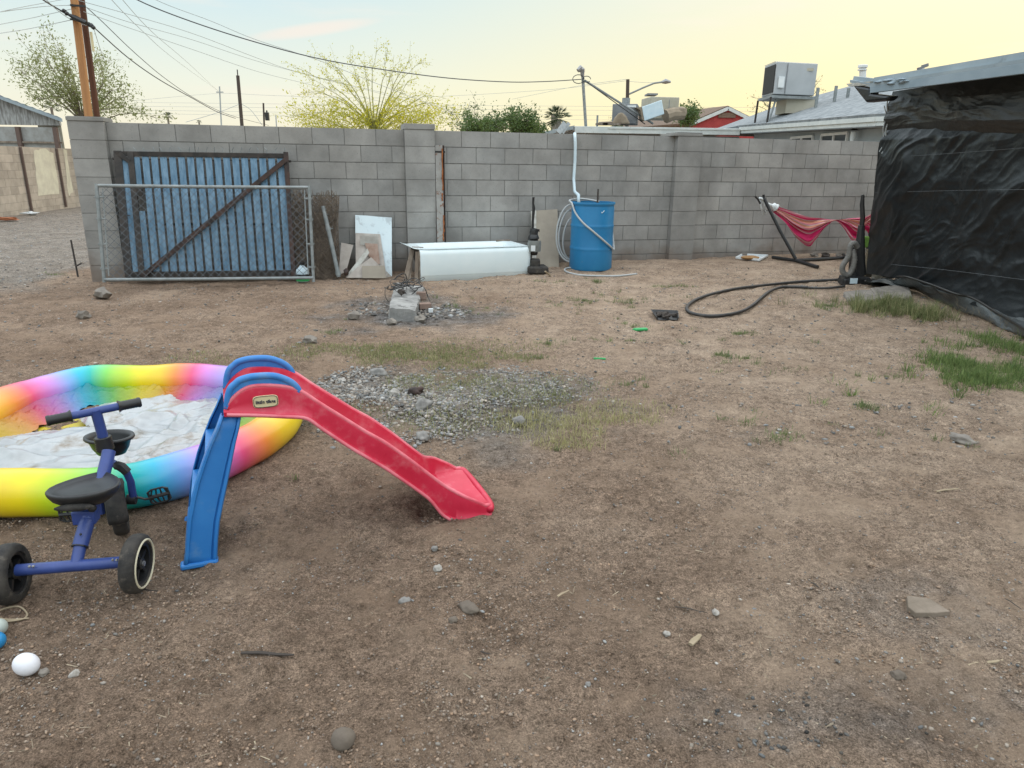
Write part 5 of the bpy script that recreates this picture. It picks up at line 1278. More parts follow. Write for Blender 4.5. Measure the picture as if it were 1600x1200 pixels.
# upright vacuum by the sheet
def vacuum():
    b = G(1335, 443); Y = b.y
    t = thing('upright_vacuum', 'black upright vacuum with a grey looped hose by the black sheet', 'vacuum cleaner', b)
    def q(px, py, dy=0): return atY(px, py, Y+dy)
    mb = MB(); P = [q(1348, 305), q(1347, 320), q(1348, 340), q(1346, 358)]
    mb.tube(P, [.018, .026, .028, .026], 8); mb.tube([q(1348, 304), q(1348.5, 309)], [.014, .02], 8); mb.build('handle', M['blackplastic'], t, smooth=True)
    mb = MB(); mb.tube([q(1346, 352), q(1344, 380), q(1343, 405), q(1344, 430)], [.035, .05, .06, .065], 10); mb.tube([q(1335, 385, .05), q(1336, 432, .05)], [.05, .08], 8); mb.build('body', M['blackplastic'], t, smooth=True)
    mb = MB(); P = [q(1340, 386, -.08), q(1335, 380, -.1), q(1329, 384, -.11), q(1326, 400, -.11), q(1317, 415, -.1), q(1317, 425, -.1), q(1325, 430, -.11), q(1332, 420, -.12), q(1335, 405, -.12), q(1332, 390, -.1)]
    P = catmull(P, 10); mb.tube(P, [.031+.003*math.sin(i*2.4) for i in range(len(P))], 8); mb.build('hose', M['hosegrey'], t, smooth='all')
    mb = MB(); mb.box(q(1335, 438, -.05), (.26, .26, .10), Matrix.Rotation(.1, 3, 'Z')); mb.box(q(1325, 441, -.14), (.14, .1, .09)); mb.build('floor_head', M['blackplastic'], t, bevel=.02)
    mb = MB(); mb.box(q(1334, 439, -.20), (.08, .01, .06)); mb.build('label_patch', M['paleblue'], t)
    mb = MB(); mb.tube([q(1315, 438, -.15), q(1315, 438, -.10)], .045, 12); mb.build('wheel', M['rubber'], t); mb = MB(); mb.tube([q(1347, 439, -.12), q(1347, 439, -.06)], .045, 12); mb.build('wheel', M['rubber'], t)
    mb = MB(); mb.box(q(1352, 378, .1), (.07, .05, .13)); solo('green_bottle', 'yellow green plastic bottle hung behind the vacuum handle', 'bottle', mb, M['sponge'], bevel=.015)
    mb = MB(); mb.tube([q(1355, 389, .12), q(1351, 432, .12)], .012, 6); solo('pale_cane', 'thin pale cane standing between the vacuum and the sheet', 'cane', mb, M['stick'])
vacuum()
# long black hose
P = [G(1262, 449, .02), G(1240, 448, .02), G(1220, 449, .02), G(1203, 455, .02), G(1190, 465, .02), G(1176, 477, .02), G(1160, 486, .02), G(1135, 492, .02), G(1105, 493.5, .02), G(1080, 489, .02), G(1073, 481, .02), G(1084, 470, .02), G(1110, 460, .02), G(1150, 451, .02), G(1200, 445, .02), G(1250, 440, .02), G(1310, 437, .02)]
mb = MB(); mb.tube(catmull(P, 8), .0165, 8); solo('black_hose', 'long black hose looping over the dirt from the vacuum side', 'hose', mb, M['hoseblack'], smooth='all')
P = [G(1262, 449.5, .02), G(1290, 450, .02), G(1320, 447, .02)]
mb = MB(); mb.tube(catmull(P, 8), .013, 8); solo('hose_end', 'short straight black hose end near the vacuum base', 'hose', mb, M['hoseblack'], smooth='all')
# stone slab under the hem
def slab():
    t = thing('concrete_slab', 'broken pale concrete slab edge set in the grassy mound', 'slab', G(1385, 462))
    for k, pix in enumerate(([(1318, 452), (1345, 449), (1372, 449), (1376, 462), (1350, 468), (1326, 466)], [(1360, 449), (1395, 445), (1422, 449), (1426, 462), (1398, 468), (1374, 465)])):
        mb = MB(); P = [G(x, y, .05) for x, y in pix]; mb.prism([V((p.x, p.y, p.z-.12)) for p in P], V((0, 0, .10+.02*k))); mb.build('piece', M['stone_one'], t, bevel=.02, seg=3)
slab()
def rubble():
    F0, F1 = G(608, 499), G(650, 499); K0, K1 = G(610, 440), G(655, 440)
    z = F0.z; H = .118
    t = thing('concrete_chunk', 'long rough concrete chunk lying in ash on the dirt', 'concrete chunk', (F0+F1)/2)
    A, B = V((F0.x, F0.y, z-.02)), V((F1.x, F1.y, z-.02)); C, D = G(663, 452), G(619, 447)
    n = 26; m = 10; rows = []; mb = MB(); rg = random.Random(9)
    def prof(f, s_):
        L = A.lerp(D, f); Rr = B.lerp(C, f); p = L.lerp(Rr, s_); return p
    ring = [(0, 0), (0, .5), (0, .95), (.08, 1), (.3, 1.02), (.5, 1), (.75, 1), (.93, .98), (1, .9), (1, .5), (1, 0)]
    for i in range(n):
        f = i/(n-1)
        for s_, h in ring:
            p = prof(f, s_); k = V((p.x*7, p.y*7, h*3)); nz = mn.noise(k)*.022+mn.noise(k*3)*.010
            hh = H*(1.0+.15*mn.noise(V((f*3, s_, 0))))*(1-.25*(f > .72))
            rows.append((p.x+nz, p.y+nz*.5*(i not in (0,)), z-.02+h*hh+nz*(h > .2)))
    mb.grid(rows, len(ring), n); mb.f.append(tuple(range(len(ring)))[::-1]); mb.f.append(tuple(len(rows)-len(ring)+k for k in range(len(ring)))); mb.build('block', M['concrete'], t, smooth=True, angle=30)
    for lab, x, y, sz, sd_ in (('brown brick fragment right of the concrete chunk', 664, 478, (.12, .07, .06), .3), ('second brown brick fragment tucked behind the first', 658, 462, (.10, .08, .08), .1)):
        p = G(x, y, sz[2]/2); mb = MB(); mb.box(p, sz, Matrix.Rotation(sd_, 3, 'Z')); solo('brick_fragment', lab, 'brick', mb, mat('brick', (.20, .13, .10), .9, (.28, .2, .16), 10), bevel=.008, group='brick fragments')
    mb = MB(); rg = random.Random(4); c = G(636, 447, .13)
    for k in range(16):
        cc = c+V((rg.uniform(-.12, .12), rg.uniform(-.16, .12), rg.uniform(0, .05))); r_ = rg.uniform(.05, .12); n1 = V((rg.gauss(0, .5), rg.gauss(0, .5), 1)).normalized(); e = n1.orthogonal().normalized(); f = n1.cross(e); a0 = rg.uniform(0, 6)
        mb.tube([cc+(e*math.cos(a_)+f*math.sin(a_))*r_*(1+.15*math.sin(3*a_)) for a_ in np.linspace(a0, a0+rg.uniform(3, 6), 14)], rg.uniform(.003, .007), 4)
    mb.tube(catmull([G(613, 444, .1), G(603, 450, .16), G(602, 462, .1), G(607, 472, .03)], 6), .003, 4)
    mb.tube(catmull([G(650, 440, .14), G(663, 450, .16), G(668, 462, .06), G(672, 470, .02)], 6), .005, 4)
    solo('wire_tangle', 'tangle of burnt dark wires on the concrete chunk', 'wires', mb, M['hoseblack'])
    mb = MB(); mb.blob(G(627, 456, .13), .035, (1, 1, .9), 4, 1, .4); solo('stone', 'small dark lump on top of the concrete chunk', 'stone', mb, M['stickdark'], group='loose stones')
    mb = MB(); mb.box(G(673, 485, .02), (.04, .03, .035), Matrix.Rotation(.3, 3, 'Z')); solo('white_scrap', 'tiny white scrap beside the brick fragment', 'scrap', mb, M['whiteplastic'])
    for lab, x, y, r_, s2 in (('grey rock at the front right foot of the concrete chunk', 657, 498, .045, 7), ('grey rock at the front left foot of the concrete chunk', 612, 503, .04, 8), ('dark upright stone left of the concrete chunk', 553, 493, .05, 9), ('pale stone on bare dirt left of the chunk', 484, 531, .045, 10), ('rock on the dirt far left before the low gate', 160, 459, .07, 11), ('small rock below the far left rock', 130, 492, .05, 12)):
        mb = MB(); mb.blob(G(x, y, r_*.5), r_, (1.2, 1, .8), s2, 1, .4); solo('stone', lab, 'stone', mb, M['stone_one'], group='loose stones', smooth=True)
rubble()
def black_pan():
    p = G(1040, 498)
    t = thing('broken_pan', 'crumpled black plastic pan lying on the dirt', 'pan', p)
    a, b, c, d = G(1020, 490, .0), G(1056, 491, .0), G(1059, 501, .0), G(1027, 501, .0)
    mb = MB(); P = [a, b, c, d]; mb.prism([q+V((0, 0, .003)) for q in (d, c, b, a)], V((0, 0, .006)))
    mb.prism([a+V((0, 0, .01)), b+V((0, 0, .01)), b+V((.02, .02, .035)), a+V((-.02, .02, .038))], V((0, .008, 0)))
    mb.prism([a+V((0, 0, .01)), d+V((0, 0, .01)), d+V((-.01, 0, .035)), a+V((-.02, 0, .038))], V((.008, 0, 0)))
    mb.prism([b+V((0, 0, .01)), c+V((0, 0, .01)), c+V((.01, 0, .03)), b+V((.02, 0, .035))], V((-.008, 0, 0)))
    mb.build('pan_body', M['blackplastic'], t)
    mb = MB()
    for k in range(26):
        rg = random.Random(k); q = a.lerp(c, rg.random()).lerp(b.lerp(d, rg.random()), .5); mb.blob(q+V((0, 0, .02+rg.random()*.02)), rg.uniform(.01, .025), (1.5, 1, .8), k, 0, .5)
    mb.build('debris', M['stickdark'], t)
black_pan()
mb = MB(); p = G(1000, 514.5, .015); mb.bar(G(991, 515, .012), G(1011, 514, .012), .05, .02); mb.tube([G(991, 515, .012), G(988, 515, .01)], .01, 5); solo('green_toy', 'small bright green plastic toy piece on the dirt', 'toy', mb, M['greenplastic'], bevel=.006)
mb = MB(); mb.bar(G(928, 560, .01), G(946, 560.5, .01), .02, .01); solo('green_scrap', 'thin green plastic strip on the pale dirt', 'scrap', mb, M['greenplastic'])
mb = MB(); P = [G(122, 432), W(101, 370, .7)]; a = P[0]; b = V((a.x-.05, a.y+.06, .42)); mb.tube([V((a.x, a.y, -.05)), b], .012, 6); mb.tube([V((a.x-.01, a.y, .10)), V((a.x+.07, a.y, .14))], .010, 5)
solo('iron_stake', 'rusty iron stake stuck in the ground by the wall end', 'stake', mb, M['steel_dark'])
for lab, x, y, c in (('small orange scrap far left in the alley', 12, 342, 'rust'), ('white scrap lying in the alley by the beige wall', 47, 333, 'whiteplastic')):
    mb = MB(); mb.blob(G(x, y, .05), .10, (2.4, 1, .4), x, 1, .4); solo('scrap', lab, 'scrap', mb, M[c] if c != 'rust' else mat('orange_scrap', (.40, .15, .07), .8))
# ------------------------------------------------------------------ inflatable pool with silver sheet
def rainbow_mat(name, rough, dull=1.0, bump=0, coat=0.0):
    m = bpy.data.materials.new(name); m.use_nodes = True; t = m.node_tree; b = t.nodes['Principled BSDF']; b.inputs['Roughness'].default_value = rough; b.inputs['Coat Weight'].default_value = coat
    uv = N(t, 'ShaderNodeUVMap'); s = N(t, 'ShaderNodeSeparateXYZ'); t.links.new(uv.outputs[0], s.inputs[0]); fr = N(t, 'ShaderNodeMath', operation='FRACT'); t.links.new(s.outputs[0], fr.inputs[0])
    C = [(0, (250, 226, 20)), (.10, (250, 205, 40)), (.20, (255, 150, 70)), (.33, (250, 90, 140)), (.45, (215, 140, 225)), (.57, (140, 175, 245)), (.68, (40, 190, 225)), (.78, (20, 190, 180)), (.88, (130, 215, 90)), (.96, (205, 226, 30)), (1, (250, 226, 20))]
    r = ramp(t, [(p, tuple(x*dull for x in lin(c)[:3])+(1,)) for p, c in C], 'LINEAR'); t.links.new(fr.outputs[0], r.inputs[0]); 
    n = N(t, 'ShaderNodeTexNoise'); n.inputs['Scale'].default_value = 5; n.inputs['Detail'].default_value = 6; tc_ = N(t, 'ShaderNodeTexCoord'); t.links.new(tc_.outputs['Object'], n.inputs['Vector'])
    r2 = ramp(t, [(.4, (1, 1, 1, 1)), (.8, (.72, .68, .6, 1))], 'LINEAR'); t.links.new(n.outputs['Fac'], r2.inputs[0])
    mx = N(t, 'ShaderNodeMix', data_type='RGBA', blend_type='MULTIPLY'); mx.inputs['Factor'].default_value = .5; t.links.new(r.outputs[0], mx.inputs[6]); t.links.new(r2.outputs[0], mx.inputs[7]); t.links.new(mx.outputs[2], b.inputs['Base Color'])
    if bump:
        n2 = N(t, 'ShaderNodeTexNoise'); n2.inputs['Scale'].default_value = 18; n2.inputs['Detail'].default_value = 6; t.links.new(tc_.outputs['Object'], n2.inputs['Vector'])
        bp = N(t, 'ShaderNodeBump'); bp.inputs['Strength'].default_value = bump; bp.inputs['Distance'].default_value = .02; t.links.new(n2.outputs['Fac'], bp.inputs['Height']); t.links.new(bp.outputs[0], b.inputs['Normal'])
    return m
def pool():
    zc = .092
    ctl = [(0, 770, -.10+0), (55, 771, 0.0), (110, 770, -.06), (160, 766, -.12), (215, 759, -.24), (275, 745, -.42), (325, 727, -.55), (372, 706, -.72), (415, 682, -.90), (442, 655, -1.0), (440, 630, -1.10), (415, 610, -1.25), (380, 600, -1.42), (335, 595.5, -1.56), (300, 594, -1.72), (262, 594, -1.90), (230, 594, -2.0), (190, 594, -2.08), (150, 595, -2.20), (115, 600, -2.34), (75, 610, -2.52), (35, 622, -2.66), (0, 636, -2.80)]
    P = [atZ(x, y, zc) for x, y, _ in ctl]; ph = [p for *_, p in ctl]
    # left side outside the frame
    P += [atZ(-70, 668, zc), V((-3.12, 3.25, zc)), V((-3.05, 2.95, zc)), V((-2.75, 2.70, zc)), atZ(-45, 767, zc)]; ph += [-2.92, -3.0, -3.03, -3.06, -3.08]
    n0 = len(P); ph2 = ph+[ph[0]-3.0]
    ph[0] = -.10
    K = 7; C = catmull(P, K, closed=True); n = len(C)
    phs = []
    for i in range(n0):
        a = ph[i]; b = ph[(i+1) % n0] if i < n0-1 else -3.10
        if i == 0: a, b = .08, 0.0
        for j in range(K): phs.append(a+(b-a)*j/K)
    global POOLC
    ctr = sum(C, V((0, 0, 0)))/n; POOLC = ctr
    m = 20; rt, rh = .088, .098; vs = []; uvs = []
    for i in range(n):
        tt = (C[(i+1) % n]-C[i-1]).normalized(); nn = V((tt.y, -tt.x, 0))
        g = gh(C[i].x, C[i].y)
        wob = 1+.02*math.sin(i*.21)+.015*math.sin(i*.37+1)
        for k in range(m):
            a = 2*math.pi*k/m; ca, sa = math.cos(a), math.sin(a)
            vs.append(C[i]+nn*ca*rt*wob*1.12+V((0, 0, max(sa, -.88)*rh*wob+g*.6))); uvs.append((phs[i], k/m))
    fs = []; fu = []
    for i in range(n):
        j = (i+1) % n
        for k in range(m):
            l = (k+1) % m; fs.append((i*m+k, j*m+k, j*m+l, i*m+l))
            u0 = phs[i]; u1 = phs[j] if j else -3.10+.18-.18
            if j == 0: u1 = -3.10
            fu.append((u0, u1, u1, u0))
    t = thing('inflatable_pool', 'round inflatable paddling pool with a rainbow coloured ring', 'paddling pool', (ctr.x, ctr.y, 0))
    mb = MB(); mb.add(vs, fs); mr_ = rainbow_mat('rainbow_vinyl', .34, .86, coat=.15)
    o = mb.build('ring', mr_, t, smooth='all'); ul = o.data.uv_layers.new(name='UVMap'); k = 0
    for f in fu:
        for u in f: ul.data[k].uv = (u+10, 0); k += 1
    # inner wall liner going down from the ring to the floor, rumpled
    vs = []; nl = 26
    for j in range(nl):
        f = j/(nl-1)
        for i in range(n):
            d = (C[i]-ctr); L = d.length; d.normalize(); r_ = L-.07-f*.20
            w = (mn.noise(V((C[i].x*7, C[i].y*7, f*3)))*.05+(abs(mn.noise(V((C[i].x*14, C[i].y*14, f*6))))-.2)*.05)*min(1, f*5)
            z = .10*(1-f)**1.3+.004+w*(1-.6*f)+.004
            p = ctr+d*(r_+w*.6); vs.append((p.x, p.y, max(z, .008)+.6*gh(p.x, p.y)))
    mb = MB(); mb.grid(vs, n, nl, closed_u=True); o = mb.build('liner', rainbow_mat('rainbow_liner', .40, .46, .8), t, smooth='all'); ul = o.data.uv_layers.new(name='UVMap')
    for pl in o.data.polygons:
        i = pl.index % n
        for li, vi in zip(pl.loop_indices, pl.vertices):
            q = vi % n; u = phs[q]
            if i == n-1 and q == 0: u = -3.10
            ul.data[li].uv = (u+10, 0)
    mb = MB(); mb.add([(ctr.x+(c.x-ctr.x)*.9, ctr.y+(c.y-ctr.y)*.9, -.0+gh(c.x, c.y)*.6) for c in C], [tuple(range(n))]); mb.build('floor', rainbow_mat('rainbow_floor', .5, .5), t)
    # silver sheet: sharp random creases on a fine grid, cut to a ragged outline inside the ring
    angs = np.array([math.atan2(c.y-ctr.y, c.x-ctr.x) for c in C]); lens = np.array([(c-ctr).xy.length for c in C]); od = np.argsort(angs); angs, lens = angs[od], lens[od]
    st = .0095; gx = np.arange(ctr.x-1.15, ctr.x+1.15, st); gy = np.arange(ctr.y-.95, ctr.y+.95, st); X, Y = np.meshgrid(gx, gy)
    ang = np.arctan2(Y-ctr.y, X-ctr.x); rad = np.hypot(X-ctr.x, Y-ctr.y); L = np.interp(ang, angs, lens, period=2*math.pi)
    edge = L-.15-.04*np.sin(ang*3+1)-.03*np.sin(ang*7)+.03*np.sin(ang*13)+(fbm(X*5, Y*5, 222, 2)-.5)*.08
    for a0, dp, wd in ((158, .42, .40), (95, .13, .7), (0, .10, .4)):
        da = np.abs((ang-R(a0)+math.pi) % (2*math.pi)-math.pi); edge = edge-dp*np.exp(-(da/wd)**2)
    wxx = X+(fbm(X*2.5, Y*2.5, 301, 2)-.5)*.22; wyy = Y+(fbm(X*2.5, Y*2.5, 302, 2)-.5)*.22
    Z = .040+(fbm(X*2, Y*2, 300, 2)-.5)*.03
    rg = random.Random(12)
    for k in range(190):
        big = k < 36
        cx, cy = ctr.x+rg.uniform(-1, 1), ctr.y+rg.uniform(-.8, .8); th_ = rg.gauss(.25, .9); dx, dy = -math.sin(th_), math.cos(th_)
        wd = rg.uniform(.06, .14) if big else rg.uniform(.025, .06); ln = rg.uniform(.3, .8) if big else rg.uniform(.12, .36); hh = rg.uniform(.014, .034) if big else rg.uniform(.005, .014)
        u = (wxx-cx)*dx+(wyy-cy)*dy; v = (wxx-cx)*dy-(wyy-cy)*dx
        prof_ = np.where(u > 0, np.clip(1-u/(wd*rg.uniform(.15, .6)), 0, 1), np.clip(1+u/wd, 0, 1)); win = np.clip(1-(v/ln)**2, 0, 1)
        Z = Z+hh*prof_*win*(1 if rg.random() < .75 else -.6)
    Z = Z+(ridge(X*11, Y*13, 305, 2)-.5)*.003
    Z = Z+.015*sstep(-.16, .0, rad-edge)*np.clip(np.sin(ang), 0, 1)
    Z = Z*(1-.45*sstep(-.16, 0, rad-edge))
    gzz = gz(X, Y); Z = np.maximum(Z, .034)+gzz*.6
    ins = rad < edge; ny, nx = X.shape; idx = np.arange(ny*nx).reshape(ny, nx)
    ok = ins[:-1, :-1] & ins[1:, :-1] & ins[:-1, 1:] & ins[1:, 1:]
    F = np.stack([idx[:-1, :-1][ok], idx[:-1, 1:][ok], idx[1:, 1:][ok], idx[1:, :-1][ok]], -1)
    used = np.unique(F); rm = -np.ones(ny*nx, int); rm[used] = np.arange(len(used)); F = rm[F]; vs = np.stack([X, Y, Z], -1).reshape(-1, 3)[used]
    mb = MB(); mb.v = vs.tolist(); mb.f = [tuple(f) for f in F.tolist()]; o = mb.build('silver_sheet', M['silver'], smooth='all'); tag(o, 'crumpled dusty silver sheet lying inside the rainbow pool', 'plastic sheet')
pool()

# ------------------------------------------------------------------ slide
def slide():
    O = G(287, 887); E = G(690, 809); O.z = 0; E.z = 0
    e1 = (E-O).normalized(); e2 = V((-e1.y, e1.x, 0))
    z0 = gh(O.x, O.y)
    def SP(px, py, w=0.0):
        dr = ray(px, py); tt = (O+e2*w-CO).dot(e2)/dr.dot(e2); p = CO+dr*tt; return (p-O).dot(e1), p.z
    def X(u, w, z): p = O+e1*u+e2*w; return V((p.x, p.y, z))
    Wd = .275; Wb = .40
    t = thing('toy_slide', 'red and blue plastic toddler slide with a cream badge', 'slide', V((O.x, O.y, z0))+e1*.5)
    top = [(349.5, 644), (352, 636), (360, 625), (375, 611), (388, 604), (399, 602), (420, 601.5), (438, 602.5), (455, 605), (471, 611), (500, 630.5), (535, 652), (570, 674), (600, 690), (640, 718), (670, 741), (697, 761), (720, 770), (740, 778), (752, 784), (762, 791), (766, 800)]
    bot = [(349.5, 650), (360, 650.2), (390, 650.5), (420, 651.5), (450, 653), (470, 653.5), (482, 656), (500, 670), (550, 703), (600, 732), (640, 759), (668, 779), (680, 792), (688, 804), (700, 812), (715, 815.5), (740, 812), (766, 806)]
    T = sorted(SP(x, y) for x, y in top); B = sorted(SP(x, y) for x, y in bot)
    u0, u1 = T[0][0], T[-1][0]
    us = np.concatenate([np.linspace(u0, u0+.12, 14)[:-1], np.linspace(u0+.12, u1-.16, 60)[:-1], np.linspace(u1-.16, u1, 22)])
    tz = np.interp(us, [p[0] for p in T], [p[1] for p in T]); bz = np.interp(us, [p[0] for p in B], [p[1] for p in B])
    def smooth_(a, k=2):
        for _ in range(k): a = np.concatenate([[a[0]], (a[:-2]+2*a[1:-1]+a[2:])/4, [a[-1]]])
        return a
    tz = smooth_(tz); bz = smooth_(bz, 1); bz = np.maximum(bz, z0-.005); tz = np.maximum(tz, bz+.012)
    # bed height: deep channel, rising to meet the lip end
    Ls = u1-u0; pk = np.interp(us, [u0, u0+.05, u0+.30, u0+.45, u1-.22, u1-.12, u1], [0, .025, .02, .018, .018, .02, .0])
    bed = bz+pk; zl = max(gh(*(X(u1, w, 0).xy)) for w in (0, Wb/2, Wb))+.004; endh = zl+.030-.008*sstep(u1-.1, u1, us); bed = np.maximum(bed, endh); tz = np.maximum(tz, bed+.006)
    flare = .034*sstep(u1-.20, u1-.10, us)*(1-.35*sstep(u1-.08, u1, us)); th = .020; ff_ = .035*sstep(u0+.3, u1-.3, us)+.085*sstep(u1-.24, u1-.12, us)
    rows = []
    for i, u in enumerate(us):
        a, b, d = tz[i], bz[i], min(bed[i], tz[i]-.003); f = flare[i]; mid_sag = .0
        W0, W1 = -f, Wd+ff_[i]; bl = .008
        endk = 1 if u < u1-.002 else 1
        sec = [(W0-.010, b), (W0-.010, b+.016), (W0-.002, b+.022), (W0+.002, b+(a-b)*.5), (W0, a-.014), (W0+.003, a-.004), (W0+.012, a), (W0+th+.006, a-.002), (W0+th+.008, a-.012), (W0+th+.010, d+(a-d)*.2+.002), (W0+th+.024, d+.001), ((W0+W1)/2, d-.003),
               (W1-th-.024, d+.001), (W1-th-.010, d+(a-d)*.2+.002), (W1-th-.008, a-.012), (W1-th-.006, a-.002), (W1-.012, a), (W1-.003, a-.004), (W1, a-.014), (W1-.002, b+(a-b)*.5), (W1+.002, b+.022), (W1+.010, b+.016), (W1+.010, b), (W1-.012, b), (W1-.018, max(d-.018, b)), (W0+.018, max(d-.018, b)), (W0+.012, b)]
        k = len(sec)
        rows += [X(u, w, z) for w, z in sec]
    mb = MB(); mb.grid(rows, k, len(us), closed_u=True); mb.f.append(tuple(range(k))); mb.f.append(tuple(len(rows)-k+i for i in range(k))[::-1]); mb.build('chute', M['slidered'], t, smooth=True, angle=50)
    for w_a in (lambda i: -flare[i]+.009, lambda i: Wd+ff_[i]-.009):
        mb = MB(); mb.tube([X(us[i], w_a(i), tz[i]-.004) for i in range(1, len(us)-1)], .0085, 8); mb.build('chute_rim', M['slidered_rim'], t, smooth='all')  # tubes along the top edges carry the painted highlight
    mb = MB(); mb.tube([X(us[i], -flare[i]-.010, bz[i]+.008) for i in range(1, len(us)-1)], .007, 6); mb.build('chute_flange', M['slidered_rim'], t, smooth='all')
    # rounded lip end
    mb = MB(); P = [X(u1-.012, -.030, zl+.008), X(u1+.004, .02, zl+.014), X(u1+.008, Wb/2, zl+.016), X(u1+.004, Wb-.03, zl+.014), X(u1-.012, Wb-.005, zl+.008)]
    mb.tube(catmull(P, 6), .015, 10); mb.build('lip', M['slidered'], t, smooth='all')
    # seam lines across the lower sides
    # handles
    arc = [(349.5, 636), (351, 618), (355, 605), (363, 597), (375, 591), (390, 586.5), (402, 585), (418, 584.2), (432, 585.5), (446, 590), (457, 596), (464, 603), (467.5, 609.5)]
    A = [(a_[0]+(.010 if k_ < 4 else 0), a_[1]-.010) for k_, a_ in enumerate(SP(x, y) for x, y in arc)]
    for w in (0.0, Wd):
        s_ = 1 if w == 0 else -1
        w_in = w+s_*.007; th_ = .011*s_
        poly = [X(u, w_in, z) for u, z in A]
        low = [X(u, w_in, max(np.interp(u, us, tz)-.035, np.interp(u, us, bz)+.02)) for u, z in A[::-1]]
        mb = MB(); mb.prism(poly+low, e2*th_); h = mb.build('handle', M['slideblue'], t)
        mb = MB(); mb.tube(catmull([X(u, w_in+th_/2, z) for u, z in A], 6), .0125, 10); mb.build('handle_rim', M['slideblue'], h, smooth='all')
    # ladder side rails
    Lp = [(346, 650), (338, 672), (327, 696), (316, 726), (306, 756), (299, 785), (294, 812), (291, 845), (289, 872), (287, 884)]
    Rp = [(376, 652), (373, 672), (368, 692), (362, 722), (356, 752), (349, 785), (343, 815), (340, 845), (339, 870), (339.5, 884)]
    L_ = [SP(x, y) for x, y in Lp]; R_ = [SP(x, y) for x, y in Rp]
    for w in (0.0, Wd):
        s_ = 1 if w == 0 else -1; wi = w+s_*.004
        bulge = [0, .004, .010, .012, .010, .006, .002, 0, 0, 0]
        mb = MB(); rows = []; K = 9
        cross = [(0, .0), (.0, 1), (.10, 1.5), (.25, 1.1), (.5, 1.0), (.75, 1.1), (.90, 1.5), (1, 1), (1, 0)]
        cross = [(0, .030), (0, .004), (.03, -.004), (.09, -.004), (.13, .004), (.5, .001), (.80, .004), (.83, .010), (.87, .010), (.90, .0), (.97, -.002), (1, .004), (1, .030)]
        nL = len(L_)
        for q_, ((ul, zl_), (ur, zr)) in enumerate(zip(L_, R_)):
            sp_ = 0 if w == 0 else (Wb-Wd)*(L_[0][1]-zl_)/(L_[0][1]-L_[-1][1])
            for f, dp in cross: rows.append(X(ul+(ur-ul)*f, wi+sp_+s_*dp, zl_+(zr-zl_)*f))
        mb.grid(rows, len(cross), len(L_))
        m_ = mb.build('ladder_rail', M['slideblue'], t, smooth=True, angle=50, solid=.004)
        mb = MB(); ul, ur = L_[-1][0], R_[-1][0]; wi = wi+(0 if w == 0 else Wb-Wd); mb.prism([X(ul-.012, wi-s_*.010, z0-.01), X(ur+.006, wi-s_*.010, z0-.01), X(ur+.006, wi+s_*.032, z0-.01), X(ul-.012, wi+s_*.032, z0-.01)], V((0, 0, .020))); mb.build('foot', M['slideblue'], m_, bevel=.006)
    for f in (.28, .56, .82):
        k = f*(len(L_)-1); i = int(k); g = k-i; ul = L_[i][0]+(L_[i+1][0]-L_[i][0])*g; z = L_[i][1]+(L_[i+1][1]-L_[i][1])*g; We = Wd+(Wb-Wd)*f
        mb = MB(); mb.prism([X(ul-.004, .03, z), X(ul+.085, .03, z), X(ul+.085, We-.03, z), X(ul-.004, We-.03, z)], V((0, 0, -.028))); mb.build('step', M['slideblue'], t, bevel=.006)
    # badge
    bu, bz_ = SP(415, 627); du = SP(435, 627)[0]-bu; dz = SP(415, 617.5)[1]-bz_
    mb = MB(); pts = []
    for k in range(28):
        a = 2*math.pi*k/28; cx, sy = math.cos(a), math.sin(a); e = .45
        pts.append((math.copysign(abs(cx)**e, cx)*du, math.copysign(abs(sy)**e, sy)*dz))
    tilt = SP(435, 624.5)[1]-SP(395, 628.5)[1]; tilt /= 2*du
    mb.prism([X(bu+a, -.004, bz_+b+a*tilt) for a, b in pts], e2*.012); bd = mb.build('badge', M['cream'], t, bevel=.002)
    mb = MB(); mb.tube([X(bu+a*.93, -.0045, bz_+b*.90+a*tilt) for a, b in pts], .0012, 5, closed=True); mb.build('badge_border', M['rust'], bd)
    cu = bpy.data.curves.new('lettering', 'FONT'); cu.body = 'little tikes'; cu.size = .034; cu.extrude = .0008; cu.offset = .0009; cu.align_x = 'CENTER'; cu.align_y = 'CENTER'; cu.space_character = 1.02
    to = bpy.data.objects.new('tmp_text', cu); col.objects.link(to); dg = bpy.context.evaluated_depsgraph_get(); me = bpy.data.meshes.new_from_object(to.evaluated_get(dg)); bpy.data.objects.remove(to)
    co = np.array([v.co[:] for v in me.vertices]); w_ = co[:, 0].max()-co[:, 0].min(); sc_ = du*1.55/w_; cy = (co[:, 1].max()+co[:, 1].min())/2
    org = origins[bd.name]
    for v in me.vertices:
        a, b = v.co.x*sc_, (v.co.y-cy)*sc_*1.05; p = X(bu+a, -.0052+v.co.z, bz_+b+a*tilt)-org; v.co = p
    me.materials.append(M['navy']); lo = bpy.data.objects.new('lettering', me); col.objects.link(lo); lo.parent = bd
slide()

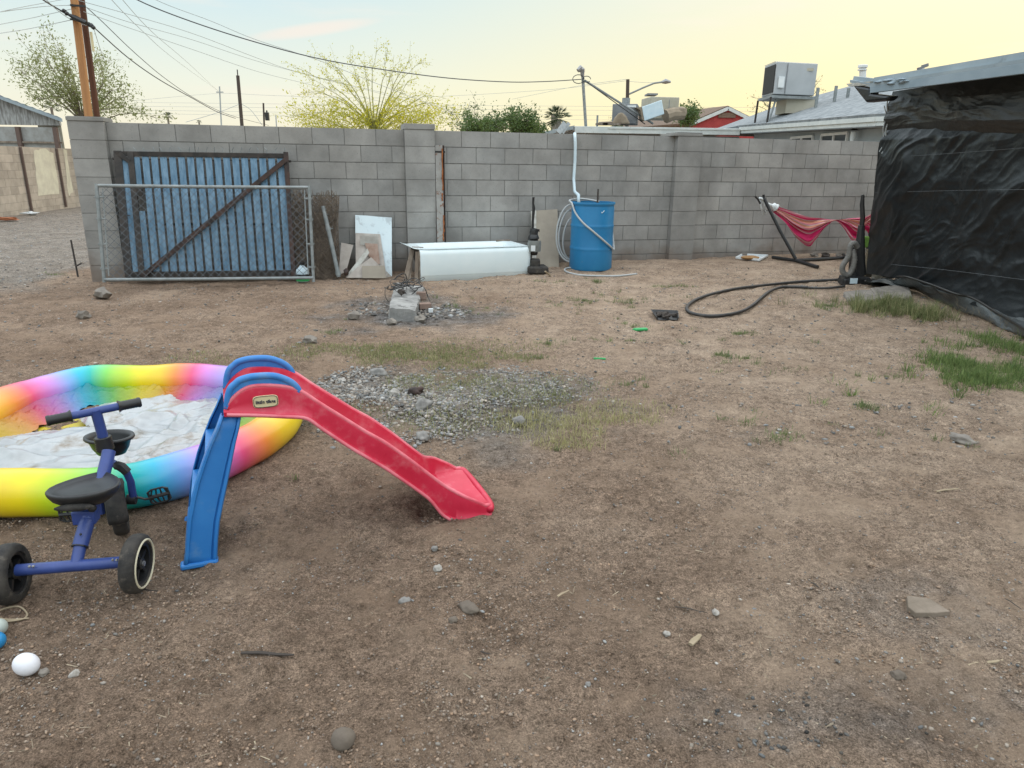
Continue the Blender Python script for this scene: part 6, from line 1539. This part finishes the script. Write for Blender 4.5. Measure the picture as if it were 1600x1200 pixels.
# ------------------------------------------------------------------ tricycle
def trike():
    Lc, Rc = atZ(14, 893, .10), atZ(213, 877, .10)
    g = gh(Lc.x, Lc.y); ax = (Rc-Lc); ax.z = 0; axl = ax.length; ax.normalize(); fw = V((-ax.y, ax.x, 0)); mid = (Lc+Rc)/2
    t = thing('tricycle', 'small indigo blue tricycle with black seat seen from behind', 'tricycle', V((mid.x, mid.y, g)))
    Rw_ = .100
    def wheel(name, c, axis, r, w, ring=False, spokes=5, camber=0):
        axis = axis.normalized(); e = V((0, 0, 1)); e = (e-axis*e.dot(axis)).normalized(); f = axis.cross(e)
        Mx = Matrix((f, e, axis)).transposed()
        mb = MB(); prof = [(r*.70, -w*.5), (r*.90, -w*.5), (r*.97, -w*.36), (r, -w*.15), (r, w*.15), (r*.97, w*.36), (r*.90, w*.5), (r*.70, w*.5), (r*.68, w*.3), (r*.68, -w*.3)]
        prof.append(prof[0]); mb.lathe(prof[:-1]+[prof[0]], c, 36, Mx); wh = mb.build(name, M['rubber'], t, smooth=True, angle=50)
        mb = MB(); mb.lathe([(r*.60, -w*.36), (r*.72, -w*.40), (r*.72, w*.40), (r*.60, w*.36), (r*.60, -w*.36)], c, 32, Mx)
        mb.lathe([(0, w*.42), (r*.16, w*.42), (r*.20, w*.34), (r*.20, -w*.34), (r*.16, -w*.42), (0, -w*.42)], c, 16, Mx)
        for k in range(spokes):
            a = 2*math.pi*k/spokes+.3; d = f*math.cos(a)+e*math.sin(a); mb.bar(c+d*r*.15, c+d*r*.64, r*.13, w*.45, axis)
        mb.build('rim', M['blackplastic'], wh, smooth=True, angle=40)
        if ring:
            mb = MB(); mb.tube([c+(f*math.cos(a)+e*math.sin(a))*r*.80+axis*w*.505 for a in np.linspace(0, 6.283, 49)[:-1]], .0042, 6, closed=True); mb.build('rim_line', M['creamring'], wh)
        mb = MB(); mb.tube([c+axis*w*.42, c+axis*w*.52], r*.09, 10); mb.build('hub_cap', M['hub'], wh)
        return wh
    cL = V((Lc.x, Lc.y, g+Rw_-.004)); cR = V((Rc.x, Rc.y, g+Rw_-.004))
    tilt = (ax-V((0, 0, .10))).normalized()
    wheel('wheel', cR, ax+V((0, 0, -.05))-fw*.08, Rw_, .050, True)
    wheel('wheel', cL, ax+V((0, 0, .03)), Rw_, .058)
    def fx(px, py, k):  # point on the vertical plane perpendicular to forward at distance k ahead of the axle
        dr = ray(px, py); n_ = fw; tt = (mid+fw*k-CO).dot(n_)/dr.dot(n_); return CO+dr*tt
    mb = MB(); a, b = fx(26, 891, 0), fx(194, 878, 0); mb.tube([a, b], .0195, 14); mb.build('axle_tube', M['trikeblue'], t, smooth=True)
    mb = MB()
    for px, py in ((46, 885), (52, 885), (176, 875), (182, 875)): mb.blob(fx(px, py, -.021), .0045, seed=px)
    mb.build('bolt', M['hub'], t)
    j = fx(119, 884, 0)
    s1 = fx(126, 850, .05); s2 = fx(137, 812, .11); s3 = fx(146, 780, .15)
    mb = MB(); mb.tube([j, s1], .0195, 12); mb.build('frame_tube', M['trikeblue'], t, smooth=True)
    mb = MB(); mb.tube([s1-(s2-s1)*.12, s2], .0245, 14); mb.tube([s2, s3], .026, 14)
    mb.bar(fx(116, 806, .12), fx(152, 804, .12), .05, .05, fw); mb.build('seat_mount', M['trikeblue'], t, smooth=True, bevel=.004)
    mb = MB(); mb.tube([s1-(s2-s1)*.13, s1-(s2-s1)*.09], .0265, 14); mb.blob(fx(126, 835, .04), .004, seed=1); mb.build('clamp_ring', M['blackplastic'], t)
    # seat
    se = fx(132, 770, .12); mb = MB(); rows = []; nn, mm = 28, 9
    zz = se.z
    for jn in range(mm):
        f = jn/(mm-1)
        for i in range(nn):
            a = 2*math.pi*i/nn; cx, sy = math.cos(a), math.sin(a)
            wx = .112*(1-.42*max(0, sy)**1.5)*(1-.0*f); ly = .105 if sy < 0 else .17
            prof_ = [(.0, .006), (.45, .004), (.80, .012), (.94, .026), (1.0, .020), (.98, .008), (.88, -.010), (.62, -.032), (.0, -.040)][jn]
            p = se+ax*(cx*wx*prof_[0])+fw*(sy*ly*prof_[0])+V((0, 0, prof_[1]+.012*max(0, -sy)*prof_[0]-.02*max(0, sy)*prof_[0])); rows.append(p)
    mb.grid(rows, nn, mm, closed_u=True); mb.build('seat', M['blackplastic'], t, smooth='all')
    mb = MB(); mb.tube([se+fw*(-.088-.004)+ax*x+V((0, 0, -.008-abs(x)*.03)) for x in np.linspace(-.06, .06, 9)], [.004, .010, .013, .015, .016, .015, .013, .010, .004], 8, flat=.9); mb.build('rear_pad', M['rubber'], t, smooth='all')
    mb = MB(); mb.blob(fx(144, 795, .08), .012, seed=2); mb.tube([fx(144, 794, .06), fx(144, 794, .1)], .014, 8); mb.build('seat_knob', M['blackplastic'], t, smooth='all')
    # main tube to head
    K = .40
    hd = fx(169, 700, K-.06)
    mb = MB(); mb.tube([fx(146, 778, .20), fx(160, 748, .27), fx(167, 720, .32), fx(170, 705, .345)], .023, 14); mb.build('main_tube', M['trikeblue'], t, smooth=True)
    # fork goes to the front wheel, steered to the right
    wc_ = fx(184, 790, K+.02); wc_ = V((wc_.x, wc_.y, g+.098))
    sf = (fw*.95-ax*.30).normalized(); sa = V((sf.y, -sf.x, 0)); sa = (sa+V((0, 0, .03))).normalized()
    wheel('wheel', wc_, sa, .100, .05)
    # fender over the front wheel
    mb = MB(); rows = []
    up_ = V((0, 0, 1)); up_ = (up_-sa*up_.dot(sa)).normalized(); ff = sa.cross(up_); 
    if ff.dot(fw) < 0: ff = -ff
    for k in range(12):
        a = R(60+k*11)
        for wv, dr_ in ((-.034, -.012), (-.030, .006), (0, .012), (.030, .006), (.034, -.012)):
            rows.append(wc_+(ff*math.cos(a)+up_*math.sin(a))*(.112+dr_)+sa*wv)
    mb.grid(rows, 5, 12); mb.build('fender', M['rubber'], t, smooth='all', solid=.004)
    top = fx(168, 712, K-.02)
    mb = MB()
    s_r = wc_+sa*.055; s_l = wc_-sa*.055
    mb.tube([top+V((0, 0, -.02)), fx(184, 728, K-.02), fx(197, 737, K-.02), fx(204, 752, K-.01), fx(208, 776, K)], .014, 10); mb.tube([top, wc_-sa*.05+up_*.12, s_l], .012, 8); mb.build('fork', M['trikeblue'], t, smooth=True)
    mb = MB(); mb.tube([fx(182, 727, K-.03), fx(190, 729, K-.04), fx(199, 738, K-.04)], .017, 8); mb.build('fork_sleeve', M['blackplastic'], t, smooth=True)
    # cranks and pedals
    cr_ = fx(206, 781, K)
    mb = MB(); mb.tube([fx(199, 780, K), fx(213, 780, K)], .020, 12); mb.tube([fx(213, 777, K), fx(220, 778, K), fx(226, 780, K), fx(234, 779, K)], .005, 6); mb.build('crank', M['blackplastic'], t, smooth=True)
    def pedal(c, a_, u_):
        mb = MB(); b_ = a_.cross(u_).normalized(); hw = .036
        mb.tube([c-a_*hw*1.05, c+a_*hw*1.05], .008, 8)
        for s_ in (-1, 1):
            P = [c-a_*hw+b_*s_*.022, c-a_*hw*.6+b_*s_*.030, c+a_*hw*.6+b_*s_*.030, c+a_*hw+b_*s_*.022]; mb.tube(P, .004, 5)
            for x in (-.9, -.3, .3, .9): mb.tube([c+a_*hw*x, c+a_*hw*(x*.7+.1)+b_*s_*.028], .0032, 5)
        for x in (-1, 1): mb.tube([c+a_*hw*x-b_*.024, c+a_*hw*x+b_*.024], .005, 5)
        mb.build('pedal', M['blackplastic'], t)
    pedal(fx(249, 774, K), (ax+V((0, 0, .22))).normalized(), fw)
    pedal(fx(110, 803, K-.05), ax, fw)
    mb = MB(); mb.tube([s_l, s_l-sa*.05+V((0, 0, -.0)), fx(120, 800, K-.05)], .006, 6); mb.build('crank', M['blackplastic'], t)
    # steerer, boot and handlebar
    st = fx(163, 690, K-.02); hb = fx(149, 640, K-.03)
    mb = MB(); mb.tube([top, st, hb], .0185, 12); mb.build('steering_tube', M['trikeblue'], t, smooth=True)
    bb_ = fx(165, 703, K-.02); dv = (fx(160, 682, K-.02)-bb_); mb = MB(); P = [bb_+dv*(k/14) for k in range(15)]
    mb.tube(P, [.026+.004*(k % 2)+.003*(1-k/14) for k in range(15)], 14); mb.build('steering_boot', M['blackplastic'], t, smooth='all')
    h0, h1 = fx(72, 658, K-.10), fx(220, 628, K+.04); 
    mb = MB(); mb.tube([h0.lerp(h1, .1), h0.lerp(h1, .5), h1.lerp(h0, .1)], .0145, 12); mb.build('handlebar', M['trikeblue'], t, smooth=True)
    for a, b in ((h0, h0.lerp(h1, .255)), (h1, h1.lerp(h0, .25))):
        mb = MB(); n_ = 16; mb.tube([a.lerp(b, k/n_) for k in range(n_+1)], [.017, .0195, .0195]+[.0175+.0008*(k % 2) for k in range(n_-4)]+[.021, .024], 12); mb.build('grip', M['blackplastic'], t, smooth=True)
    # basket bowl in front
    bk = fx(171, 685, K+.09); mb = MB(); rr = .076
    mb.lathe([(.0, -.062), (rr*.62, -.060), (rr*.80, -.035), (rr*.93, -.004), (rr*1.06, .0), (rr*1.10, .004), (rr*1.08, .012), (rr*.94, .012), (rr*.86, -.002), (rr*.72, -.035), (rr*.55, -.052), (0, -.054)], bk, 32, Matrix.Diagonal((1.12, .85, 1.0)))
    mb.build('basket', M['blackplastic'], t, smooth='all')
trike()

# ------------------------------------------------------------------ balls, stones, sticks
def ball(name, lab, cat, px, py, r, m, sc_=(1, 1, 1), group=None):
    p = G(px, py, r); mb = MB(); mb.blob((p.x, p.y, p.z), r, sc_, 1, 3, 0.0, Matrix.Rotation(.5, 3, 'Y')); return solo(name, lab, cat, mb, m, smooth='all', group=group)
ball('ball', 'dusty white oval ball lying on the dirt at lower left', 'ball', 41, 1038, .0325, M['egg'], (1.10, .96, .93), 'toy balls')
ball('ball', 'pale grey green ball half outside the left frame edge', 'ball', -3, 980, .026, M['paleball'], group='toy balls')
ball('ball', 'blue ball peeking in below the pale grey green one', 'ball', -6, 1001, .026, M['blueball'], group='toy balls')
S = [('round dirt coated stone half buried at the bottom edge', 536, 1155, .030, (1, 1, .95), 'dirtrock', .10),
     ('white chipped pebble right of the white ball', 117, 1054, .013, (1.1, .8, 1), 'palestone', .35),
     ('small grey pebble touching distance from the white ball', 68, 1051, .013, (1.2, 1, .7), 'stone_one', .3),
     ('grey rounded stone left of centre foreground', 633, 939, .015, (1.3, 1, .8), 'stone_grey', .25),
     ('pale block like stone above the grey rounded stone', 684, 888, .015, (1.1, 1, .9), 'palestone', .3),
     ('flat brown dirt lump right of the grey rounded stone', 733, 949, .024, (1.4, 1, .6), 'dirtrock', .3),
     ('small dull stone below the flat brown lump', 708, 969, .013, (1.1, 1, .8), 'dirtrock', .3),
     ('tiny blue grey pebble in the centre foreground', 919, 1069, .008, (1.1, 1, .8), 'stone_grey', .2),
     ('pale pebble right of centre foreground', 1042, 990, .010, (1.2, 1, .8), 'palestone', .3),
     ('small grey pebble high above the pale block like stone', 679, 857, .012, (1.2, 1, .8), 'stone_grey', .3),
     ('white stone at lower right of the centre', 1118, 957, .010, (1.4, 1, .8), 'palestone', .4),
     ('dirt coloured stone in the lower centre right', 1404, 1055, .015, (1.3, 1, .8), 'dirtrock', .3),
     ('round grey stone beside the yellow grass', 811, 657, .03, (1.3, 1, .8), 'stone_grey', .2),
     ('larger pale grey stone at the gravel lower edge', 660, 682, .035, (1.5, 1, .7), 'stone_grey', .25),
     ('dark reddish lump among the gravel', 650, 612, .04, (1.3, 1, .8), 'rust', .4),
     ('bright white stone beside the reddish lump', 616, 614, .028, (1.1, 1, .9), 'palestone', .4),
     ('flat white stone at the upper left of the gravel', 535, 594, .025, (1.4, 1, .5), 'palestone', .4),
     ('dull grey stone above the gravel left part', 592, 582, .045, (1.3, 1, .7), 'stone_grey', .25),
     ('rounded grey stone in the gravel below the reddish lump', 662, 633, .045, (1.3, 1, .8), 'stone_grey', .25),
     ('pinkish stone in the far right dirt', 1503, 686, .04, (1.6, 1, .6), 'stone_one', .3)]
for i, (lab, x, y, r, s_, m, ro) in enumerate(S):
    p = G(x, y, r*.45*s_[2]); mb = MB(); mb.blob(p, r, s_, 100+i, 2, ro, Matrix.Rotation(i*1.1, 3, 'Z'))
    fc = [(1, 1, 1, 1)]*len(mb.f) if m in ('stone_grey',) else None
    solo('stone', lab, 'stone', mb, M[m], smooth='all', group='loose stones', fc=fc)
P = [(1417, 930), (1440, 933), (1453, 935), (1474, 948), (1485, 955), (1462, 957), (1431, 957), (1419, 948)]
mb = MB(); mb.prism([G(x, y, .016)for x, y in P][::-1], V((0, 0, -.022))); solo('wood_slab', 'flat broken wood slab lying on the lower right dirt', 'wood piece', mb, mat('flat_slab', (.17, .135, .10), .9, (.25, .20, .155), 12, .5, 80), bevel=.003)
for lab, a, b, w, m in (('pale thin stick at the far lower right', (1513, 1040), (1567, 1031), .010, 'stick'), ('short pale wood chip in the lower centre right', (1079, 1007), (1094, 992), .018, 'stick'), ('long dark flat strip of wood left of centre bottom', (377, 1020), (459, 1023), .011, 'stickdark'), ('brown stick under the right rear tricycle wheel', (213, 921), (247, 923), .006, 'stickdark'), ('short dark stick in the lower right dirt', (1267, 910), (1280, 918), .006, 'stickdark'), ('pale sliver in the centre foreground', (871, 932), (889, 922), .009, 'straw'), ('thin brown twig right of centre', (1055, 948), (1105, 957), .004, 'stickdark'), ('dark twig in the centre foreground', (740, 1017), (768, 1022), .005, 'stickdark'), ('straw coloured twig at right middle', (1463, 768), (1498, 763), .010, 'stick'), ('bent dark twig at the right frame edge', (1570, 935), (1596, 952), .004, 'stickdark')):
    A, B = G(*a, w*.4), G(*b, w*.4); mb = MB(); pts = [A, A.lerp(B, .35)+V((.002, .003, .001)), A.lerp(B, .7)+V((0, -.002, .001)), B]
    mb.tube(pts, [w*.5, w*.6, w*.5, w*.35], 6, flat=.6); solo('stick', lab, 'stick', mb, M[m], group='loose sticks', fc=[(1.3, 1.2, 1.1, 1)]*len(mb.f) if m == 'straw' else None)
for k, pts in enumerate(([(-10, 958), (10, 950), (30, 948), (42, 958), (38, 966), (20, 970), (-12, 972)], [(-5, 965), (15, 968), (45, 966)])):
    mb = MB(); mb.tube(catmull([G(x, y, .006) for x, y in pts], 6), .003, 5); solo('cord', ['pale looped cord on the dirt at the left frame edge', 'short pale cord under the looped cord at left'][k], 'cord', mb, M['stick'])

# ------------------------------------------------------------------ uncountable ground cover
def scatter_pebbles(name, pts, szs, m, cols, lab):
    vs0, fs0 = ico(0); v0 = np.array([v[:] for v in vs0]); f0 = np.array(fs0)
    n = len(pts); jit = 1+rng.normal(0, .16, (n, 12, 1)); st = np.stack([rng.uniform(.8, 1.5, n), rng.uniform(.7, 1.1, n), rng.uniform(.45, .8, n)], -1)[:, None, :]
    a = rng.uniform(0, 6.28, n); c, s = np.cos(a), np.sin(a); V0 = v0[None]*jit*st*szs[:, None, None]
    x = V0[..., 0]*c[:, None]-V0[..., 1]*s[:, None]; y = V0[..., 0]*s[:, None]+V0[..., 1]*c[:, None]
    out = np.stack([x+pts[:, None, 0], y+pts[:, None, 1], V0[..., 2]+pts[:, None, 2]+szs[:, None]*.12], -1).reshape(-1, 3)
    F = (f0[None]+(np.arange(n)*12)[:, None, None]).reshape(-1, 3)
    raw_mesh(name, out, F, m, np.repeat(cols, 20*3, axis=0), lab)
def raw_mesh(name, vs, F, m, loopcol, lab, smooth=False):
    k = F.shape[1]; me = bpy.data.meshes.new(name); me.vertices.add(len(vs)); me.vertices.foreach_set('co', vs.astype(np.float32).ravel()); me.loops.add(F.size); me.loops.foreach_set('vertex_index', F.ravel().astype(np.int32))
    me.polygons.add(len(F)); me.polygons.foreach_set('loop_start', (np.arange(len(F))*k).astype(np.int32)); me.update(calc_edges=True)
    if loopcol is not None:
        at = me.color_attributes.new('Col', 'FLOAT_COLOR', 'CORNER'); at.data.foreach_set('color', loopcol.astype(np.float32).ravel())
    me.materials.append(m); o = bpy.data.objects.new(name, me); col.objects.link(o); o['kind'] = 'stuff'; o['label'] = lab; o['category'] = name.replace('_', ' '); return o
def pebcols(n, lo=.45, hi=1.5, pw=.12):
    g = rng.uniform(lo, hi, n); w = rng.random(n) < pw; g[w] = rng.uniform(1.3, 1.9, w.sum()); t_ = rng.uniform(-.08, .14, n)
    return np.stack([g*(1+t_), g, g*(1-t_), np.ones(n)], -1)
def ground_pts(n, x0, x1, y0, y1, power=1.0):
    y = y0+(y1-y0)*rng.random(n)**power; hw = .78*y+.3; x = rng.uniform(-1, 1, n)*np.minimum(hw, 8)
    if x0 is not None: x = rng.uniform(x0, x1, n)
    return np.stack([x, y, gz(x, y)], -1)
pts = ground_pts(26000, None, None, .95, 4.5, 1.3); keep = rng.random(len(pts)) < sstep(.25, .75, fbm(pts[:, 0]*2.2, pts[:, 1]*2.2, 71, 3))+.15; pts = pts[keep]
sz = .0010+.0026*rng.random(len(pts))**3.2+.0035*(rng.random(len(pts)) < .05)
scatter_pebbles('grit', pts, sz, M['stone_grey'], pebcols(len(pts), .45, 1.3, .22), 'fine grit and tiny pebbles over the near dirt')
n_ = 60000; pts = ground_pts(n_, None, None, .95, 4.2, 1.25); keep = rng.random(n_) < .15+.85*sstep(.42, .62, fbm(pts[:, 0]*1.6, pts[:, 1]*1.6, 171, 4)); pts = pts[keep]
sz = .0013+.0045*rng.random(len(pts))**3.0; cc = pebcols(len(pts), .6, 1.3, 0); scatter_pebbles('crumbs', pts, sz, mat('dirt_crumb', (.19, .138, .100), .97, (.28, .212, .160), 6, attr=True), cc, 'loose crumbs of dry soil on the near dirt')
pts = ground_pts(9000, None, None, 3.5, 9.6, 1.0); sz = .003+.011*rng.random(len(pts))**4
scatter_pebbles('pebbles', pts, sz, M['stone_grey'], pebcols(len(pts), .4, 1.3, .10), 'small pebbles over the farther dirt')
# gravel patches
def patch_pts(px, py, rx, ry, n, seed, wob=.35):
    c = G(px, py); out = []
    r = np.sqrt(rng.random(n*2)); a = rng.uniform(0, 6.28, n*2); x = c.x+rx*r*np.cos(a); y = c.y+ry*r*np.sin(a)
    k = rng.random(n*2) < sstep(.30, .62, fbm(x*3, y*3, seed, 3)+.14*(1-r))*(1-r**3)
    x, y = x[k][:n], y[k][:n]; return np.stack([x, y, gz(x, y)], -1)
pp = [patch_pts(640, 640, .62, .75, 6500, 81), patch_pts(775, 598, .75, .5, 7500, 83), patch_pts(700, 625, 1.3, .8, 3000, 85), patch_pts(560, 600, .45, .45, 2200, 86)]
pts = np.concatenate(pp); sz = .0026+.013*rng.random(len(pts))**4.0*np.where(pts[:, 0] < G(720, 620).x, 1.0, .65)
scatter_pebbles('gravel', pts, sz, M['stone_grey'], pebcols(len(pts), .5, 1.45, .06), 'patch of grey gravel stones in the middle of the yard')
pts = np.concatenate([patch_pts(600, 480, .45, .42, 700, 91), patch_pts(680, 485, .5, .4, 600, 92)]); sz = .004+.02*rng.random(len(pts))**2.5
scatter_pebbles('rubble_bits', pts, sz, M['stone_grey'], pebcols(len(pts), .2, 1.2, .06), 'ashy rubble bits round the concrete chunk')
pts = np.concatenate([patch_pts(1310, 1135, .35, .16, 260, 95), patch_pts(1180, 1150, .2, .1, 90, 96)]); sz = .0015+.006*rng.random(len(pts))**2.5
scatter_pebbles('charcoal_bits', pts, sz, M['stone_grey'], pebcols(len(pts), .1, .8, .10), 'dark charcoal bits on the near right dirt')
s = rng.uniform(-7, -3.2, 5000); dd = 9.6+rng.uniform(-.6, 12, 5000); x = s*WA.x+dd*WN.x; y = s*WA.y+dd*WN.y
scatter_pebbles('alley_gravel', np.stack([x, y, gz(x, y)-.02*sstep(14, 25, y)], -1), .004+.014*rng.random(5000)**3, M['stone_grey'], pebcols(5000, .9, 1.6, .04), 'loose gravel in the alley left of the wall')
# blades
def blades(name, pts, h, w, cols, m, lab, lean_=.5, b=None):
    n = len(pts); a = rng.uniform(0, 6.28, n); l = lean_*rng.random(n)*h; b = rng.uniform(0, 6.28, n) if b is None else b
    dx, dy = np.cos(a)*w/2, np.sin(a)*w/2; lx, ly = np.cos(b)*l, np.sin(b)*l
    P0 = np.stack([pts[:, 0]-dx, pts[:, 1]-dy, pts[:, 2]-.003], -1); P1 = np.stack([pts[:, 0]+dx, pts[:, 1]+dy, pts[:, 2]-.003], -1)
    zz = np.sqrt(np.maximum(h**2-l**2, (h*.1)**2))
    P2 = np.stack([pts[:, 0]+dx*.7+lx*.4, pts[:, 1]+dy*.7+ly*.4, pts[:, 2]+zz*.6], -1); P3 = np.stack([pts[:, 0]-dx*.7+lx*.4, pts[:, 1]-dy*.7+ly*.4, pts[:, 2]+zz*.6], -1)
    P4 = np.stack([pts[:, 0]+lx, pts[:, 1]+ly, pts[:, 2]+zz], -1)
    vs = np.stack([P0, P1, P2, P3, P4], 1).reshape(-1, 3); k = np.arange(n)*5
    F = np.concatenate([np.stack([k, k+1, k+2], -1), np.stack([k, k+2, k+3], -1), np.stack([k+3, k+2, k+4], -1)], 1).reshape(-1, 3)
    raw_mesh(name, vs, F, m, np.repeat(cols, 9, axis=0), lab)
def tufts(lst, nb, spread, seed):
    # tufts of blades fanning out from shared roots; lst = (px, py, rx, ry, count)
    P = np.concatenate([soft_pts(*q) for q in lst]); n = len(P); k = rng.integers(int(nb*.5), int(nb*1.5), n); idx = np.repeat(np.arange(n), k)
    off = rng.normal(0, spread, (len(idx), 2))*rng.uniform(.4, 1.4, n)[idx][:, None]; p = P[idx].copy(); p[:, 0] += off[:, 0]; p[:, 1] += off[:, 1]; p[:, 2] = gz(p[:, 0], p[:, 1])
    return p, np.arctan2(off[:, 1], off[:, 0])+rng.normal(0, .5, len(idx)), rng.uniform(.5, 1.25, n)[idx], rng.uniform(.75, 1.2, n)[idx], idx
def soft_pts(px, py, rx, ry, n):
    c = G(px, py); a = rng.uniform(0, 6.28, n); r = np.abs(rng.normal(0, .55, n)); x = c.x+rx*r*np.cos(a); y = c.y+ry*r*np.sin(a)
    k = rng.random(n) < .25+.75*sstep(.42, .6, fbm(x*2.3, y*2.3, int(px), 3)); x, y = x[k], y[k]; return np.stack([x, y, gz(x, y)], -1)
def gcol(n, a, b, j=.25):
    f = rng.random(n)[:, None]; c = np.array(a)[None]*(1-f)+np.array(b)[None]*f; c = c*(1+rng.uniform(-j, j, n))[:, None]; return np.concatenate([c, np.ones((n, 1))], -1)
# flat straw litter
pts = ground_pts(3400, None, None, 1.0, 6.0, 1.25); n = len(pts)
k = fbm(pts[:, 0]*1.8, pts[:, 1]*1.8, 101, 3) > .47; pts = pts[k]; n = len(pts)
a = rng.uniform(0, 6.28, n); L = .004+.018*rng.random(n)**2.8; w = rng.uniform(.0004, .0011, n); pts[:, 2] += .004
ex = np.stack([np.cos(a), np.sin(a), rng.uniform(-.12, .12, n)], -1)*L[:, None]; ey = np.stack([-np.sin(a), np.cos(a), np.zeros(n)], -1)*w[:, None]
vs = np.stack([pts-ex-ey, pts+ex-ey*.5+ey*3*rng.normal(0, 1, (n, 1)), pts+ex+ey, pts-ex+ey], 1).reshape(-1, 3); k = np.arange(n)*4
raw_mesh('straw_litter', vs, np.stack([k, k+1, k+2, k+3], -1), M['straw'], np.repeat(np.concatenate([rng.uniform(.35, 1.5, (n, 1))*np.array([[1, .97, .92]]), np.ones((n, 1))], -1), 4, axis=0), 'bits of straw and dead leaf on the near dirt')
gdry1, gdry2, ggr1, ggr2 = (.26, .24, .12), (.40, .36, .20), (.10, .14, .05), (.22, .26, .11)
def gpatch(lst, a, b):
    P = []
    for px, py, rx, ry, n in lst: P.append(patch_pts(px, py, rx, ry, n, int(px), .6))
    p = np.concatenate(P); return p, gcol(len(p), a, b)
p, c = gpatch([(680, 560, 1.1, .35, 5500), (600, 548, .9, .3, 3500), (690, 598, .5, .25, 1800), (760, 625, .7, .35, 1300), (650, 650, .5, .4, 700), (350, 560, .7, .25, 700), (770, 540, .6, .3, 700), (860, 600, .5, .3, 700), (740, 660, .5, .3, 500), (830, 620, .4, .3, 500)], (.16, .18, .07), (.36, .34, .17))
blades('short_grass', p, rng.uniform(.008, .032, len(p)), .0042, c, M['grass'], 'sparse short grass round the gravel patch', .9)
p, c = gpatch([(900, 660, .55, .34, 2600), (870, 690, .3, .15, 600), (960, 640, .4, .2, 600)], (.30, .28, .12), (.46, .42, .22))
blades('dry_grass', p, rng.uniform(.012, .05, len(p)), .003, c, M['grass'], 'yellowed dry grass right of the gravel patch', .9)
def tuft_obj(name, lst, nb, spread, h0, h1, w, ca, cb, lab, lean_):
    p, b, hs, cs, _ = tufts(lst, nb, spread, 1); c = gcol(len(p), ca, cb); c[:, :3] *= cs[:, None]
    blades(name, p, rng.uniform(h0, h1, len(p))*hs, w, c, M['grass'], lab, lean_, b)
tuft_obj('weeds', [(980, 475, .25, .2, 26), (985, 468, .2, .2, 20), (870, 440, .5, .15, 30), (930, 440, .2, .1, 10), (1050, 448, .5, .12, 26), (1160, 522, .2, .1, 12), (1348, 636, .09, .06, 14), (1170, 660, .16, .07, 12), (1215, 690, .15, .07, 16), (1200, 680, .2, .1, 10), (1120, 555, .2, .1, 8), (1180, 570, .2, .08, 9), (860, 535, .25, .1, 10), (1010, 600, .3, .1, 10), (1080, 515, .3, .1, 8), (1240, 575, .3, .15, 10), (900, 470, 1.0, .5, 50), (1265, 540, .3, .15, 8), (990, 510, .25, .2, 16), (1290, 478, .2, .22, 26), (1000, 535, .5, .2, 16), (1150, 560, .8, .4, 24), (520, 520, .2, .1, 6), (840, 560, .2, .1, 6), (1400, 590, .4, .25, 12), (90, 430, .4, .15, 14), (560, 640, .3, .2, 12), (450, 750, .06, .04, 4), (700, 480, 1.5, .8, 30), (1380, 680, .8, .3, 12), (1000, 700, .8, .3, 8)], 20, .022, .012, .045, .0035, (.10, .14, .05), (.24, .28, .12), 'scattered small green weeds on the dirt', 1.0)
tuft_obj('tall_grass', [(1350, 484, .22, .22, 60), (1385, 480, .3, .2, 70), (1420, 488, .3, .2, 60), (1455, 498, .3, .16, 45), (1330, 476, .5, .4, 24)], 30, .03, .05, .17, .0042, (.10, .15, .045), (.36, .33, .17), 'tall green and straw grass in front of the slab', .8)
tuft_obj('green_grass', [(1500, 570, .25, .3, 100), (1530, 595, .35, .2, 120), (1490, 545, .2, .3, 40), (1580, 580, .4, .25, 110), (1545, 530, .3, .25, 80), (1600, 550, .4, .35, 110), (1480, 560, .25, .2, 24), (1640, 600, .5, .4, 130), (1520, 600, .8, .5, 40), (1640, 545, .4, .3, 60)], 26, .03, .02, .085, .0042, (.085, .15, .04), (.24, .30, .10), 'green grass growing at the right edge by the sheet', .85)
# a few dead upright stalks before the hem
mb = MB(); rg = random.Random(5)
for k in range(26):
    a = G(rg.uniform(1455, 1570), rg.uniform(490, 520)); pts_ = [a]; h = rg.uniform(.08, .2)
    for j in range(4): pts_.append(pts_[-1]+V((rg.gauss(0, .012), rg.gauss(0, .012), h/4)))
    mb.tube(pts_, [.0018, .0016, .0013, .001, .0006], 4)
    for j in (2, 3): mb.tube([pts_[j], pts_[j]+V((rg.gauss(0, .03), rg.gauss(0, .03), .03))], .001, 3)
o = mb.build('dead_stalks', M['straw'], fc=[(.8, .75, .6, 1)]*len(mb.f)); tag(o, 'thin dead stalks standing before the folded hem', 'weeds', kind='stuff')
